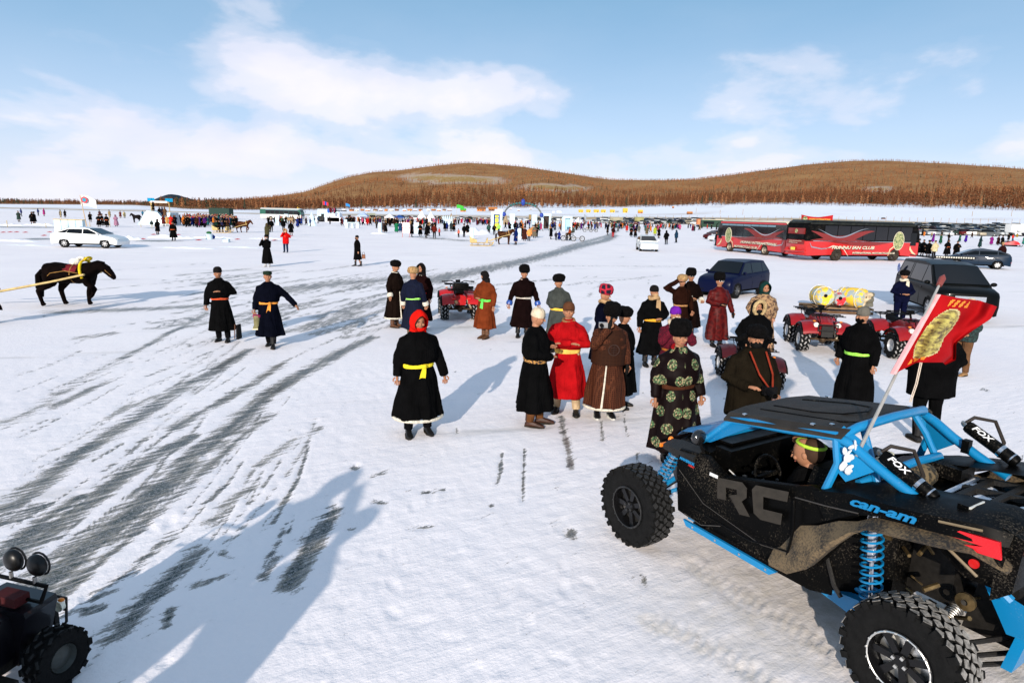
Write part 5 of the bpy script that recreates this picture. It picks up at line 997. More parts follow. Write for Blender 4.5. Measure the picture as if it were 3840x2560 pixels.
# ------------------------------------------------------------------ quad bikes  (x forward, wheels at +-.62, +-.42)
ATY = tyre_mesh(.31, .24, .15, 16, (.085, .035, .03), 3, tops=pm((.02, .02, .02), .8, var=.5, scale=30)); SNB = pm((.30, .29, .28), .9, var=.7, scale=18, bump=.4)
ATS = tyre_mesh(.31, .22, .15, 16, (.085, .035, .03), 3, tops=SNB)
def quad_bike(label, loc, rz, col=(.42, .006, .008), rack='cargo', group=None, dirty=True, scale=1, lamps=None):
    q = thing('quad_bike', label, 'quad bike', loc, rz, group, scale)
    cm = pm(col, .35, coat=.3, var=.08, spec=.3)
    def P(n, b, m, **k): return b.build(n, m, q, **k)
    for X in (.62, -.62):
        for s in (1, -1):
            w = link('wheel', ATS if dirty else ATY, q); w.location = (X, .46 * s, .31)
            b = MB(); b.lathe([(.15, .06 * s), (.145, .10 * s), (.12, .05 * s), (.05, .07 * s), (.001, .08 * s)], 20, 'y'); b.build('rim', pm((.55, .55, .55), .35, .5) if not lamps else pm((.06, .065, .06), .4, .3), w)
    for s in (1, -1):
        for X, f in (((.62, 1), (-.62, -1)) if not lamps else ()):
            b = MB(); arc = [(-.38, .50), (-.26, .64), (-.08, .71), (.12, .70), (.30, .58), (.36, .48)]
            b.loft([[(X + f * x, .20 * s, z + .06), (X + f * x, .42 * s, z + .05), (X + f * x, .55 * s, z + .02), (X + f * x, .55 * s, z - .01), (X + f * x, .40 * s, z + .02), (X + f * x, .20 * s, z + .03)] for x, z in arc]); P('fender', b, cm)
            b = MB(); b.loft([[(X + f * x, .54 * s, z + .015), (X + f * x, .59 * s, z), (X + f * x, .59 * s, z - .03), (X + f * x, .54 * s, z - .01)] for x, z in arc]); P('fender_edge', b, PLA)
    b = MB(); b.loft([[(x, -w, z0), (x, w, z0), (x, w, z1 - .04), (x, w * .6, z1), (x, -w * .6, z1), (x, -w, z1 - .04)] for x, w, z0, z1 in [(-.75, .16, .45, .74), (-.30, .15, .40, .74), (-.05, .17, .40, .84), (.25, .20, .40, .92), (.55, .19, .42, .88), (.85, .14, .45, .76)]]); P('body', b, cm)
    b = MB(); b.loft([[(x, -w, z), (x, w, z), (x, w * .7, z + .08), (x, -w * .7, z + .08)] for x, w, z in [(.02, .10, .80), (-.2, .15, .76), (-.6, .16, .76), (-.78, .10, .82)]]); P('seat', b, BLK)
    b = MB(); b.tube([(.30, 0, .85), (.20, 0, 1.02)], .025, 8); b.tube([(.10, .40, 1.06), (.16, .22, 1.08), (.22, .08, 1.02), (.22, -.08, 1.02), (.16, -.22, 1.08), (.10, -.40, 1.06)], .014, 7); b.box((.20, 0, 1.06), (.10, .14, .09)); P('handlebar', b, PLA)
    for s in (1, -1): b = MB(); b.tube([(.10, .40 * s, 1.06), (.085, .50 * s, 1.06)], .02, 8); P('grip', b, BLK)
    b = MB(); b.box((0, 0, .40), (1.1, .30, .26)); b.box((0, .3, .28), (.5, .22, .04)); b.box((0, -.3, .28), (.5, .22, .04)); P('engine', b, pm((.03, .025, .02), .6, .4, .5))
    for X in (.62, -.62):
        b = MB(); b.tube([(X, -.44, .31), (X, .44, .31)], .03, 8); b.ell((X, 0, .31), (.09, .09, .09), 10, 7); P('axle', b, pm((.07, .045, .025), .6, .5, .5))
        for s in (1, -1):
            b = MB(); coil(b, (X, .16 * s, .66), (X, .32 * s, .36), .035, 7, .007, 10); b.tube([(X, .16 * s, .68), (X, .33 * s, .34)], .018, 8); P('shock', b, pm((.5, .42, .30), .5))
    def rackf(x0, x1, z):
        b = MB()
        for y in (-.34, -.2, -.07, .07, .2, .34): b.tube([(x0, y, z), (x1, y, z)], .009, 5)
        for x in (x0, (x0 + x1) / 2, x1): b.tube([(x, -.38, z), (x, .38, z)], .012, 6)
        for x in (x0 + .05, x1 - .05):
            for y in (-.2, .2): b.tube([(x, y, z), (x, y * .8, z - .16)], .01, 5)
        P('rack', b, PLA)
    if rack: rackf(.52, .92, .92); rackf(-.92, -.50, .90)
    b = MB(); b.tube([(.80, -.22, .40), (.95, -.22, .45), (.98, -.22, .72), (.98, .22, .72), (.95, .22, .45), (.80, .22, .40)], .016, 7); b.tube([(.97, -.22, .58), (.99, .22, .58)], .014, 6); b.box((.92, 0, .55), (.05, .26, .26)); P('bumper', b, PLM)
    for s in (1, -1):
        b = MB(); b.lathe([(.001, 0), (.055, .0), (.06, -.05)], 14, 'x', (.90, .25 * s, .70)); P('headlight', b, pm((.8, .78, .65), .15, coat=.5))
        b = MB(); b.ell((.86, .30 * s, .79), (.03, .04, .02), 8, 6); P('indicator', b, pm((.7, .2, .02), .3))
        b = MB(); b.box((-.93, .22 * s, .66), (.03, .12, .05)); P('tail_light', b, pm((.6, .02, .02), .3))
    b = MB(); b.tube([(-.60, .16, .52), (-.85, .16, .55), (-.95, .16, .56)], .06, 12); P('exhaust', b, pm((.10, .07, .045), .5, .6, .4))
    if rack == 'box': b = MB(); b.box((-.70, 0, 1.0), (.34, .46, .16)); b.box((-.70, 0, 1.09), (.30, .40, .03)); b.box((-.72, -.30, .97), (.10, .16, .07)); P('cargo_box', b, PLA)
    if lamps:
        for y in (-.29, .03):
            b = MB(); b.tube([(.62, y, 1.12), (.62, y, 1.20)], .02, 6); P('lamp_stalk', b, STEEL)
            b = MB(); b.ell((.66, y, 1.31), (.07, .12, .12), 18, 10); b.tube([(.70, y + .122 * cos(a), 1.31 + .122 * sin(a)) for a in [2 * pi * j / 16 for j in range(17)]], .012, 5); P('spot_lamp', b, pm((.003, .003, .003), .35, spec=.3))
        b = MB(); b.tube([(.55, -.44, 1.0), (.62, -.44, 1.12), (.62, .30, 1.12), (.55, .30, 1.0)], .022, 7); b.tube([(.55, -.44, .98), (.55, .30, .98)], .018, 6); P('lamp_bar', b, PLA)
        b = MB(); b.loft([[(.62 + a_ , y, z) for a_, y in ((-.22, -w), (.16, -w * .9), (.16, .34), (-.22, .36))] for z, w in ((.30, .22), (.5, .26), (.72, .34), (.88, .40), (.93, .38))]); P('front_cowl', b, cm)
        b = MB(); b.box((.50, -.1, 1.0), (.16, .30, .10)); P('tool_roll', b, pm((.05, .003, .004), .8))
    return q
def yaw_of(x, y): return atan2(y, x)
quad_bike('red quad bike seen from behind with black cargo box, left of the rust-brown robe', at(1718, 1185), radians(100), rack='box', group='quad bikes', dirty=True)
quad_bike('red quad bike facing the camera alone, left of the grey cap man', at(3052, 1300), radians(-100), col=(.25, .004, .006), group='quad bikes')
quad_bike('red quad bike half hidden behind the flag and the grey cap man', at(3375, 1325), radians(-95), col=(.25, .004, .006), group='quad bikes')
p_ = under(2848, 1130, 1.62); quad_bike('red quad bike carrying the rider in the fur-hooded parka', (p_.x - .02, p_.y + .18, 0), radians(-96), col=(.05, .002, .003), group='quad bikes', scale=.84)
quad_bike('dark blue quad bike with two round spot lamps cut by the bottom left corner', Vector((at(262, 2462, .19).x - .46, at(262, 2462, .19).y - .297, 0)), radians(75), col=(.001, .0008, .003), rack=None, group=None, dirty=False, scale=.62, lamps=True)
# people on the quad bikes beside the camera, whose shadow falls over the ice
person('rider in dark coat sitting on the blue quad bike beside the camera', Vector((-3.25, 1.9, 0)), 165, 1.75, dress='parka', col=BK3, hat='beanie', lod=1, arms=('hold', 'hold'), seat=.9, bulk=1.2)
person('person standing just outside the picture to the left with an arm raised', Vector((-3.45, 1.15, .0)), 150, 1.95, dress='parka', col=BK3, hat='fur', lod=1, arms=('brow', 'down'), bulk=1.25)
person('person in long coat standing outside the picture behind the blue quad bike', Vector((-2.75, 1.0, .0)), 150, 1.72, dress='long', col=BK3, hat='fur', lod=1, arms=('down', 'pocket'), bulk=1.3)
# ------------------------------------------------------------------ sledge with yellow and red drums behind the quad bike
SLD = at(3130, 1170)
q = thing('cargo_sledge', 'low wooden sledge loaded with drums behind the quad bikes', 'sledge', SLD, radians(-8)); b = MB()
for x in (-.9, .9): b.box((0, x * .5, .06), (2.2, .08, .08))
b.build('runner', cloth((.12, .07, .04)), q); b = MB(); b.box((0, 0, .2), (2.2, 1.0, .06)); b.build('platform', cloth((.22, .14, .08)), q)
for k, (px, py, c, r, nm) in enumerate([(3075, 1165, (.80, .50, .03), .34, 'left yellow drum bag with blue pattern on the sledge'), (3130, 1165, (.55, .02, .03), .24, 'small red drum bag between the two yellow ones'), (3190, 1172, (.80, .50, .03), .34, 'right yellow drum bag with blue pattern on the sledge')]):
    g = at(px, py); q = thing('drum_bag', nm, 'bag', (g.x, g.y, .24 + r * .9), radians(-62 if k == 2 else -100), None); b = MB(); b.tube([(-.55, 0, 0), (-.45, 0, 0), (0, 0, 0), (.42, 0, 0), (.52, 0, 0)], [r * .55, r * .95, r * 1.04, r, r * .8], 18)
    m_ = camo(c, (.30, .36, .36), 4.5); b.build('bag_body', m_, q); b = MB(); b.lathe([(.001, 0), (.06, 0), (.06, .03), (.001, .03)], 12, 'x', (.52, -.02, .06)); b.build('valve', BLK, q); b = MB()
    for x in (-.3, .3): b.tube([(x, (r + .02) * cos(a), (r + .02) * sin(a)) for a in [2 * pi * j / 16 for j in range(17)]], .012, 5)
    b.build('strap', cloth((.6, .6, .55)), q)
g = at(3238, 1178); q = thing('wooden_crate', 'small pale crate at the right end of the loaded sledge', 'crate', (g.x, g.y, .25)); b = MB()
b.box((0, 0, .28), (.36, .36, .5)); b.build('crate_body', cloth((.42, .33, .20)), q); b = MB()
for z in (.1, .28, .46): b.box((0, -.19, z), (.38, .02, .10))
b.build('slat', cloth((.50, .40, .26)), q)
# ------------------------------------------------------------------ cars
TYC = tyre_mesh(.32, .21, .20, 40, (.02, .04, .008), 4); DG_ = pm((.02, .02, .02), .5, spec=.3)
def car(label, loc, rz, prof, roofp, L, Wd, col, wb, wr=.32, metal=.2, name='parked_car', lod=2, group=None, rim=(.6, .6, .6), dark=True, cat='car', splits=(.40, .78), rimx=None, glass=GLASS):
    """prof: side outline of the lower body from front bottom over the hood to the tail; roofp: (x, z) screen base, screen top, roof mid, roof rear, rear base."""
    q = thing(name, label, cat, loc, rz, group); pc = pm(col, .35, metal if max(col) > .3 else 0, .05, 3, coat=.3 if max(col) > .3 else .05, spec=.3 if max(col) > .3 else .08)
    def P(n, b, m, **k): return b.build(n, m, q, **k)
    ax = [wb / 2 + .05, -wb / 2 + .05]; ra = wr * 1.17
    def arch(x): return [(x + ra * cos(a), max(.2, wr * .98 + ra * sin(a))) for a in [pi * j / 8 for j in range(9)]]
    bot = []
    for x in ax[::-1]: bot += arch(x)[::-1]
    poly = prof + [(prof[-1][0], .24)] + bot + [(prof[0][0], .24)]
    xm = max(p[0] for p in poly); xn = min(p[0] for p in poly); zt = max(p[1] for p in poly)
    sl = []
    for fy, ex, dz_ in ((-.5, .13, .10), (-.485, .07, .05), (-.43, .02, .015), (-.25, .0, 0), (0, -.015, -.005), (.25, .0, 0), (.43, .02, .015), (.485, .07, .05), (.5, .13, .10)):
        r = []
        for x, z in poly:
            f = max(0, (abs(x) - L * .36) / (L * .14)); xx = x - (1 if x > 0 else -1) * ex * 1.5 * f; zz = z - dz_ * (1 if z > zt * .62 else 0)
            if z < .45 and abs(fy) > .45: zz = z + .02
            r.append((xx, fy * Wd, zz))
        sl.append(r)
    b = MB(); b.loft(sl, cap=True); o = P('body', b, pc, smooth=35)
    b = MB(); b.box((0, 0, .32), (L * .8, Wd * .6, .2)); P('underbody', b, BLK)
    (a0, a1, a2, a3, a4) = roofp
    def sec(x, z, w): return [(x, -w, z), (x, w, z)]
    wb_, wt = Wd * .475, Wd * .375
    def W_(z): return wb_ + (wt - wb_) * min(1, max(0, (z - a0[1]) / (a2[1] - a0[1])))
    cab = [(a0, -.03), (a1, 0), (a2, .025), (a3, 0), (a4, -.03)]
    top = MB(); rings = []
    for (x, z), dz_ in cab:
        w = W_(z); rings.append([(x, -w, z), (x, -w * .85, z + .015), (x, 0, z + .03), (x, w * .85, z + .015), (x, w, z)])
    n = 5; vs = [p for r in rings for p in r]; zb = a0[1] - .08
    base = [(a0[0], -wb_, zb), (a0[0], wb_, zb), (a4[0], wb_, zb), (a4[0], -wb_, zb)]
    fs = [(i * n + j, i * n + j + 1, (i + 1) * n + j + 1, (i + 1) * n + j) for i in range(4) for j in range(4)]
    vs += base; k0 = len(vs) - 4
    fs += [(0, 5, 10, 15, 20, k0 + 3, k0), (4, k0 + 1, k0 + 2, 24, 19, 14, 9), (k0, k0 + 1, 4, 3, 2, 1, 0), (k0 + 3, 20, 21, 22, 23, 24, k0 + 2)]
    top.add(vs, fs); P('cabin', top, pc, smooth=25)
    def lerp(p, r, t_): return tuple(p[i] + (r[i] - p[i]) * t_ for i in range(3))
    def pane(c00, c10, c11, c01, nm='window', i0=.05, i1=.06, th=.008, m=glass):
        f = lambda u, v: lerp(lerp(c00, c10, u), lerp(c01, c11, u), v)
        b = MB(); b.quad(f(i0, i1), f(1 - i0, i1), f(1 - i0, 1 - i1), f(i0, 1 - i1), th); return P(nm, b, m, smooth=False)
    w0, w1, w3, w4 = W_(a0[1]), W_(a1[1]), W_(a3[1]), W_(a4[1])
    pane((a0[0], -w0, a0[1]), (a0[0], w0, a0[1]), (a1[0], w1, a1[1] + .012), (a1[0], -w1, a1[1] + .012), 'windscreen', .04, .05, .04)
    pane((a4[0], w4, a4[1]), (a4[0], -w4, a4[1]), (a3[0], -w3, a3[1] + .01), (a3[0], w3, a3[1] + .01), 'rear_window', .07, .08, .04)
    lx = lambda z, pa, pb: pa[0] + (pb[0] - pa[0]) * (z - pa[1]) / (pb[1] - pa[1] + 1e-6)
    zb2, zt2 = a0[1] + .015, min(a1[1], a3[1]) - .03
    zr = a4[1] + .015
    for s in (1, -1):
        xf0, xf1 = a0[0] - .10, a1[0] - .02; xr0, xr1 = a4[0] + .12, a3[0] + .04; Ln = xf0 - xr0
        cuts = [(xf0, xf1)] + [(xf0 - Ln * c, max(xr1, min(xf1, xf0 - Ln * c))) for c in splits] + [(xr0, xr1)]
        for i in range(len(cuts) - 1):
            (p0, t0), (p1, t1) = cuts[i], cuts[i + 1]; g = .03
            zf = zb2 + (zr - zb2) * ((xf0 - p0) / Ln); zg = zb2 + (zr - zb2) * ((xf0 - p1) / Ln)
            A, B_, C_, D_ = (p0 - g, s * (W_(zf) + .004), zf), (p1 + g, s * (W_(zg) + .004), zg), (max(t1 + g, p1 + g if t1 == p1 else t1 + g), s * (W_(zt2) + .004), zt2), (t0 - g, s * (W_(zt2) + .004), zt2)
            if D_[0] - C_[0] < .03 and A[0] - B_[0] < .1: continue
            b = MB(); b.quad(*((A, B_, C_, D_) if s < 0 else (B_, A, D_, C_)), .008); P('window', b, glass, smooth=False)
        b = MB(); b.ell((a0[0] - .22, s * (Wd * .5 + .09), a0[1] + .06), (.06, .10, .07), 10, 7); P('mirror', b, pc)
        if lod > 1:
            for xx in (xf0 - Ln * splits[0], ):
                b = MB(); b.tube([(xx + .02, s * (Wd * .5 - .002), .35), (xx + .0, s * (Wd * .5 + .003), .62), (xx, s * (Wd * .492), a0[1] - .06)], .006, 4); P('door_seam', b, BLK)
            for xx in (xf0 - Ln * splits[0] + .12, xf0 - Ln * splits[min(1, len(splits) - 1)] + .14):
                b = MB(); b.box((xx, s * (Wd * .5 + .008), a0[1] - .16), (.16, .025, .03)); P('door_handle', b, pc)
        b = MB(); fx = prof[0][0]; hz_ = prof[2][1]
        b.ell((fx - .16, s * Wd * .36, hz_ - .10), (.16, .16, .085), 12, 8); P('headlight', b, pm((.55, .56, .54), .12, .2, coat=.8))
        b = MB(); b.ell((prof[-1][0] + .10, s * Wd * .40, prof[-2][1] - .16), (.10, .14, .12), 10, 7); P('tail_light', b, pm((.45, .01, .012), .2, coat=.8))
        for x in ax:
            w = link('wheel', TYC, q); w.location = (x, s * (Wd * .5 - .10), wr); w.scale = (wr / .32, 1, wr / .32)
            b = MB(); b.lathe([(.20, .08 * s), (.20, .10 * s), (.17, .06 * s), (.16, .02 * s), (.001, .02 * s)], 20, 'y')
            b.build('rim', pm(tuple(c * .35 for c in rim), .4, .6), w); b = MB()
            for k in range(7): b.box((0, 0, 0), (.035, .03, .18), T=oriented(2 * pi * k / 7, .10, .075 * s))
            b.lathe([(.001, .095 * s), (.045, .09 * s), (.05, .05 * s)], 12, 'y'); b.build('spoke', pm(rim, .3, .7), w)
    b = MB(); b.box((prof[0][0] - .02, 0, .42), (.06, Wd * .66, .12)); P('grille', b, BLK)
    b = MB(); b.box((prof[0][0] + .015, 0, .50), (.015, .36, .09)); P('number_plate', b, pm((.7, .7, .65), .5))
    return q
HB = ([(2.15, .30), (2.20, .48), (2.12, .72), (1.9, .82), (1.35, .95), (.9, 1.02), (-1.2, 1.05), (-1.95, 1.10), (-2.12, 1.0), (-2.18, .7), (-2.15, .34)], [(1.30, .98), (.30, 1.40), (-.35, 1.49), (-1.35, 1.36), (-2.02, 1.10)])
SED = ([(2.35, .30), (2.40, .48), (2.30, .68), (2.05, .80), (1.5, .92), (.95, .98), (-1.2, 1.02), (-2.0, 1.06), (-2.33, 1.0), (-2.40, .7), (-2.35, .34)], [(1.25, .96), (.35, 1.36), (-.35, 1.46), (-1.05, 1.38), (-2.0, 1.05)])
SUV = ([(2.0, .34), (2.06, .55), (2.0, .82), (1.85, .95), (1.35, 1.06), (1.0, 1.10), (-1.2, 1.16), (-1.85, 1.18), (-2.0, 1.1), (-2.03, .7), (-1.98, .38)], [(1.12, 1.08), (.48, 1.60), (-.2, 1.68), (-1.45, 1.64), (-1.90, 1.16)])
VAN = ([(2.30, .34), (2.37, .55), (2.32, .95), (2.22, 1.05), (1.75, 1.15), (1.5, 1.18), (-1.2, 1.20), (-2.2, 1.20), (-2.34, 1.1), (-2.38, .7), (-2.33, .38)], [(1.62, 1.16), (.72, 1.78), (0, 1.86), (-2.05, 1.84), (-2.28, 1.20)])
def place(pa, pb): # ground points under the front and the rear wheels (pixels) -> centre and heading
    a, b = at(*pa), at(*pb); return (a + b) / 2, atan2(a.y - b.y, a.x - b.x)
def off(c, h, side, w): return Vector((c.x - sin(h) * side * w, c.y + cos(h) * side * w, 0))
c, h = place((387, 931), (250, 928)); car('white sedan driving on the snow behind the black horse', off(c, h, 1, .8), h, *SED, 4.8, 1.83, (.72, .74, .74), 2.80, name='sedan')
car('white hatchback seen head-on in the middle of the snow field', at(2440, 944) + Vector((0, 2.0, 0)), radians(-94), *HB, 4.4, 1.72, (.72, .74, .72), 2.65, name='hatchback')
a_ = at(2762, 966, 1.58); a_.z = 0; su = car('dark blue small off-roader with black windows behind the robed trio', a_, radians(224), *SUV, 4.05, 1.72, (.0012, .003, .022), 2.55, wr=.37, name='off_roader', metal=.4, rim=(.12, .12, .12)); su.scale = (.89,) * 3
vc = at(3625, 1212) + Vector((.57, 2.3, 0)); van = car('black minivan with roof rack and light bar behind the red flag', vc, radians(-104), *VAN, 4.75, 1.82, (.0018, .0022, .002), 2.85, wr=.38, name='minivan', cat='van', splits=(.28, .62, .66))
b = MB()
for y in (-.6, .6): b.tube([(.5, y, 1.99), (-1.9, y, 1.99)], .02, 6)
for x in (.3, -.6, -1.5): b.tube([(x, -.62, 1.99), (x, .62, 1.99)], .016, 6)
b.build('roof_rack', PLA, van); b = MB(); b.box((.62, 0, 2.05), (.09, 1.25, .08)); b.build('light_bar', PLA, van); b = MB()
for k in range(16): b.box((.668, -.56 + .075 * k, 2.05), (.01, .05, .05))
b.build('lamp_row', pm((.6, .58, .5), .3), van)
b = MB(); b.box((2.36, 0, .80), (.03, .9, .16)); b.build('chrome_grille', CHR, van)
b = MB(); b.lathe([(.001, -.905), (.17, -.905), (.17, -.902)], 16, 'y', (-1.98, 0, 1.48)); b.build('round_sticker', camo((.15, .2, .5), (.5, .5, .6), 14), van)
c, h = place((3590, 1003), (3735, 1010)); car('dark blue hatchback parked beyond the minivan at far right', off(c, h, -1, .8), h, *HB, 4.4, 1.72, (.004, .016, .036), 2.65, name='hatchback', rim=(.65, .65, .65))
for px, py, col, lb in [(2655, 897, (.06, .008, .008), 'dark red hatchback nose out behind the left bus'), (2675, 905, (.7, .72, .72), 'white hatchback beside the left bus, middle of three'), (2700, 911, (.35, .40, .45), 'silver hatchback nearest the left bus')]:
    car(lb, at(px, py) + Vector((1.6, 1.2, 0)), radians(208), *HB, 4.4, 1.72, col, 2.65, name='hatchback', lod=1)
# ------------------------------------------------------------------ coaches
BUSR = pm((.50, .010, .008), .3, coat=.6, var=.05, scale=2, spec=.5); MAR = pm((.19, .014, .011), .3, coat=.5); CREAM = pm((.62, .56, .42), .5)
def medal():
    m = bpy.data.materials.new('gold medallion'); m.use_nodes = True; t = m.node_tree; b = t.nodes['Principled BSDF']; tc = nd(t, 'ShaderNodeTexCoord'); w = nd(t, 'ShaderNodeTexVoronoi', _Scale=9, feature='SMOOTH_F1'); t.links.new(tc.outputs['Object'], w.inputs['Vector'])
    t.links.new(mixc(t, ramp(t, w.outputs[0], [(.2, 0), (.6, 1)]), (.50, .48, .22), (.08, .13, .05)), b.inputs['Base Color']); b.inputs['Roughness'].default_value = .5; return m
MEDAL = medal()
def coach(label, loc, rz, L=11.6, H=3.35, Wd=2.5, side=1, texts=(), dark=False, group=None, cols=None):
    q = thing('coach', label, 'bus', loc, rz, group); w = Wd / 2
    def P(n, b, m, **k): return b.build(n, m, q, **k)
    main, upper, roofm = cols or (BUSR, PLA if dark else pm((.012, .010, .010), .12, spec=.5, coat=.5), CREAM if not dark else pm((.012, .014, .010), .5, var=.6, scale=3))
    wx = (L / 2 - 2.55, -L / 2 + 3.1)
    def arch(x): return [(x + .58 * cos(a), max(.38, .50 + .58 * sin(a))) for a in [pi * j / 8 for j in range(9)]]
    poly = [(L / 2 - .15, .38), (L / 2, .6), (L / 2 - .05, 1.62), (-L / 2, 1.62), (-L / 2, .6), (-L / 2 + .15, .42)] + arch(wx[1])[::-1] + arch(wx[0])[::-1]
    b = MB(); b.loft([[(x - (.10 if x > 0 else -.10) * (1 if abs(x) > L / 2 - .2 else 0) * e, y, z) for x, z in poly] for y, e in ((-w, 1), (-w + .12, 0), (0, 0), (w - .12, 0), (w, 1))]); P('lower_body', b, main)
    b = MB(); b.box((0, 0, .7), (L * .9, Wd * .7, .7)); P('underbody', b, BLK)
    up = [(L / 2 - .05, 1.62), (L / 2 - .12, 2.3), (L / 2 - .45, H - .28), (L / 2 - .9, H - .12), (-L / 2 + .35, H - .12), (-L / 2 + .06, H - .35), (-L / 2, 1.62)]
    b = MB(); b.loft([[(x, y, z) for x, z in up] for y in (-w + .02, -w + .1, 0, w - .1, w - .02)]); P('upper_body', b, upper)
    b = MB(); b.loft([[(x, -w + .06, z), (x, -w + .25, z + .13), (x, w - .25, z + .13), (x, w - .06, z)] for x, z in ((L / 2 - .5, H - .26), (L / 2 - .9, H - .12), (-L / 2 + .35, H - .12), (-L / 2 + .08, H - .28))]); P('roof', b, roofm)
    for s in (1, -1):
        b = MB(); b.loft([[(x, s * (w - .02), H - .34), (x, s * (w + .012), H - .32), (x, s * (w + .0), H - .18), (x, s * (w - .04), H - .16)] for x in (L / 2 - .7, -L / 2 + .2)]); P('roof_edge', b, roofm if dark else main)
        n = 7
        for k in range(n):
            x1 = L / 2 - 1.0 - k * (L - 2.6) / n; x0 = x1 - (L - 2.6) / n + .07
            b = MB(); b.box(((x0 + x1) / 2, s * (w - .012), 2.28 if not dark else 2.34), (x1 - x0, .02, 1.15)); P('window', b, pm((.006, .006, .008), .08, spec=.5), smooth=False)
            if not dark: b = MB(); b.box(((x0 + x1) / 2, s * w, 2.86), (x1 - x0, .012, .16)); P('vent_pane', b, pm((.16, .26, .32), .1, spec=.6), smooth=False)
        b = MB(); b.box((L / 2 - .75, s * (w + .0), 1.9), (.62, .02, 1.1)); P('side_window', b, GLASS, smooth=False)
        b = MB(); b.box((-.2, s * (w + .01), 1.64), (L - 1.6, .02, .05)); P('side_rail', b, CHR, smooth=False)
        f = -1 if s > 0 else 1
        def sw(pts, wd, m, yo=.012, nm='swoosh'):
            b = MB(); n_ = len(pts); rings = []
            for i, (x, z) in enumerate(pts):
                dx_ = pts[min(i + 1, n_ - 1)][0] - pts[max(i - 1, 0)][0]; dz_ = pts[min(i + 1, n_ - 1)][1] - pts[max(i - 1, 0)][1]; l = hypot(dx_, dz_) + 1e-6
                h = wd * sin(pi * (i + .35) / (n_ - .3)) / 2; rings.append([(x - dz_ / l * h, s * (w + yo), z + dx_ / l * h), (x + dz_ / l * h, s * (w + yo), z - dx_ / l * h), (x + dz_ / l * h, s * (w + yo + .006), z - dx_ / l * h), (x - dz_ / l * h, s * (w + yo + .006), z + dx_ / l * h)])
            b.loft(rings); P(nm, b, m, smooth=False)
        if cols is None:
            cv = lambda x0, x1, z0, am, ph_: [(x0 + (x1 - x0) * i / 20, z0 + am * sin(ph_ + i / 20 * 5.6)) for i in range(21)]
            sw(cv(-L * .47, .8, 2.15, .38, 2.2), .62, MAR); sw(cv(-L * .42, .2, 2.35, .38, 2.3), .10, CHR, .022); sw(cv(-L * .47, 2.6, 1.62, .14, .6), .50, MAR, .014)
            sw([(L / 2 - .35, .60), (L / 2 - .7, .75), (L / 2 - 1.0, 1.05), (L / 2 - 1.05, 1.30)], .20, pm((.6, .5, .3), .5), .02); sw([(L / 2 - 3.3, .45), (L / 2 - 3.15, 1.0), (L / 2 - 2.7, 1.32), (L / 2 - 2.1, 1.2)], .12, pm((.6, .5, .3), .5), .02)
            sw([(-L / 2 + 4.2, .42), (-L / 2 + 3.6, 1.1), (-L / 2 + 2.6, 1.25), (-L / 2 + 1.9, 1.0)], .10, pm((.6, .55, .45), .5), .02); sw([(-.4, .42), (-.2, .9), (.4, 1.2)], .08, MAR, .02)
            sw([(-L / 2 + .3, 1.5), (-L / 2 + .5, 1.15), (-L / 2 + 1.5, 1.0), (-L / 2 + 2.4, 1.1)], .10, CHR, .02)
            b = MB(); b.lathe([(.001, s * (w + .035)), (.66, s * (w + .035)), (.66, s * (w + .01))], 28, 'y'); o = P('emblem_disc', b, MEDAL); o.location = (L / 2 - 2.35, 0, 1.75); o.scale = (.82, 1, 1.18)
            b = MB(); b.tube([(.67 * cos(a), s * (w + .035), .67 * sin(a)) for a in [2 * pi * j / 24 for j in range(25)]], .025, 5); o = P('emblem_rim', b, CREAM); o.location = (L / 2 - 2.35, 0, 1.75); o.scale = (.82, 1, 1.18)
            for tx, sz, xr, z, wd in texts:
                xs_ = xr if s < 0 else xr + wd   # letters always run left to right for the onlooker
                xa = (1, 0, 0) if s < 0 else (-1, 0, 0)
                text(tx, sz, CREAM, q, (xs_, s * (w + .03), z), basis(xa, (0, 0, 1)), shear=.25, w=wd, bold=.03); text(tx, sz, BLK, q, (xs_ + (.03 if s < 0 else -.03), s * (w + .022), z - .03), basis(xa, (0, 0, 1)), shear=.25, w=wd, bold=.06, name='letter_shadow')
        for x in wx:
            wh = link('wheel', TYB, q); wh.location = (x, s * (w - .16), .5)
            b = MB(); b.lathe([(.31, .13 * s), (.30, .15 * s), (.26, .05 * s), (.14, .04 * s), (.12, .14 * s), (.001, .15 * s)], 20, 'y'); b.build('rim', pm((.42, .36, .28), .5, .4) if not dark else pm((.05, .04, .03), .5), wh)
            b = MB()
            for k in range(8): b.box((0, 0, 0), (.05, .02, .09), T=oriented(2 * pi * k / 8, .2, .055 * s))
            b.build('rim_hole', BLK, wh)
        b = MB(); b.tube([(L / 2 - .2, s * w * .95, H - .3), (L / 2 + .15, s * w * .98, H - .5), (L / 2 + .15, s * w * .98, H - 1.1)], [.03, .05, .09], 7); P('mirror', b, PLA)
        b = MB(); b.ell((L / 2 - .1, s * w * .78, .85), (.10, .22, .12), 10, 7); P('headlight', b, pm((.5, .5, .45), .15, coat=.5)); b = MB(); b.box((-L / 2 - .01, s * w * .8, .9), (.04, .3, .25)); P('tail_light', b, pm((.5, .02, .02), .3))
    b = MB(); b.quad((L / 2 + .0, -w + .12, 1.30), (L / 2 + .0, w - .12, 1.30), (L / 2 - .33, w - .2, 2.85), (L / 2 - .33, -w + .2, 2.85), .04); P('windscreen', b, GLASS)
    b = MB(); b.box((-L / 2 + .02, 0, 1.95), (.08, Wd * .72, .42)); P('rear_window', b, GLASS); b = MB(); b.box((-L / 2 - .02, 0, 2.42), (.06, Wd * .78, .48)); b.box((-L / 2 - .01, 0, 1.52), (.06, Wd * .8, .36)); P('rear_panel', b, MAR if cols is None else main)
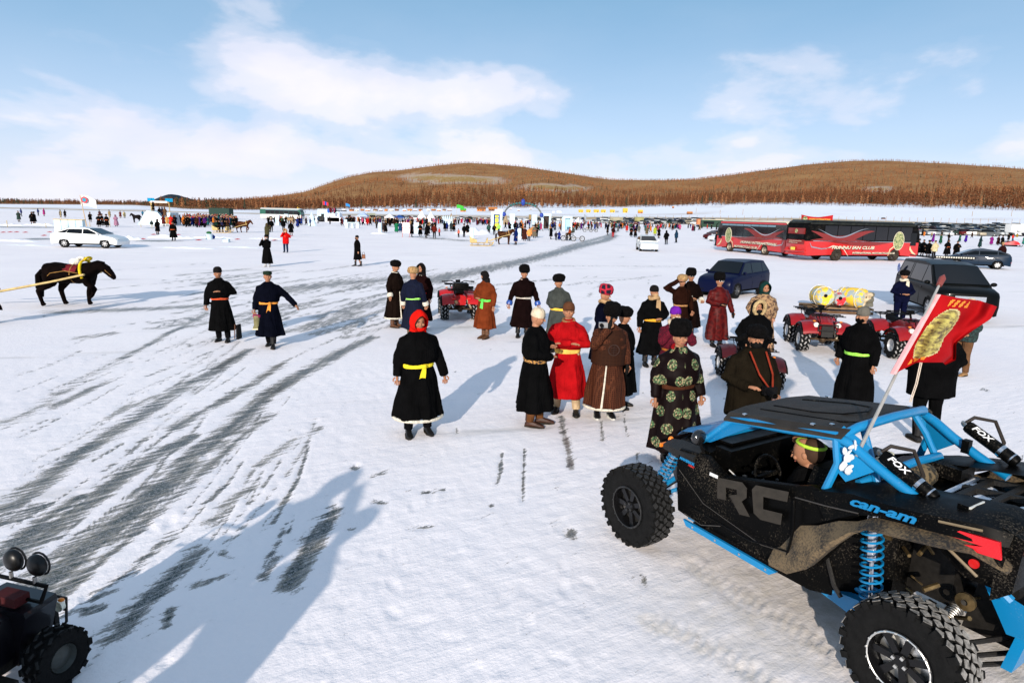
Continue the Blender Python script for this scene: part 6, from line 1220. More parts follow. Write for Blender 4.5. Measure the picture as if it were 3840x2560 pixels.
    b = MB(); b.box((-L / 2 - .06, 0, .78), (.08, Wd * .95, .12)); b.box((-L / 2 - .04, 0, .50), (.06, Wd * .9, .10)); P('bumper', b, main); b = MB(); b.box((-L / 2 - .10, .15, .95), (.02, .5, .24)); P('number_plate', b, pm((.75, .55, .08), .5))
    if cols is None:
        for k, tx in enumerate(('HUNNU INTERNATIONAL', 'MOTORCYCLE CLUB')): text(tx, .09, CREAM, q, (-L / 2 - .055, .75, 1.56 - .15 * k), basis((0, -1, 0), (0, 0, 1)), w=1.5 - .5 * k)
        b = MB(); b.lathe([(.001, -L / 2 - .06), (.17, -L / 2 - .06), (.17, -L / 2 - .03)], 16, 'x', (0, 0, 2.42)); P('rear_emblem', b, MEDAL)
    return q
TYB = tyre_mesh(.5, .30, .31, 36, (.03, .05, .01), 4, mat=pm((.03, .022, .015), .9, var=.4))
# right-hand coach: rear wheel at (3133,978), front wheel at (3349,980) on its right side
c, h = place((3349, 979), (3133, 978)); Lb = 11.6; mid = (11.6 / 2 - 2.55 + (-11.6 / 2 + 3.1)) / 2
d = Vector((cos(h), sin(h), 0)); B2 = off(c, h, 1, 1.2) - d * mid
wb2 = (at(3349, 979) - at(3133, 978)).length; sc2 = wb2 / (11.6 - 5.65)
q = coach('red coach with black roof and large gold disc near its nose, right of the two', B2, h, side=-1, dark=True, group='red motorcycle club coaches', texts=[('HUNNU fAN CLUB', .36, -3.3, 1.0, 4.3), ('INTERNATIONAL MOTORCYCLE CLUB', .20, -1.2, .62, 4.4)]); q.scale = (sc2, 1, 1)
c, h = place((2733, 943), (2864, 957)); d = Vector((cos(h), sin(h), 0)); B1 = off(c, h, -1, 1.2) - d * mid
wb1 = (at(2733, 943) - at(2864, 957)).length; sc1 = wb1 / (11.6 - 5.65)
q = coach('red coach with cream roof and chrome swooshes, left of the two', B1, h, side=1, group='red motorcycle club coaches', texts=[('HUNNU INTERNATIONAL', .34, -4.6, 1.02, 5.8), ('MOTORCYCLE CLUB', .30, -1.6, .55, 3.9)]); q.scale = (sc1, 1, .95)
# banner standing on poles behind the coaches
p0, p1 = atd(3001, 845, B2.y + 4), atd(3117, 850, B2.y + 4.6); q = thing('banner', 'red banner with yellow lettering held on poles above the red coaches', 'banner', (p0.x, p0.y, 0)); W_b = (p1 - p0).length
b = MB(); N = 12; tz = atd(3001, 804, p0.y).z; tz2 = atd(3117, 806, p1.y).z
b.add([Vector(((p1.x - p0.x) * i / N, (p1.y - p0.y) * i / N + .12 * sin(i * .9), (p0.z - .1) * (1 - k) + k * (tz + (tz2 - tz) * i / N - .22 * sin(pi * i / N)))) for i in range(N + 1) for k in (0, 1)], [(2 * i, 2 * i + 2, 2 * i + 3, 2 * i + 1) for i in range(N)])
b.build('cloth', pm((.42, .008, .01), .8), q, fix=False); b = MB(); b.tube([(0, 0, 0), (0, 0, tz)], .03, 6); b.build('pole', STEEL, q); b = MB(); b.tube([(p1.x - p0.x, p1.y - p0.y, 0), (p1.x - p0.x, p1.y - p0.y, tz2)], .03, 6); b.build('pole', STEEL, q)
xa = Vector((p1.x - p0.x, p1.y - p0.y, 0)).normalized(); hh_ = tz - p0.z
for k, tx in enumerate(('HUNNU INTERNATIONAL', 'MOTORCYCLE CLUB')): text(tx, hh_ * .24, pm((.75, .45, .08), .6), q, xa * W_b * (.22 + .08 * k) + Vector((0, -.22, p0.z + hh_ * (.50 - .36 * k))), basis(xa, (0, 0, 1)), shear=.2, w=W_b * (.70 - .14 * k), bold=.02)
b = MB(); b.lathe([(.001, -.2), (hh_ * .24, -.2)], 16, 'y', xa * W_b * .1 + Vector((0, 0, p0.z + hh_ * .6))); b.build('emblem', MEDAL, q)
print('bus', wb1, wb2, sc1, sc2)
# ------------------------------------------------------------------ ground under any pixel, also up the shore
def gat(px, py):
    v = ray(px, py); hl = hypot(v.x, v.y); th = atan2(v.x, v.y); sl_ = v.z / hl
    r = CH / -sl_ if sl_ < 0 else 1e9
    r0 = 300 if th < 0 else 300 - 90 * min(1, th / .5)
    if r < r0 + 30: return Vector((r * sin(th), r * cos(th), 0))
    q = r0 + 30
    while q < 1500:
        if landz(th, q) >= CH + sl_ * q: break
        q += 3
    return Vector((q * sin(th), q * cos(th), max(0, landz(th, q))))
def pxm(p): return CF / ((p - CC).dot(_F))      # photo pixels in a metre at p
ICEM = pm((.50, .64, .70), .25, var=.22, scale=1.6, spec=.5, bump=.4); SNW = pm((.82, .84, .9), .9, bump=.6, scale=3)
WOOD = pm((.34, .22, .10), .8, var=.3, scale=6); WOODL = pm((.52, .38, .16), .8, var=.3, scale=6); GOLD = pm((.65, .42, .05), .7)
# ------------------------------------------------------------------ horses and sledges
def horse(label, loc, rz, col, step=0, lod=2, scale=1, group=None, collar=None, cloth_=None, hd=0):
    e = thing('horse', label, 'horse', loc, rz, group, scale); b = MB()
    b.tube([(-.78, 0, 1.10), (-.70, 0, 1.16), (-.50, 0, 1.14), (-.15, 0, 1.06), (.2, 0, 1.06), (.42, 0, 1.12), (.58, 0, 1.16)], [.08, .25, .31, .33, .31, .28, .14], 14)
    b.tube([(.36, 0, 1.16), (.56, 0, 1.32 - hd * .3), (.72, 0, 1.46 - hd * .6), (.84, 0, 1.54 - hd)], [.28, .23, .18, .13], 12)
    b.tube([(.80, 0, 1.56 - hd), (.90, 0, 1.49 - hd), (1.02, 0, 1.33 - hd), (1.12, 0, 1.18 - hd), (1.15, 0, 1.13 - hd)], [.12, .14, .10, .08, .05], 10)
    for s in (-1, 1): b.tube([(.86, .05 * s, 1.60 - hd), (.86, .065 * s, 1.73 - hd)], [.03, .008], 6)
    a = .20 if step else .04
    for s, fx, lift in ((1, .10 * step, 0), (-1, -.05, step)):
        if lift: b.tube([(.38, .14 * s, 1.05), (.50, .15 * s, .74), (.66, .15 * s, .58), (.56, .15 * s, .36), (.46, .15 * s, .30)], [.17, .11, .075, .05, .07], 8)
        else: b.tube([(.38, .14 * s, 1.05), (.40 - fx * .3, .15 * s, .72), (.38 - fx, .15 * s, .48), (.36 - fx, .15 * s, .14), (.40 - fx, .15 * s, .03)], [.17, .11, .075, .052, .078], 8)
    for s, fx in ((1, a), (-1, -a)):
        b.tube([(-.55, .13 * s, 1.05), (-.46 + fx * .5, .16 * s, .76), (-.70 + fx, .15 * s, .50), (-.64 + fx, .15 * s, .14), (-.58 + fx, .15 * s, .03)], [.22, .16, .08, .055, .078], 8)
    m = pm(col, .9, var=.4, scale=7, spec=.03, bump=.6)
    link('body', remeshed(b, .032, m, 4) if lod == 2 else b.mesh(m), e)
    b = MB(); b.tube([(-.86, 0, 1.18), (-.96, 0, 1.0), (-.97, 0, .6), (-.92, 0, .28)], [.05, .09, .10, .03], 8); b.build('tail', pm(tuple(c * .5 for c in col), .9, spec=.05), e)
    b = MB(); b.tube([(.88, 0, 1.66 - hd), (.72, 0, 1.60 - hd * .6), (.52, 0, 1.46 - hd * .3), (.38, 0, 1.36)], [.05, .07, .07, .03], 7, flat=.9); b.build('mane', pm(tuple(c * .5 for c in col), .9, spec=.05), e)
    if collar:
        b = MB(); b.tube([(.40 - .25 * abs(cos(a_)) * 0 - .06 * sin(a_), .30 * cos(a_), 1.12 + .40 * sin(a_)) for a_ in [-.4 + (pi + .8) * j / 16 for j in range(17)]], .035, 8); b.build('collar_bow', cloth(collar, .1), e)
        b = MB(); b.tube([(.10, .30 * cos(a_), 1.08 + .32 * sin(a_)) for a_ in [2 * pi * j / 18 for j in range(19)]], .014, 5); b.tube([(.45, .28, 1.10), (.0, .33, 1.2), (-.4, .32, 1.12), (-.6, .3, .92)], .012, 5); b.tube([(.45, -.28, 1.10), (.0, -.33, 1.2), (-.4, -.32, 1.12), (-.6, -.3, .92)], .012, 5)
        b.tube([(.90, .09, 1.56 - hd), (.98, .12, 1.42 - hd), (1.10, .09, 1.26 - hd)], .008, 4); b.tube([(.90, -.09, 1.56 - hd), (.98, -.12, 1.42 - hd), (1.10, -.09, 1.26 - hd)], .008, 4); b.build('harness', cloth((.30, .16, .05), .1), e)
    if cloth_:
        b = MB(); b.loft([[(x, (.315 if abs(x) < .3 else .31) * cos(a_), 1.06 + .325 * sin(a_)) for a_ in [.35 + (pi - .7) * j / 10 for j in range(11)]] for x in (-.28, -.1, .1, .26)], cap=False, close=False); b.build('saddle_cloth', cloth(cloth_), e)
    return e
def shafts(e, L=2.2, y=.36, z0=.32):
    for s in (-1, 1): b = MB(); b.tube([(.55, y * s, 1.10), (-.4, y * s, .84), (-.8 - L * .6, y * s * .9, z0)], .034, 7); b.build('shaft', WOODL, e)
p0, p1 = at(200, 1160), at(335, 1139); H1 = atan2(p1.y - p0.y, p1.x - p0.x); h1 = horse('black horse trotting in harness with a yellow collar bow at far left', (p0 + p1) / 2 + Vector((.05, .15, 0)), radians(4), (.004, .0022, .0018), 1, collar=(.75, .50, .02), cloth_=(.14, .015, .02), hd=.22, scale=1.04); h1.scale = (1.06, 1.3, .93)
shafts(h1, 3.0)
b = MB(); b.ell((.08, 0, 1.46), (.16, .10, .12), 10, 7); b.tube([(.1, .0, 1.5), (.25, 0, 1.6), (.35, 0, 1.58)], [.05, .06, .05], 7); b.build('white_bundle', cloth((.7, .68, .6)), h1)
b = MB(); b.tube([(.42 + .02 * sin(a_), .04 + .12 * cos(a_), 1.56 + .05 * sin(a_)) for a_ in [2 * pi * j / 12 for j in range(13)]], .04, 6); b.build('yellow_wrap', cloth((.78, .52, .02)), h1)
g = at(-45, 1215); person('dark fur-clad driver at the left edge holding the horse shafts', g, 70, 1.6, dress='coat', col=(.008, .005, .003), hat='fur', hatc=(.02, .01, .006), arms=('front', 'hold'), legs=((-.2, -.1), (.2, .1)), bulk=1.3, lod=2)
def sledge(label, loc, rz, high=True, group=None):
    e = thing('sledge', label, 'sledge', loc, rz, group)
    for s in (-1, 1):
        b = MB(); b.tube([(-1.0, .38 * s, .05), (.9, .38 * s, .05), (1.2, .38 * s, .15), (1.35, .38 * s, .45)], .035, 6); b.build('runner', WOODL, e)
        b = MB(); b.tube([(-.9, .38 * s, .30), (1.25, .38 * s, .34)], .03, 6)
        for x in (-.8, -.2, .4, 1.0): b.tube([(x, .38 * s, .05), (x, .38 * s, .32)], .022, 5)
        b.build('side_frame', WOOD, e)
    for k in range(7): b = MB(); b.box((-.8 + .3 * k, 0, .33), (.24, .82, .03)); b.build('plank', WOODL, e)
    b = MB(); b.loft([[(-1.0, y, .32), (-1.05, y, .95), (-.98, y, .96), (-.9, y, .32)] for y in (-.42, .42)]); b.build('seat_back', WOODL, e)
    for s in (-1, 1): b = MB(); b.loft([[(-1.0, .41 * s, .34), (-1.0, .41 * s, .85), (-.35, .41 * s, .60), (-.3, .41 * s, .34)], [(-1.0, .44 * s, .34), (-1.0, .44 * s, .85), (-.35, .44 * s, .60), (-.3, .44 * s, .34)]]); b.build('side_panel', WOODL, e)
    b = MB(); b.loft([[(.55, y, .34), (.7, y, .80), (.78, y, .80), (.75, y, .34)] for y in (-.40, .40)]); b.build('front_board', WOODL, e)
    return e
g = at(1868, 917); h2 = horse('brown horse harnessed to the empty pale wooden sledge', at(1893, 917), radians(8), (.045, .016, .008), 0, 2, collar=(.45, .28, .12), group=None); shafts(h2, 1.6)
sledge('empty pale wooden sledge behind the harnessed brown horse', at(1800, 922), radians(6))
g = at(916, 872); h3 = horse('small brown horse drawing a sledge full of people on the left', g, radians(2), (.06, .018, .008), 1, 1, collar=(.6, .4, .1), hd=.05); shafts(h3, 2.4)
sledge('pale wooden sledge crowded with passengers behind the small brown horse', at(832, 873), radians(2))
for k, (x, c) in enumerate([(812, (.01, .03, .02)), (822, BK3), (834, (.02, .02, .06)), (846, BK3), (852, (.05, .02, .01))]):
    person(['person in dark green', 'person in black', 'person in navy', 'broad person in black', 'person in brown'][k] + ' sitting in the crowded sledge', at(x, 872), 60, 1.68, dress='jacket', col=c, hat='fur' if k % 2 else 'beanie', lod=1, arms=('front', 'front'), seat=.72)
h4 = horse('dark horse standing beside the ice slide with people round it', at(512, 835), radians(178), (.010, .008, .008), 0, 1, group=None)
h5 = horse('pale dun horse standing in the crowd left of the white coach', at(1088, 842), radians(185), (.32, .22, .13), 0, 1)
for px, py, c, lb in [(1933, 918, (.004, .012, .08), 'man in blue robe holding the head of the harnessed brown horse')]: person(lb, at(px, py), -60, 1.75, dress='coat', col=c, hat='hood', hatc=c, lod=1, arms=('hold', 'down'))
# ------------------------------------------------------------------ three-wheeled motorcycles
def trike(label, loc, rz):
    e = thing('tricycle', label, 'tricycle', loc, rz)
    for x, y, r in ((-.75, 0, .32), (.55, -.35, .32), (1.75, 0, .32)):
        b = MB(); b.tube([(x + r * cos(a), y, r + r * sin(a)) for a in [2 * pi * j / 20 for j in range(21)]], .045, 6); w = b.build('wheel', RUB, e); b = MB(); b.tube([(x + r * .84 * cos(a), y, r + r * .84 * sin(a)) for a in [2 * pi * j / 20 for j in range(21)]], .018, 5)
        for k in range(6): b.tube([(x, y, r), (x + r * .84 * cos(k * pi / 3), y, r + r * .84 * sin(k * pi / 3))], .008, 4)
        b.lathe([(.001, -.05), (.05, -.05), (.05, .05), (.001, .05)], 8, 'y', (x, y, r)); b.build('rim', pm((.45, .42, .36), .4, .6), w)
    b = MB(); b.tube([(-.75, 0, .32), (-.45, 0, .85), (-.42, 0, 1.0)], .03, 6); b.tube([(-.45, 0, .80), (.1, 0, .75), (.55, -.1, .34), (-.2, 0, .35), (-.5, 0, .7)], .025, 6); b.tube([(.55, -.35, .32), (.55, .35, .32)], .025, 6); b.tube([(.5, 0, .4), (1.75, 0, .34)], .03, 6); b.tube([(-.40, -.3, 1.05), (-.42, 0, 1.0), (-.40, .3, 1.05)], .016, 5); b.build('frame', pm((.10, .07, .04), .5, .5), e)
    b = MB(); b.ell((-.15, 0, .82), (.25, .12, .12), 10, 7); b.build('fuel_tank', pm((.35, .20, .08), .4, .4), e); b = MB(); b.box((.3, 0, .84), (.6, .26, .10)); b.build('seat', BLK, e); b = MB(); b.box((0, 0, .45), (.35, .25, .28)); b.build('engine', STEEL, e)
    return e
TK = at(2133, 903); trike('three-wheeled motorcycle with two riders in the middle distance', TK, radians(4)); trike('smaller three-wheeled motorcycle near the crowd', at(2205, 870), radians(6))
person('rider in orange vest on the three-wheeled motorcycle', TK + Vector((.15, 0, 0)), -80, 1.7, dress='jacket', col=(.25, .04, .01), hat='beanie', lod=1, arms=('hold', 'hold'), seat=.9)
person('passenger in grey with red cap on the three-wheeled motorcycle', TK + Vector((.55, .1, 0)), -80, 1.78, dress='jacket', col=(.05, .06, .05), hat='cap', hatc=(.6, .03, .03), lod=1, arms=('hold', 'hold'), seat=1.0)
# ------------------------------------------------------------------ people further off, each placed
MIDP = [ # px, py(foot), colour, garment, hat, yaw, label
 (72, 832, (.03, .05, .04), 'coat', 'beanie', 60, 'person in grey-green walking at the far left edge'), (82, 812, (.02, .03, .12), 'jacket', 'hood', -60, 'person in blue behind the walkers at far left'), (122, 841, BK3, 'coat', 'hood', 20, 'person in black, left one of the pair above the white sedan'), (131, 841, BK3, 'coat', 'fur', -20, 'person in black, right one of the pair above the white sedan'),
 (144, 809, (.02, .03, .12), 'jacket', 'hood', 90, 'small figure in blue left of the magenta one'), (166, 810, (.35, .02, .15), 'coat', 'hood', 90, 'small figure in magenta coat far left'), (228, 815, (.12, .10, .07), 'coat', 'hood', 0, 'figure in beige beside a thin pole far left'), (245, 816, BK3, 'coat', 'hood', 70, 'figure in flaring black coat far left'),
 (340, 832, BK3, 'coat', 'fur', 45, 'person in black walking right of the white flag pole'), (375, 814, (.05, .02, .02), 'coat', 'fur', 0, 'person in dark brown, back one of the cluster near the white flag'), (386, 846, BK3, 'deel', 'fur', -30, 'person in black robe, front cluster near the white flag'), (372, 851, BK3, 'deel', 'beanie', 30, 'stout person in black robe right of the white flag'), (402, 852, BK3, 'deel', 'fur', 0, 'person in black robe with orange belt right of the white flag'), (437, 849, (.30, .15, .22), 'long', 'hood', 0, 'person in pale pink-grey robe near the ice slide'),
 (412, 815, (.25, .18, .08), 'coat', 'fur', 0, 'small tan figure left of the ice slide'), (452, 818, (.1, .02, .02), 'coat', 'beanie', 0, 'small maroon figure left of the ice slide'), (468, 818, (.5, .4, .2), 'coat', 'beanie', 0, 'small sand-coloured figure left of the ice slide'), (536, 812, (.02, .12, .2), 'jacket', 'beanie', 0, 'small turquoise figure at the foot of the ice slide'),
 (570, 857, (.02, .03, .03), 'jacket', 'beanie', 0, 'child in dark jacket and light trousers below the ice slide'), (615, 849, (.08, .01, .01), 'coat', 'hood', 0, 'person in dark red coat before the ice slide'), (628, 847, (.45, .25, .08), 'coat', 'beanie', 0, 'person in tan and orange before the ice slide'), (642, 848, (.5, .02, .015), 'deel', 'beanie', 0, 'person in bright red robe before the ice slide'), (655, 847, BK3, 'coat', 'hood', 40, 'person in black bending beside the bright red robe'),
 (652, 902, BK3, 'deel', 'beanie', 10, 'person in black robe with orange sash standing on the dark rink'), (592, 880, BK3, 'coat', 'hood', 70, 'person in black crouching on the snow bank by the rink'), (676, 843, (.02, .03, .06), 'coat', 'hood', 60, 'person in slate blue stooping at the left end of the crowd'), (716, 845, (.4, .2, .1), 'coat', 'fur', 0, 'person in tan and white hat in the crowd left of the gap'), (730, 845, (.5, .02, .02), 'jacket', 'beanie', 0, 'person in red sweater holding out an arm'),
 (1010, 870, BK3, 'coat', 'hood', 150, 'person in black, left of the pair behind the olive parka'), (1018, 869, BK3, 'jacket', 'beanie', 200, 'person in black, right of the pair behind the olive parka'), (1117, 852, (.01, .02, .12), 'long', 'beanie', 60, 'person in blue robe striding right of the black-clad pair'), (1238, 841, BK3, 'jacket', 'hood', 0, 'slim person in black standing before the ice stage'), (1193, 838, (.02, .05, .09), 'jacket', 'beanie', 0, 'person in teal vest at the foot of the ice stage'),
 (1412, 856, (.05, .04, .03), 'jacket', 'fur', -60, 'person in brown jacket walking right of the tents'), (1436, 872, (.03, .02, .02), 'coat', 'fur', 0, 'person in brown, left of a pair beside an ice pillar'), (1446, 872, BK3, 'long', 'fur', 0, 'person in long black, right of a pair beside an ice pillar'), (1487, 872, (.01, .14, .06), 'long', 'fur', 0, 'person in green robe left of the white notice board'), (1502, 870, (.01, .04, .10), 'long', 'fur', 10, 'person in blue robe left of the white notice board'),
 (1545, 888, BK3, 'coat', 'hood', 100, 'person in long black coat at the right edge of the notice board'), (1576, 886, BK3, 'deel', 'beanie', 180, 'person in black robe with pink sash near the notice board'), (1598, 892, BK3, 'coat', 'hood', 120, 'tall person in black with the group right of the notice board'), (1606, 886, BK3, 'coat', 'fur', 160, 'black-clad person behind the tall one near the notice board'), (1629, 893, (.10, .012, .008), 'jacket', 'fur', 175, 'person in dark red jacket and green trousers seen from behind'), (1648, 885, (.4, .05, .05), 'jacket', 'beanie', -60, 'child in pink-red jacket pulling an orange sledge'),
 (1668, 867, BK3, 'coat', 'hood', 160, 'person in black, left of three by the snow mound'), (1675, 866, (.01, .02, .12), 'coat', 'hood', 160, 'person in blue between the black coats by the snow mound'), (1692, 868, (.02, .03, .03), 'coat', 'hood', 150, 'person in charcoal by the snow mound'), (1702, 868, BK3, 'deel', 'fur', 150, 'person in black robe with pale sash by the snow mound'), (1720, 890, (.45, .12, .08), 'jacket', 'beanie', -30, 'small child in salmon snowsuit sitting on the snow'), (1740, 889, BK3, 'jacket', 'fur', 30, 'man in black walking in front of the snow mound'), (1753, 879, BK3, 'coat', 'fur', 20, 'person in long black coat behind the walking man'),
 (1833, 880, (.02, .06, .05), 'jacket', 'hood', 0, 'person in dark green by the ice gate'), (1853, 881, BK3, 'jacket', 'hood', 0, 'person in black in front of the yellow gate panel'), (1870, 875, (.3, .7, .1), 'jacket', 'hood', 0, 'person in lime green jacket behind the horse'), (1912, 865, BK3, 'coat', 'hood', 0, 'person in black photographing under the arch'), (1955, 897, BK3, 'coat', 'fur', 0, 'person in black beside an ice post'), (1966, 903, (.04, .012, .01), 'long', 'fur', 0, 'person in dark maroon robe beside the orange patterned one'),
 (1983, 904, (.75, .28, .08), 'parka', 'beanie', 0, 'person in orange and white patterned suit'), (1996, 889, (.4, .18, .06), 'parka', 'fur', 0, 'person in rust jacket behind the patterned suit'), (2004, 893, (.12, .10, .07), 'deel', 'fur', 0, 'person in grey-brown robe right of the patterned suit'), (2013, 889, BK3, 'jacket', 'fur', 20, 'person in black half hidden right of the grey-brown robe'), (2066, 897, BK3, 'coat', 'beanie', 80, 'slim person in black standing alone left of the blue robe'), (2085, 901, (.02, .02, .03), 'jacket', 'beanie', 0, 'child in dark suit beside the blue robe'), (2096, 900, (.01, .02, .16), 'long', 'hood', 20, 'person in bright blue robe beside a child'),
 (2278, 880, BK3, 'coat', 'hood', 60, 'person in black robe on the grey ice track'), (2298, 890, (.02, .004, .004), 'jacket', 'hood', 0, 'person in black jacket and red trousers on the ice track'), (2366, 888, BK3, 'deel', 'fur', 0, 'broad person in black robe, left of a pair above the white hatchback'), (2382, 891, BK3, 'deel', 'hood', 0, 'broad person in black robe with pale cap above the white hatchback'), (2425, 884, camo((.14, .11, .05), BK3, 12), 'coat', 'fur', 0, 'person in camouflage robe behind the white hatchback'), (2455, 884, (.30, .35, .03), 'coat', 'hood', 0, 'person in lime-yellow coat behind the white hatchback'),
 (2470, 893, BK3, 'coat', 'hood', 30, 'person in black robe right of the lime-yellow coat'), (2498, 917, BK3, 'parka', 'hood', 175, 'tall person in black with rucksack right of the white hatchback'), (2535, 910, (.008, .03, .06), 'parka', 'hood', -75, 'person in blue jacket striding left, right of the white hatchback'), (2396, 872, (.10, .10, .08), 'coat', 'beanie', 0, 'person in grey robe left of the white hatchback'), (2350, 870, (.4, .02, .02), 'coat', 'beanie', 0, 'person in bright red coat in the crowd'),
 (2597, 867, (.10, .01, .03), 'long', 'beanie', 0, 'person in wine robe standing apart before the parked cars'), (2603, 867, (.01, .03, .02), 'long', 'fur', 0, 'person in dark green robe standing apart before the parked cars'), (2520, 864, BK3, 'coat', 'fur', -60, 'person in black walking toward the parked cars'),
 (3440, 960, (.01, .012, .012), 'coat', 'fur', 30, 'leftmost dark-clad person in front of the right coach nose'), (3456, 962, BK3, 'coat', 'beanie', 0, 'person in black, second from left before the coach nose'), (3478, 966, BK3, 'coat', 'fur', 180, 'person in black with red lower coat before the coach nose'), (3499, 968, (.50, .42, .24), 'parka', 'beanie', 180, 'person in cream jacket and blue trousers before the coach nose'), (3548, 963, BK3, 'deel', 'hood', 0, 'person in slim black robe right of the coaches'), (3583, 970, BK3, 'coat', 'beanie', 0, 'stout person in black behind the blue hatchback bonnet'),
 (3497, 909, (.12, .01, .16), 'long', 'hood', 60, 'person in purple and blue robe right of the coach'), (3526, 915, (.01, .06, .03), 'long', 'fur', 50, 'person in dark green robe right of the coach'), (3556, 905, BK3, 'jacket', 'fur', 0, 'person in black with white bag walking before the parked cars'), (3597, 907, (.01, .08, .06), 'long', 'fur', 50, 'person in teal robe walking before the parked cars'), (3620, 909, (.04, .01, .20), 'long', 'beanie', 40, 'person in violet robe walking before the parked cars'),
 (3672, 929, (.01, .03, .03), 'long', 'hood', 60, 'person in dark teal robe alone on the snow at right'), (3716, 918, (.18, .01, .14), 'long', 'beanie', 0, 'person in magenta robe at right'), (3741, 919, (.02, .005, .005), 'long', 'fur', 0, 'person in maroon robe left of the red snowmobile'), (3757, 920, BK3, 'long', 'fur', 0, 'taller person in black robe left of the red snowmobile'), (3796, 904, (.55, .03, .02), 'jacket', 'beanie', 0, 'person in red jacket sitting on the red snowmobile'), (3780, 905, BK3, 'coat', 'fur', 0, 'person in black behind the red snowmobile'), (3812, 896, (.25, .16, .02), 'coat', 'beanie', 0, 'person in ochre coat behind the snowmobile'), (3837, 917, (.01, .14, .10), 'long', 'fur', 30, 'person in green-teal robe at the right edge'),
]
for px, py, c, dr, ht, yw, lb in MIDP:
    kid = 'child' in lb; mt = c if isinstance(c, bpy.types.Material) else None
    person(lb, at(px, py), yw + random.uniform(-12, 12), (1.15 if kid else 1.70) * random.uniform(.97, 1.03), dress=dr, col=BK3 if mt else c, mat=mt, hat=ht, hatc=None if ht == 'fur' else (tuple(x * .8 for x in c) if (not mt and ht == 'hood') else (.02, .02, .02)), lod=1, arms=random.choice([('down', 'down'), ('down', 'chest'), ('pocket', 'down'), ('front', 'front')]), bulk=random.uniform(1.05, 1.2), sash=(.6, .12, .04) if dr == 'deel' else None, trous=(.5, .5, .45) if 'light trousers' in lb else (.35, .01, .01) if 'red trousers' in lb else (.004, .004, .005))
# ------------------------------------------------------------------ the crowd
def tiny(seed, pose):
    rg = random.Random(seed); b = MB(); w = rg.uniform(.9, 1.15)
    st = .16 if pose == 1 else .05
    for s in (-1, 1): b.mat(2).tube([(.08 * s, 0, .8), (.10 * s, -st * s, .42), (.11 * s, -st * s * 1.8, .05), (.11 * s, -st * s * 1.8 - .1, .04)], [.09, .07, .06, .04], 5)
    z0 = .30 if pose != 2 else .70
    b.mat(0).loft([[(rx * w * cos(2 * pi * j / 8), ry * w * sin(2 * pi * j / 8), z) for j in range(8)] for z, rx, ry in [(z0, .27, .22), (.75, .235, .19), (1.0, .20, .16), (1.2, .245, .18), (1.36, .21, .15), (1.46, .09, .09)]])
    for s in (-1, 1):
        wr = [(.30, -.05, .86), (.26, -.2, .95), (.12, -.26, 1.15)][(pose + (s > 0)) % 3]; b.tube([(.16 * s, 0, 1.36), (.29 * s, .02, 1.12), (wr[0] * s, wr[1], wr[2])], [.08, .075, .06], 5)
        b.mat(1).ell((wr[0] * s, wr[1] - .02, wr[2] - .05), (.04, .04, .055), 5, 4); b.mat(0)
    b.mat(1).ell((0, -.01, 1.58), (.085, .10, .12), 8, 6); b.mat(3).ell((0, .02, 1.665), (.115, .125, .085) if seed % 2 else (.095, .11, .10), 8, 5)
    return b
PAL = [('black', BK3)] * 5 + [('dark brown', (.02, .008, .005)), ('dark brown', (.03, .012, .006)), ('maroon', (.07, .006, .006)), ('red', (.40, .01, .01)), ('navy', (.006, .010, .04)), ('blue', (.01, .03, .16)), ('green', (.012, .06, .03)), ('teal', (.01, .09, .10)), ('grey', (.06, .06, .06)), ('tan', (.28, .17, .08)), ('purple', (.06, .01, .10)), ('black', BK3), ('orange', (.5, .14, .02)), ('pink', (.4, .06, .14))]
HATS = [FURB, FURT, cloth((.03, .03, .04)), cloth((.3, .02, .02)), cloth((.4, .38, .3))]
_tm = {}
def tiny_mesh(ci, pose, k):
    key = (ci, pose, k)
    if key not in _tm: _tm[key] = tiny(ci + pose + k, pose).mesh([cloth(PAL[ci][1]), SKIN, cloth((.006, .006, .008)), HATS[(ci + k) % 5]])
    return _tm[key]
CROWD = [(690, 890, 828, 854, 120, 'in the crowd behind the crowded sledge'), (640, 760, 836, 848, 16, 'in the crowd at the left of the festival'), (1000, 1180, 836, 848, 18, 'beside the white and red coach'), (1230, 1262, 806, 807, 6, 'on the ice stage'), (1280, 1400, 832, 846, 32, 'in front of the blue and white canopy'),
         (1400, 1560, 832, 852, 50, 'near the open tents'), (1560, 1640, 852, 872, 12, 'below the white peaked tents'), (1560, 1850, 826, 845, 120, 'in the crowd between the peaked tents and the ice gates'), (1860, 2140, 838, 866, 85, 'in the crowd under the arch'), (2130, 2310, 838, 864, 70, 'in the crowd right of the ice gates'), (2300, 2700, 838, 862, 130, 'in the crowd before the parked cars'), (2310, 2480, 860, 876, 12, 'walking near the end of the ice track'), (3420, 3840, 884, 896, 8, 'before the parked cars on the right')]
SM = MB(); smm = []
count = 0
rg = random.Random(11)
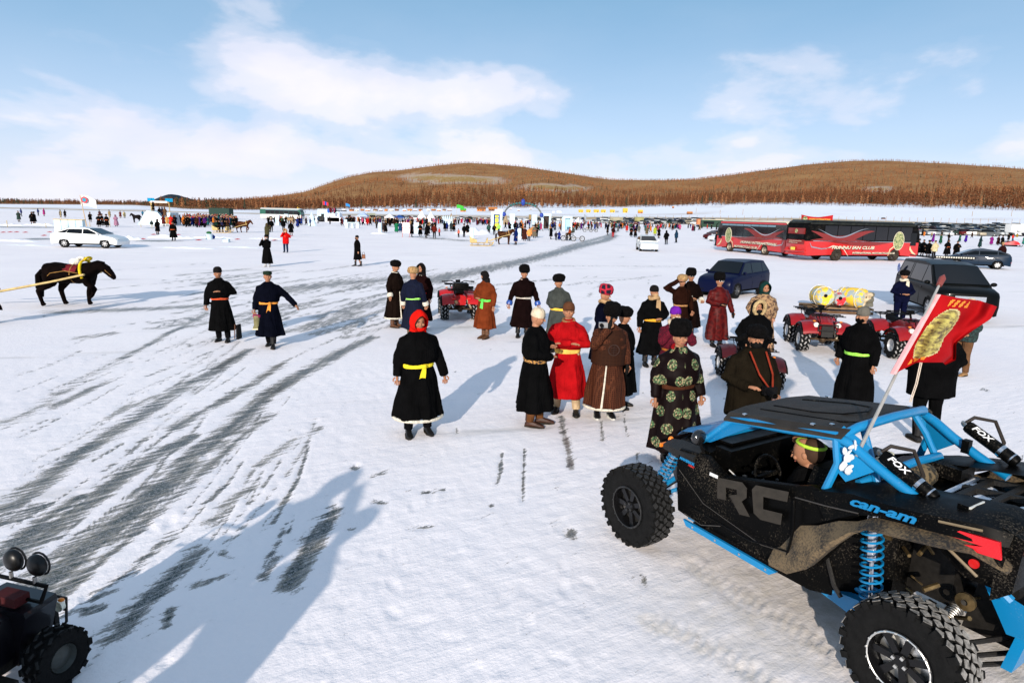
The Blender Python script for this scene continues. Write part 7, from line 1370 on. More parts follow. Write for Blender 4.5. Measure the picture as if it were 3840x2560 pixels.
for x0, x1, y0, y1, n, where in CROWD:
    for i in range(n):
        px = rg.uniform(x0, x1); py = rg.uniform(y0, y1) + (px - (x0 + x1) / 2) * .01; ci = rg.randrange(len(PAL)); pose = rg.randrange(3); k = rg.randrange(2); h = rg.uniform(.92, 1.05)
        p = at(px, py); zz = 0
        if 'stage' in where: p = at(px, 833); zz = 1.15 * 2
        if count < 165 and (i < 70 or n < 17) and (i % 4 == 0 or n < 17):
            o = link('person', tiny_mesh(ci, pose, k), None, (p.x, p.y, zz), rg.uniform(-3.1, 3.1)); o.scale = (h, h, h); lb = 'person in ' + PAL[ci][0] + ' ' + where; tag(o, lb, 'person', 'crowd, ' + PAL[ci][0] + ', ' + where); count += 1
        else:
            t_ = tiny(ci + k, pose); T = Matrix.Translation((p.x, p.y, zz)) @ Matrix.Rotation(rg.uniform(-3.1, 3.1), 4, 'Z') @ Matrix.Scale(h, 4); o0 = len(SM.v); SM.v += [tuple(T @ Vector(v)) for v in t_.v]; SM.f += [tuple(q + o0 for q in f) for f in t_.f]; SM.m += [{0: ci % 19, 1: 19, 2: 20, 3: 20 + 1 + (ci + k) % 5}[m_] for m_ in t_.m]
o = SM.build('distant_crowd', [cloth(c) for _, c in PAL[:19]] + [SKIN, cloth((.006, .006, .008))] + HATS, fix=False); o['kind'] = 'stuff'; o['label'] = 'dense far crowd in dark and coloured winter clothes'
print('crowd', count)
# people up on the slide
# ------------------------------------------------------------------ parked vehicles far off
def tinycar(kind, col, glass=GLASS):
    b = MB(); pr = {0: HB, 1: SED, 2: SUV, 3: VAN}[kind]; L_c, Wc = {0: (4.4, 1.7), 1: (4.8, 1.8), 2: (4.1, 1.8), 3: (4.8, 1.85)}[kind]; k = {0: 1, 1: 1, 2: 1.08, 3: 1.05}[kind]
    poly = pr[0] + [(pr[0][-1][0], .26), (pr[0][0][0], .26)]
    b.loft([[(x - (.08 if x > 0 else -.08) * e, y, z) for x, z in poly] for y, e in ((-Wc / 2, 1), (-Wc * .44, 0), (Wc * .44, 0), (Wc / 2, 1))])
    r = pr[1]; w0, w1 = Wc * .46, Wc * .37
    b.mat(1).loft([[(x, -w, z), (x, w, z)] for (x, z), w in zip([(r[0][0], r[0][1] - .05)] + r[1:4] + [(r[4][0], r[4][1] - .05)], (w0, w1, w1, w1, w0))], cap=False, close=False)
    for s in (-1, 1): b.add([(r[0][0], s * w0, r[0][1] - .05), (r[1][0], s * w1, r[1][1]), (r[2][0], s * w1, r[2][1]), (r[3][0], s * w1, r[3][1]), (r[4][0], s * w0, r[4][1] - .05)], [(0, 1, 2, 3, 4)])
    b.mat(0).loft([[(x, -w1 - .02, z), (x, w1 + .02, z), (x, w1, z + .05), (x, -w1, z + .05)] for x, z in r[1:4]])
    for x in (1.35, -1.30):
        for s in (-1, 1): b.mat(2).lathe([(.001, -.1), (.33, -.1), (.33, .1), (.001, .1)], 12, 'y', (x, s * (Wc / 2 - .1), .33)); b.mat(3).lathe([(.001, .11 * s), (.17, .11 * s)], 8, 'y', (x, s * (Wc / 2 - .1), .33))
    b.mat(3)
    for s in (-1, 1): b.box((pr[0][0][0] - .05, s * Wc * .36, .68), (.1, .3, .14))
    return b.mesh([pm(col, .35, .1, coat=.4), glass, RUB, pm((.5, .5, .48), .3)])
CC_ = [('white', (.62, .63, .62)), ('silver', (.33, .35, .36)), ('black', (.006, .006, .007)), ('dark green', (.012, .03, .02)), ('grey', (.10, .11, .11)), ('dark blue', (.01, .02, .06)), ('dark red', (.12, .01, .01)), ('beige', (.40, .34, .24))]
KN = ['hatchback', 'sedan', 'off_roader', 'van']; _cm = {}
ROWS = [(3425, 3840, 884, 17, 'front row of parked cars on the right'), (3425, 3840, 876, 18, 'second row of parked cars on the right'), (3430, 3840, 869, 18, 'third row of parked cars on the right'), (3430, 3840, 863, 17, 'back row of parked cars on the right'), (3440, 3840, 858, 15, 'rearmost row of parked cars on the right'), (2230, 2720, 842, 22, 'front row of parked cars behind the crowd'), (2240, 2700, 836, 24, 'middle row of parked cars behind the crowd'), (2240, 2690, 831, 22, 'back row of parked cars behind the crowd'), (1500, 2040, 826, 26, 'far row of parked cars behind the arch'), (1380, 1500, 827, 5, 'few parked cars near the tents'), (2060, 2200, 829, 8, 'parked cars behind the ice gates')]
for x0, x1, py, n, where in ROWS:
    for i in range(n):
        px = x0 + (x1 - x0) * (i + rg.uniform(-.3, .3)) / n; ci = rg.choice([0, 0, 0, 0, 1, 1, 1, 2, 3, 4, 5, 6, 7]); kd = rg.choice([0, 0, 1, 2, 2, 3])
        if (kd, ci) not in _cm: _cm[(kd, ci)] = tinycar(kd, CC_[ci][1])
        g = gat(px, py + rg.uniform(-1, 1) + (px - (x0 + x1) / 2) * .012); o = link(KN[kd], _cm[(kd, ci)], None, g, radians(rg.choice([-100, -80, -95, 170, 10, -60]) + rg.uniform(-15, 15)))
        nm_ = CC_[ci][0] + ' ' + KN[kd].replace('_', '-') + ' in the ' + where; tag(o, nm_, 'car' if kd < 3 else 'van', nm_)
coach('distant white coach with green windows and red stripe behind the ice sculptures', gat(1060, 826), radians(-4), L=12, cols=(pm((.5, .5, .48), .4), pm((.02, .10, .07), .15, spec=.5), pm((.7, .7, .68), .5)))
b = MB(); g = gat(1060, 826); 
q = thing('truck', 'grey-green box truck behind the open tents', 'truck', gat(1393, 832), radians(-70)); b = MB(); b.box((-.6, 0, 1.7), (3.8, 2.1, 1.9)); b.build('cargo_box', pm((.28, .30, .24), .7), q); b = MB(); b.box((2.0, 0, 1.35), (1.3, 2.0, 1.5), taper=.85); b.build('cab', pm((.25, .27, .2), .5), q); b = MB(); b.box((2.62, 0, 1.7), (.1, 1.6, .6)); b.build('windscreen', GLASS, q)
for x in (-1.6, 1.8):
    for s in (1, -1): w = link('wheel', TYB, q); w.location = (x, s * .9, .45); w.scale = (.9, .8, .9)
q = thing('container', 'dark green canvas-topped truck box behind the left crowd', 'container', gat(831, 822), radians(-3)); b = MB(); b.box((0, 0, 1.9), (5.6, 2.4, 2.0)); b.build('box', pm((.01, .035, .025), .7), q); b = MB(); [b.box((-2.6 + k * .74, 0, 2.93), (.1, 2.45, .08)) for k in range(8)]; b.build('rib', pm((.03, .06, .04), .7), q)
for px, py, w, h, c, lb, yaw_ in [(2627, 852, 3.4, 2.6, (.60, .20, .08), 'orange tarpaulin box standing among the parked cars', 0), (3800, 884, 4.5, 2.9, (.7, .7, .68), 'white box body with orange print at the right edge', 10), (2395, 840, 4, 2.4, (.25, .24, .10), 'olive canvas box among the parked cars', 0), (1995, 832, 3.4, 2.8, (.22, .15, .06), 'brown canvas box behind the arch', 0), (2310, 838, 6, 2.2, (.28, .26, .18), 'long beige shed roofed truck among the parked cars', 0)]:
    q = thing('truck_box', lb, 'truck', gat(px, py), radians(yaw_)); b = MB(); b.box((0, 0, .8 + h / 2), (w, 2.2, h - .4)); b.build('box', pm(c, .7), q); b = MB(); b.box((0, -1.12, .8 + h / 2), (w * .5, .04, h * .35)); b.build('side_panel', pm(tuple(min(.8, x * 1.3) for x in c), .6), q); b = MB(); b.box((0, 0, .45), (w * .9, 1.8, .5)); b.build('chassis', BLK, q)
q = thing('coach', 'dark green-windowed coach half hidden behind the left red coach', 'bus', gat(2672, 858), radians(2)); b = MB(); b.box((0, 0, 1.9), (9, 2.4, 2.7)); b.build('body', pm((.02, .05, .03), .4), q); b = MB(); b.box((0, 0, 3.35), (9, 2.3, .25)); b.build('roof', CREAM, q); b = MB(); b.box((-2, -1.21, 2.2), (4, .03, .9)); b.build('window', GLASS, q)
q = thing('snowmobile', 'red snowmobile on the snow at the right edge', 'snowmobile', at(3790, 924), radians(-15), None, 1.0); b = MB(); b.loft([[(x, -w, .3), (x, w, .3), (x, w * .8, z), (x, -w * .8, z)] for x, w, z in [(-1.2, .25, .6), (-.3, .28, .75), (.3, .36, 1.0), (.9, .36, .8), (1.3, .2, .45)]]); b.build('hood', RED, q); b = MB(); b.box((-.5, 0, .82), (1.1, .4, .18)); b.build('seat', BLK, q); b = MB(); b.box((-.2, 0, .15), (2.2, .4, .25)); b.build('track', RUB, q); b = MB(); b.quad((.25, -.25, 1.0), (.25, .25, 1.0), (.05, .22, 1.3), (.05, -.22, 1.3), .02); b.build('windscreen', GLASS, q)
for s in (1, -1): b = MB(); b.tube([(.3, .45 * s, .05), (1.4, .45 * s, .05), (1.6, .45 * s, .2)], .06, 6); b.build('ski', BLK, q)
# ------------------------------------------------------------------ the ice town
def icething(name, label, px, py, cat='ice sculpture'):
    return thing(name, label, cat, at(px, py))
def topz(px, py, ytop): return (at(px, py).y * 0 + atd(px, ytop, at(px, py).y).z)
def icebox(e, w, d, h, nx=1, nz=1, name='ice_block', m=None):
    for i in range(nx):
        for k in range(nz): b = MB(); b.box((-w / 2 + w * (i + .5) / nx, 0, h * (k + .5) / nz), (w / nx - .03, d, h / nz - .03), taper=.97); b.build(name, m or ICEM, e)
g = at(265, 872); S_ = pxm(g); e = icething('ice_wall', 'pale ice block wall with a wooden top rail behind the white sedan', 265, 872, 'wall'); icebox(e, 108 / S_, .5, 46 / S_, 4, 2); b = MB(); b.box((0, 0, 46 / S_ + .04), (110 / S_, .55, .08)); b.build('top_rail', WOODL, e)
def pillar(px, py, yt, wpx, label, name='ice_pillar'):
    g = at(px, py); S_ = pxm(g); e = thing(name, label, 'ice pillar', g, rg.uniform(-.2, .2)); n = 2; w = wpx / S_; h = (py - yt) / S_
    for k in range(n): b = MB(); b.box((0, 0, h * (k + .5) / n), (w, w * .7, h / n - .02), taper=.95); b.build('ice_block', ICEM, e)
    return e
for a in [(1426, 874, 836, 12, 'ice pillar left of the black-clad pair near the tents'), (1562, 876, 834, 18, 'ice pillar behind the notice board'), (1769, 897, 855, 15, 'translucent ice pillar at the left end of the empty sledge'), (1947, 898, 857, 14, 'white ice post beside the harnessed horse'), (1297, 846, 823, 10, 'white upright ice slab left of the ice table'), (850, 908, 896, 22, 'rounded ice block in the grey rink'), (2112, 866, 815, 12, 'left ice pillar of the rightmost ice gate'), (1920, 862, 803, 20, 'left ice column carrying the arch'), (2002, 862, 806, 20, 'right ice column carrying the arch'), (1043, 845, 808, 16, 'slim white ice statue left of two by the coach'), (1075, 835, 803, 14, 'slim white ice statue right of two by the coach')]: pillar(*a)
g = at(1322, 855); S_ = pxm(g); e = thing('ice_table', 'long white ice table before the crowd at the tents', 'table', g)
for x in (-20, 0, 20): b = MB(); b.box((x / S_, 0, .45), (10 / S_, .6, .9)); b.build('leg', ICEM, e)
b = MB(); b.box((0, 0, .98), (52 / S_, .9, .14)); b.build('top', ICEM, e)
# slide
g = at(600, 843); S_ = pxm(g); e = thing('ice_slide', 'big whitish green ice slide with a wooden gallery of blue flags', 'ice slide', g)
b = MB(); b.loft([[(x / S_, -1.6, 0), (x / S_, -1.2, z / S_), (x / S_, 1.4, z / S_), (x / S_, 1.8, 0)] for x, z in [(-68, 2), (-58, 14), (-42, 40), (-30, 52), (8, 46), (20, 30), (36, 26), (46, 44), (56, 46), (58, 4)]]); b.build('ramp', ICEM, e, smooth=20); b = MB()
for x in (-28, 40): b.tube([(x / S_, 0, 40 / S_), (x / S_, 0, 84 / S_)], .07, 5)
b.tube([(-40 / S_, 1.2, 40 / S_), (-40 / S_, 1.2, 82 / S_)], .07, 5); b.tube([(26 / S_, 1.2, 40 / S_), (26 / S_, 1.2, 82 / S_)], .07, 5); b.build('post', WOODL, e)
b = MB(); b.box((4 / S_, 0, 82 / S_), (74 / S_, .2, .25)); b.box((-8 / S_, 1.2, 82 / S_), (70 / S_, .2, .25)); b.build('beam', WOOD, e); b = MB(); b.box((4 / S_, -.12, 84 / S_), (62 / S_, .05, .32)); b.build('sign_board', cloth((.65, .62, .6)), e)
for x in (-40, -28, 26, 40): b = MB(); b.add([(x / S_ + i * .22, .08 * sin(i * 2.), 85 / S_ + k) for i in range(4) for k in (0, .55)], [(2 * i, 2 * i + 2, 2 * i + 3, 2 * i + 1) for i in range(3)]); b.build('blue_flag', cloth((.01, .25, .45)), e, fix=False)
for x, c, lb in [(-18, BK3, 'person in black leaning on the gallery of the ice slide'), (6, BK3, 'person in black bending on top of the ice slide'), (16, (.01, .01, .02), 'person in dark blue crouching on top of the ice slide'), (24, (.12, .06, .03), 'person in brown on top of the ice slide')]: person(lb, (g.x + x / S_, g.y - .2, 0), rg.uniform(-90, 90), 1.65, dress='coat', col=c, hat='hood', hatc=c, lod=1, arms=('hold', 'down'), zoff=(46 if x < 0 else 28) / S_)
# stage
g = at(1228, 832); S_ = pxm(g); e = thing('ice_stage', 'white ice stage wall with black loudspeakers', 'stage', g); b = MB(); b.loft([[(x / S_, 4, 0), (x / S_, 3.6, z / S_), (x / S_, 4.4, z / S_), (x / S_, 4.6, 0)] for x, z in [(-54, 30), (-50, 47), (20, 46), (34, 34), (46, 12)]]); b.build('back_wall', ICEM, e, smooth=20); b = MB(); b.box((0, 2, .6), (100 / S_, 4, 1.2)); b.box((22 / S_, 1.5, 1.2), (46 / S_, 3, 2.2)); b.build('platform', SNW, e); b = MB()
for k in range(12): b.box(((-8 + k * 6.0) / S_, 3.52, 42 / S_), (.35, .05, .32))
b.build('sign_letter', pm((.02, .02, .02), .8), e); b = MB(); b.ell((-9 / S_, 3.5, 41 / S_), (.35, .1, .6), 8, 6); b.build('blue_emblem', pm((.01, .08, .35), .6), e)
for x, h, w in [(-16, 29, 8), (-24, 21, 13), (84, 28, 8), (96, 20, 13)]:
    q = thing('loudspeaker', 'black loudspeaker stack ' + {-16: 'tall, on the left of the stage', -24: 'low and wide, far left of the stage', 84: 'tall, on the right of the stage', 96: 'low and wide, far right of the stage'}[x], 'loudspeaker', (g.x + x / S_, g.y - .4, 0)); b = MB(); b.box((0, 0, h / S_ / 2), (w / S_, .8, h / S_)); b.build('cabinet', BLK, q); b = MB(); b.box((0, -.42, h / S_ * .55), (w / S_ * .8, .04, h / S_ * .7)); b.build('grille', pm((.02, .02, .02), .8), q)
g = at(1170, 846); S_ = pxm(g); e = thing('ice_sculpture', 'pointed white ice sculpture left of the ice stage', 'ice sculpture', g); b = MB()
b.loft([[(w * cos(a) / S_, w * .6 * sin(a) / S_, z / S_) for a in [2 * pi * j / 9 for j in range(9)]] for z, w in [(0, 18), (8, 14), (16, 15), (22, 9), (32, 10), (40, 4), (48, 1)]]); b.build('ice_body', ICEM, e, smooth=20)
g = at(1037, 845)
# gates
def gate(px, py, w, yt, inner, label, panel=None, pn=None):
    g = at(px, py); S_ = pxm(g); e = thing('ice_gate', label, 'ice gate', g); h = (py - yt) / S_; W_g = w / S_; t_ = inner / S_
    for s in (-1, 1):
        for k in range(3): b = MB(); b.box((s * (W_g / 2 - t_ / 2), 0, h * .86 * (k + .5) / 3), (t_, 1.0, h * .86 / 3 - .03)); b.build('ice_block', ICEM, e)
    b = MB(); b.box((0, 0, h * .93), (W_g, 1.05, h * .14)); b.build('lintel', ICEM, e)
    if panel:
        b = MB(); b.box((0, .1, h * .46), (W_g - 2 * t_, .1, h * .78)); b.build('panel', panel, e)
        if pn:
            b = MB(); [b.box((0, .03, h * z), (W_g - 2 * t_, .05, .12)) for z in (.2, .45, .68, .84)]; [b.box((s * (W_g / 2 - t_ - .12), .03, h * .46), (.22, .05, h * .78)) for s in (-1, 1)]; b.build('blue_frame', pn, e)
    return e
gate(1862, 868, 42, 795, 10, 'tall ice gate with a yellow panel framed in blue', pm((.75, .68, .05), .6), pm((.01, .06, .35), .6)); gate(2047, 862, 36, 802, 8, 'ice gate with a dark opening and dark red curtain', pm((.04, .025, .02), .8)); gate(2127, 864, 34, 812, 8, 'low ice gate with a pale blue sign, rightmost of the gates', pm((.35, .6, .68), .4))
g0, g1 = at(1913, 862), at(2003, 862); S_ = pxm(g0); q = thing('balloon_arch', 'thin arch of dark garlands with blue balls standing on ice columns', 'arch', (g0 + g1) / 2); W_a = (g1 - g0).length / 2; b = MB(); z0 = 57 / S_; b.tube([(W_a * cos(a), 0, z0 + 44 / S_ * sin(a)) for a in [pi * j / 24 for j in range(25)]], .09, 6); b.tube([(W_a * .96 * cos(a), .3, z0 + 41 / S_ * sin(a)) for a in [pi * j / 24 for j in range(25)]], .07, 5); b.build('arch_frame', pm((.12, .12, .10), .7), q); b = MB()
for j in range(9): a = pi * (.28 + .44 * j / 8); b.ell((W_a * cos(a), 0, z0 + 44 / S_ * sin(a)), (.32, .25, .25), 6, 5)
b.build('garland', pm((.03, .12, .12), .7), q)
for x, z in ((-W_a, z0), (W_a, z0), (0, z0 + 46 / S_)): b = MB(); b.ell((x, 0, z), (.45, .4, .5 if x else .75), 8, 6); b.build('blue_ball', pm((.02, .05, .30), .5), q)
# tents
def tent(px, py, w, yt, m, label, peak=False, m2=None):
    g = at(px, py); S_ = pxm(g); q = thing('tent', label, 'tent', g); W_t = w / S_; h = (py - yt) / S_; b = MB()
    if peak:
        b.loft([[(W_t / 2 * f * cos(a), W_t / 2 * f * sin(a), z * h) for a in [2 * pi * (j + .5) / 8 for j in range(8)]] for z, f in [(0, 1), (.35, .98), (.55, .62), (.75, .32), (.9, .12), (1, .02)]]); b.build('canopy', m, q, smooth=20)
    else:
        b.loft([[(W_t / 2 * f * cx_, W_t / 2 * f * cy_, z * h) for cx_, cy_ in ((-1, -1), (1, -1), (1, 1), (-1, 1))] for z, f in [(.62, 1.02), (.70, 1), (.85, .5), (1, .05)]]); b.build('canopy', m, q, smooth=False)
        for cx_, cy_ in ((-1, -1), (1, -1), (1, 1), (-1, 1)): b = MB(); b.tube([(W_t / 2 * cx_, W_t / 2 * cy_, 0), (W_t / 2 * cx_, W_t / 2 * cy_, h * .68)], .06, 5); b.build('pole', STEEL, q)
        b = MB(); b.box((0, W_t / 2, h * .34), (W_t, .05, h * .66)); b.build('back_wall', m2 or m, q)
    return q
TW_ = pm((.78, .78, .82), .7); TB = pm((.01, .06, .25), .6)
tent(1582, 834, 40, 789, TW_, 'tall white peaked tent, left of the two', True); tent(1616, 832, 36, 793, TW_, 'white peaked tent, right of the two', True); tent(1362, 838, 36, 796, pm((.35, .45, .7), .6), 'blue and white canopy tent with a blue ball on top', m2=TW_); tent(1462, 840, 34, 803, TW_, 'white open tent full of people', m2=BLK); tent(1498, 838, 38, 806, TB, 'blue open tent beside the white one', m2=TW_)
for px, py, w, yt, lb in [(1896, 842, 20, 800, 'tan pointed hide tent between the ice gates'), (1692, 830, 16, 797, 'small grey tepee behind the crown sculpture')]: tent(px, py, w, yt, pm((.30, .22, .13), .8), lb, True)
g = at(1678, 842); S_ = pxm(g); e = thing('ice_sculpture', 'pale blue crown shaped ice sculpture in the crowd', 'ice sculpture', g); b = MB(); b.box((0, 0, 10 / S_), (40 / S_, 1.5, 20 / S_)); b.build('ice_base', ICEM, e)
for k in range(5): b = MB(); b.lathe([(.001, 34 / S_), (3.5 / S_, 26 / S_), (3.5 / S_, 19 / S_), (.001, 19 / S_)], 8, 'z', ((-16 + 8 * k) / S_, 0, 0)); b.build('ice_spire', ICEM, e)
g = at(1523, 890); S_ = pxm(g); e = thing('notice_board', 'white notice board in a red frame standing on the snow', 'board', g, radians(6)); W_n = 27 / S_
for s in (-1, 1): b = MB(); b.tube([(s * W_n / 2, 0, 0), (s * W_n / 2, 0, 55 / S_)], .03, 6); b.build('leg', cloth((.5, .12, .08)), e)
b = MB(); b.box((0, 0, 35 / S_), (W_n, .04, 40 / S_)); b.build('panel', pm((.75, .72, .74), .5), e); b = MB(); b.box((0, -.03, 55 / S_), (W_n, .05, .05)); b.box((0, -.03, 35 / S_), (W_n, .05, .04)); b.build('rail', cloth((.5, .10, .08)), e)
# snow heaps and banks
def heap(px, py, wpx, hpx, lb, d=1.0, seed=0):
    g = at(px, py); S_ = pxm(g); b = MB(); w = wpx / S_ / 2; N = 26; vs = []
    for i in range(N + 1):
        for j in range(9):
            u, v = i / N * 2 - 1, j / 8 * 2 - 1; r_ = u * u + v * v; z = hpx / S_ * max(0, 1 - r_) ** .8 * (.75 + .5 * noise.noise((u * 5 + seed, v * 2, 0))) - .03; vs.append((u * w, v * d, z))
    b.add(vs, [(i * 9 + j, (i + 1) * 9 + j, (i + 1) * 9 + j + 1, i * 9 + j + 1) for i in range(N) for j in range(8)]); o = b.build('snow_heap', SNW, None, fix=False); o.location = g; tag(o, lb, 'snow heap'); return o
heap(1775, 878, 150, 28, 'big white snow mound left of the ice gates', 2.5); heap(2163, 850, 70, 34, 'steep snow slide right of the ice gates', 4, 3); heap(2420, 838, 70, 16, 'low snow mound before the parked cars', 3, 5)
for i, (px, py, w, h) in enumerate([(40, 846, 120, 9), (150, 845, 140, 8), (60, 905, 200, 10), (480, 898, 120, 16), (640, 893, 200, 14), (800, 893, 180, 10), (1000, 896, 160, 7), (480, 922, 190, 8), (700, 931, 260, 9), (900, 928, 200, 6), (110, 920, 200, 6), (1420, 877, 70, 8)]): heap(px, py, w, h, 'low bank of shovelled snow ' + ['left of the rink at the far left', 'above the pennants, far left', 'in front of the far left rink', 'right of the white sedan bonnet', 'under the crouching person', 'behind the rounded ice block', 'behind the white-masked photographer', 'just right of the white sedan', 'along the front edge of the grey rink', 'at the right end of the grey rink', 'left of the white sedan', 'at the foot of the ice pillar near the tents'][i], .5, i * 7)
for i, px in enumerate([12, 38, 62, 95, 165, 186, 535, 576, 668, 745, 890, 1390 / 1.35, 1090]):
    g = at(px, [873, 872, 872, 873, 885, 872, 898, 881, 882, 902, 899, 903, 886][i]); b = MB(); b.add([(-.35, 0, .03), (.35, 0, .06), (0, -.10, .02), (0, .06, .12)], [(0, 2, 1), (0, 1, 3), (0, 3, 2)]); o = b.build('pennant', cloth((.40, .02, .03)), None, fix=False); o.location = g; tag(o, 'small red pennant lying on the snow by the rinks on the left', 'pennant', 'red pennants by the rinks')
# flags
def flagpole(px, py, yt, w, h, mats, label, S0=None, lean=0):
    g = gat(px, py); S_ = pxm(g); q = thing('flag', label, 'flag', g); H_ = (py - yt) / S_; b = MB(); b.tube([(0, 0, 0), (-lean, 0, H_)], [.06, .04], 6); b.build('pole', pm((.5, .35, .2), .6), q); W_f, h_ = w / S_, h / S_; n = len(mats)
    for k, m_ in enumerate(mats):
        b = MB(); b.add([(-lean + W_f * (k + i / 4) / n, .25 * sin(5 * (k + i / 4) / n), H_ - h_ * (j / 3) - h_ * .25 * ((k + i / 4) / n) ** 2 * (1 if j else 2)) for i in range(5) for j in range(4)], [(i * 4 + j, (i + 1) * 4 + j, (i + 1) * 4 + j + 1, i * 4 + j + 1) for i in range(4) for j in range(3)]); b.build('cloth', m_, q, fix=False)
    return q
RF, BF, GF = pm((.55, .02, .03), .8), pm((.01, .05, .30), .8), pm((.04, .40, .04), .8)
q = flagpole(327, 857, 735, 62, 38, [pm((.72, .72, .72), .8)], 'white flag with a red and blue round emblem on a tall pole at left', lean=.5); S_ = pxm(at(327, 857))
b = MB(); b.lathe([(.001, -.02), (.42, -.02), (.42, .0)], 8, 'y', (.05, -.08, 105 / S_)); b.build('red_emblem', pm((.5, .03, .04), .7), q); b = MB(); b.lathe([(.001, -.04), (.25, -.04), (.25, -.01)], 10, 'y', (.05, -.08, 105 / S_)); b.build('blue_centre', pm((.02, .25, .35), .7), q)
flagpole(1211, 800, 755, 22, 14, [RF, BF, RF], 'red and blue striped flag above the ice stage'); flagpole(1297, 800, 763, 16, 11, [pm((.02, .20, .5), .8)], 'sky blue flag right of the ice stage'); flagpole(1712, 822, 769, 26, 13, [GF], 'green flag on a pole right of the peaked tents')
for px, yt in [(2190, 804), (2383, 806)]: flagpole(px, 838, yt, 7, 18, [pm((.25, .3, .35), .7)], 'feather banner ' + ('left' if px < 2300 else 'right') + ' of two among the crowd, grey-blue')
for px, py, yt in [(28, 852, 827), (173, 853, 838), (338, 853, 833), (413, 851, 810), (529, 852, 835), (230, 826, 792)]: g = at(px, py); q = thing('post', 'thin wooden post by the far left rinks' if px < 300 else 'thin wooden post between the white flag and the ice slide', 'post', g, 0, 'thin posts by the rinks, ' + ('far left' if px < 300 else 'middle left')); b = MB(); b.tube([(0, 0, 0), (0, 0, (py - yt) / pxm(g))], .04, 5); b.build('shaft', WOODL, q)
g = at(785, 897); S_ = pxm(g); q = thing('ice_barrel', 'white ice drum topped with a green cap by the grey rink', 'ice block', g); b = MB(); b.lathe([(.001, 0), (.32, 0), (.30, 20 / S_), (.001, 20 / S_)], 12); b.build('drum', ICEM, q); b = MB(); b.ell((0, 0, 24 / S_), (.28, .2, .14), 8, 6); b.build('green_cap', cloth((.03, .12, .05)), q); g = at(798, 896); q = thing('bag', 'blue bag lying right of the ice drum', 'bag', g); b = MB(); b.ell((0, 0, .2), (.28, .2, .2), 8, 6); b.build('bag_body', cloth((.01, .05, .25)), q); b = MB(); b.tube([(-.1, 0, .38), (0, 0, .48), (.1, 0, .38)], .02, 5); b.build('handle', cloth((.01, .03, .15)), q)
# ------------------------------------------------------------------ cabins on the shore
def cabin(px, py, w, h, wall, roof, label, cat='cabin', name='cabin', nw=2, yaw_=0):
    g = gat(px, py); S_ = pxm(g); q = thing(name, label, cat, g, radians(yaw_)); W_c, H_ = w / S_, h / S_; D_ = W_c * .8; zw = H_ * .5
    b = MB(); b.box((0, 0, zw / 2 - .5), (W_c * .9, D_ * .9, zw + 1)); b.build('wall', wall, q)
    b = MB(); b.loft([[(x, -D_ / 2, zw - .15), (x, 0, H_), (x, D_ / 2, zw - .15)] for x in (-W_c / 2, W_c / 2)]); b.build('roof', roof, q, smooth=False)
    b = MB(); b.box((W_c * .2, -D_ * .455, zw * .4), (W_c * .14, .06, zw * .75)); b.build('door', pm((.05, .025, .015), .7), q)
    for k in range(nw): b = MB(); b.box((-W_c * .3 + k * W_c * .28, -D_ * .455, zw * .55), (W_c * .12, .06, zw * .3)); b.build('window', GLASS, q)
    return q
YR = pm((.62, .42, .05), .7); OR = pm((.50, .18, .04), .7); BRW = pm((.20, .08, .035), .8); SR = pm((.75, .76, .8), .8)
for i, (px, w) in enumerate([(2178, 18), (2206, 17), (2236, 20), (2262, 18), (2296, 18)]): cabin(px, 797, w, 11, YR, YR, 'yellow roofed cabin, ' + ['first', 'second', 'third', 'fourth', 'fifth'][i] + ' from the left in the row of five', nw=1)
cabin(2314, 797, 12, 8, pm((.3, .32, .34), .7), pm((.35, .38, .42), .7), 'small grey cabin right of the yellow row'); cabin(2344, 798, 18, 17, YR, YR, 'tall yellow pointed cabin'); cabin(2401, 800, 18, 13, OR, YR, 'orange and yellow cabin right of the tall yellow one'); cabin(2586, 804, 20, 10, BRW, OR, 'brown cabin alone on the snow slope'); cabin(2524, 781, 7, 7, BRW, OR, 'tiny brown cabin at the forest edge right of the gap'); cabin(3312, 822, 13, 6, BRW, pm((.05, .05, .05), .7), 'small dark cabin on the slope above the right coach', nw=1)
cabin(1805, 792, 34, 16, OR, BRW, 'long orange-brown log house, left wing'); cabin(1848, 791, 34, 14, BRW, OR, 'long orange-brown log house, right wing'); q = cabin(1870, 800, 30, 15, YR, SR, 'yellow billboard building above the ice gate'); cabin(1737, 794, 22, 12, OR, GF, 'orange house with green roof beside the green flag'); cabin(903, 784, 30, 10, pm((.22, .04, .03), .8), OR, 'low red-brown house at the forest edge on the left', nw=3); cabin(838, 783, 8, 4, SR, pm((.3, .3, .3), .7), 'tiny white hut at the forest edge on the left', nw=1)
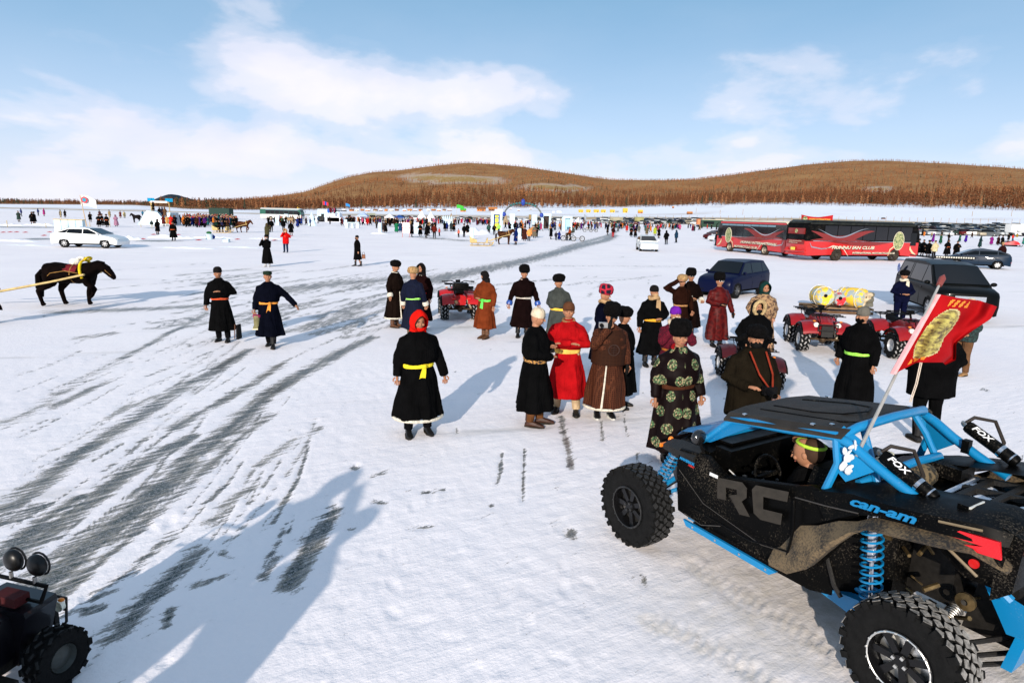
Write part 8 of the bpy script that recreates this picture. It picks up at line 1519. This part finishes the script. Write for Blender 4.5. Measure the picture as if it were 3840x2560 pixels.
for i, px in enumerate(range(1290, 1700, 22)): cabin(px + (i * 7) % 9, 791 + (i % 3), 12 + (i * 5) % 7, 7 + i % 3, [BRW, OR, pm((.45, .42, .36), .7)][i % 3], [SR, BRW, SR, OR][i % 4], ['brown', 'orange', 'pale'][i % 3] + ' hut with ' + ['snowy', 'brown', 'snowy', 'orange'][i % 4] + ' roof in the village below the trees', nw=1)['group'] = 'village huts below the trees'
for i, (px, py) in enumerate([(1915, 786), (1945, 792), (1990, 786), (2075, 798), (2092, 797), (2100, 798)]): cabin(px, py, 9, 6, SR if px > 2050 else BRW, SR, 'small hut behind the arch, ' + ['leftmost brown', 'brown by the arch foot', 'brown under the arch top', 'leftmost white', 'middle white', 'rightmost white'][i], nw=1)
# fence on the shore
q = thing('fence', 'sparse wooden fence posts along the shore above the parked cars', 'fence', (0, 0, 0))
for i in range(56):
    px = 2200 + i * 29.5; g = gat(px, 818 + (px - 2200) * .0128 + 2); b = MB(); b.tube([(g.x, g.y, g.z - .5), (g.x, g.y, g.z + 1.9)], .07, 4); b.build('fence_post', WOOD, q)
for px, py, yt in [(3645, 812, 792), (3792, 812, 790), (2700, 805, 787), (2610, 798, 780), (2785, 806, 785), (887, 790, 768)]: g = gat(px, py); q = thing('utility_pole', 'thin bare pole on the snowy shore ' + {3645: 'above the blue hatchback', 3792: 'near the right edge', 2700: 'above the nose of the left coach', 2610: 'beside the lone brown cabin', 2785: 'above the middle of the left coach', 887: 'at the forest edge on the left'}[px], 'pole', g); b = MB(); b.tube([(0, 0, 0), (0, 0, (py - yt) / pxm(g))], .12, 5); b.build('shaft', WOOD, q)
q = thing('excavator', 'small yellow excavator below the trees left of the ice stage', 'excavator', gat(1120, 785)); b = MB(); b.box((0, 0, 1.5), (3, 2.4, 1.8)); b.build('cab', GOLD, q); b = MB(); b.tube([(-1, 0, 2), (-3, 0, 5.5), (2.5, 0, 3.5)], .35, 6); b.build('boom', GOLD, q)
for o_ in SC.objects:
    if o_.type == 'MESH' and o_.name.startswith('Cube'): print('bad', o_.name)
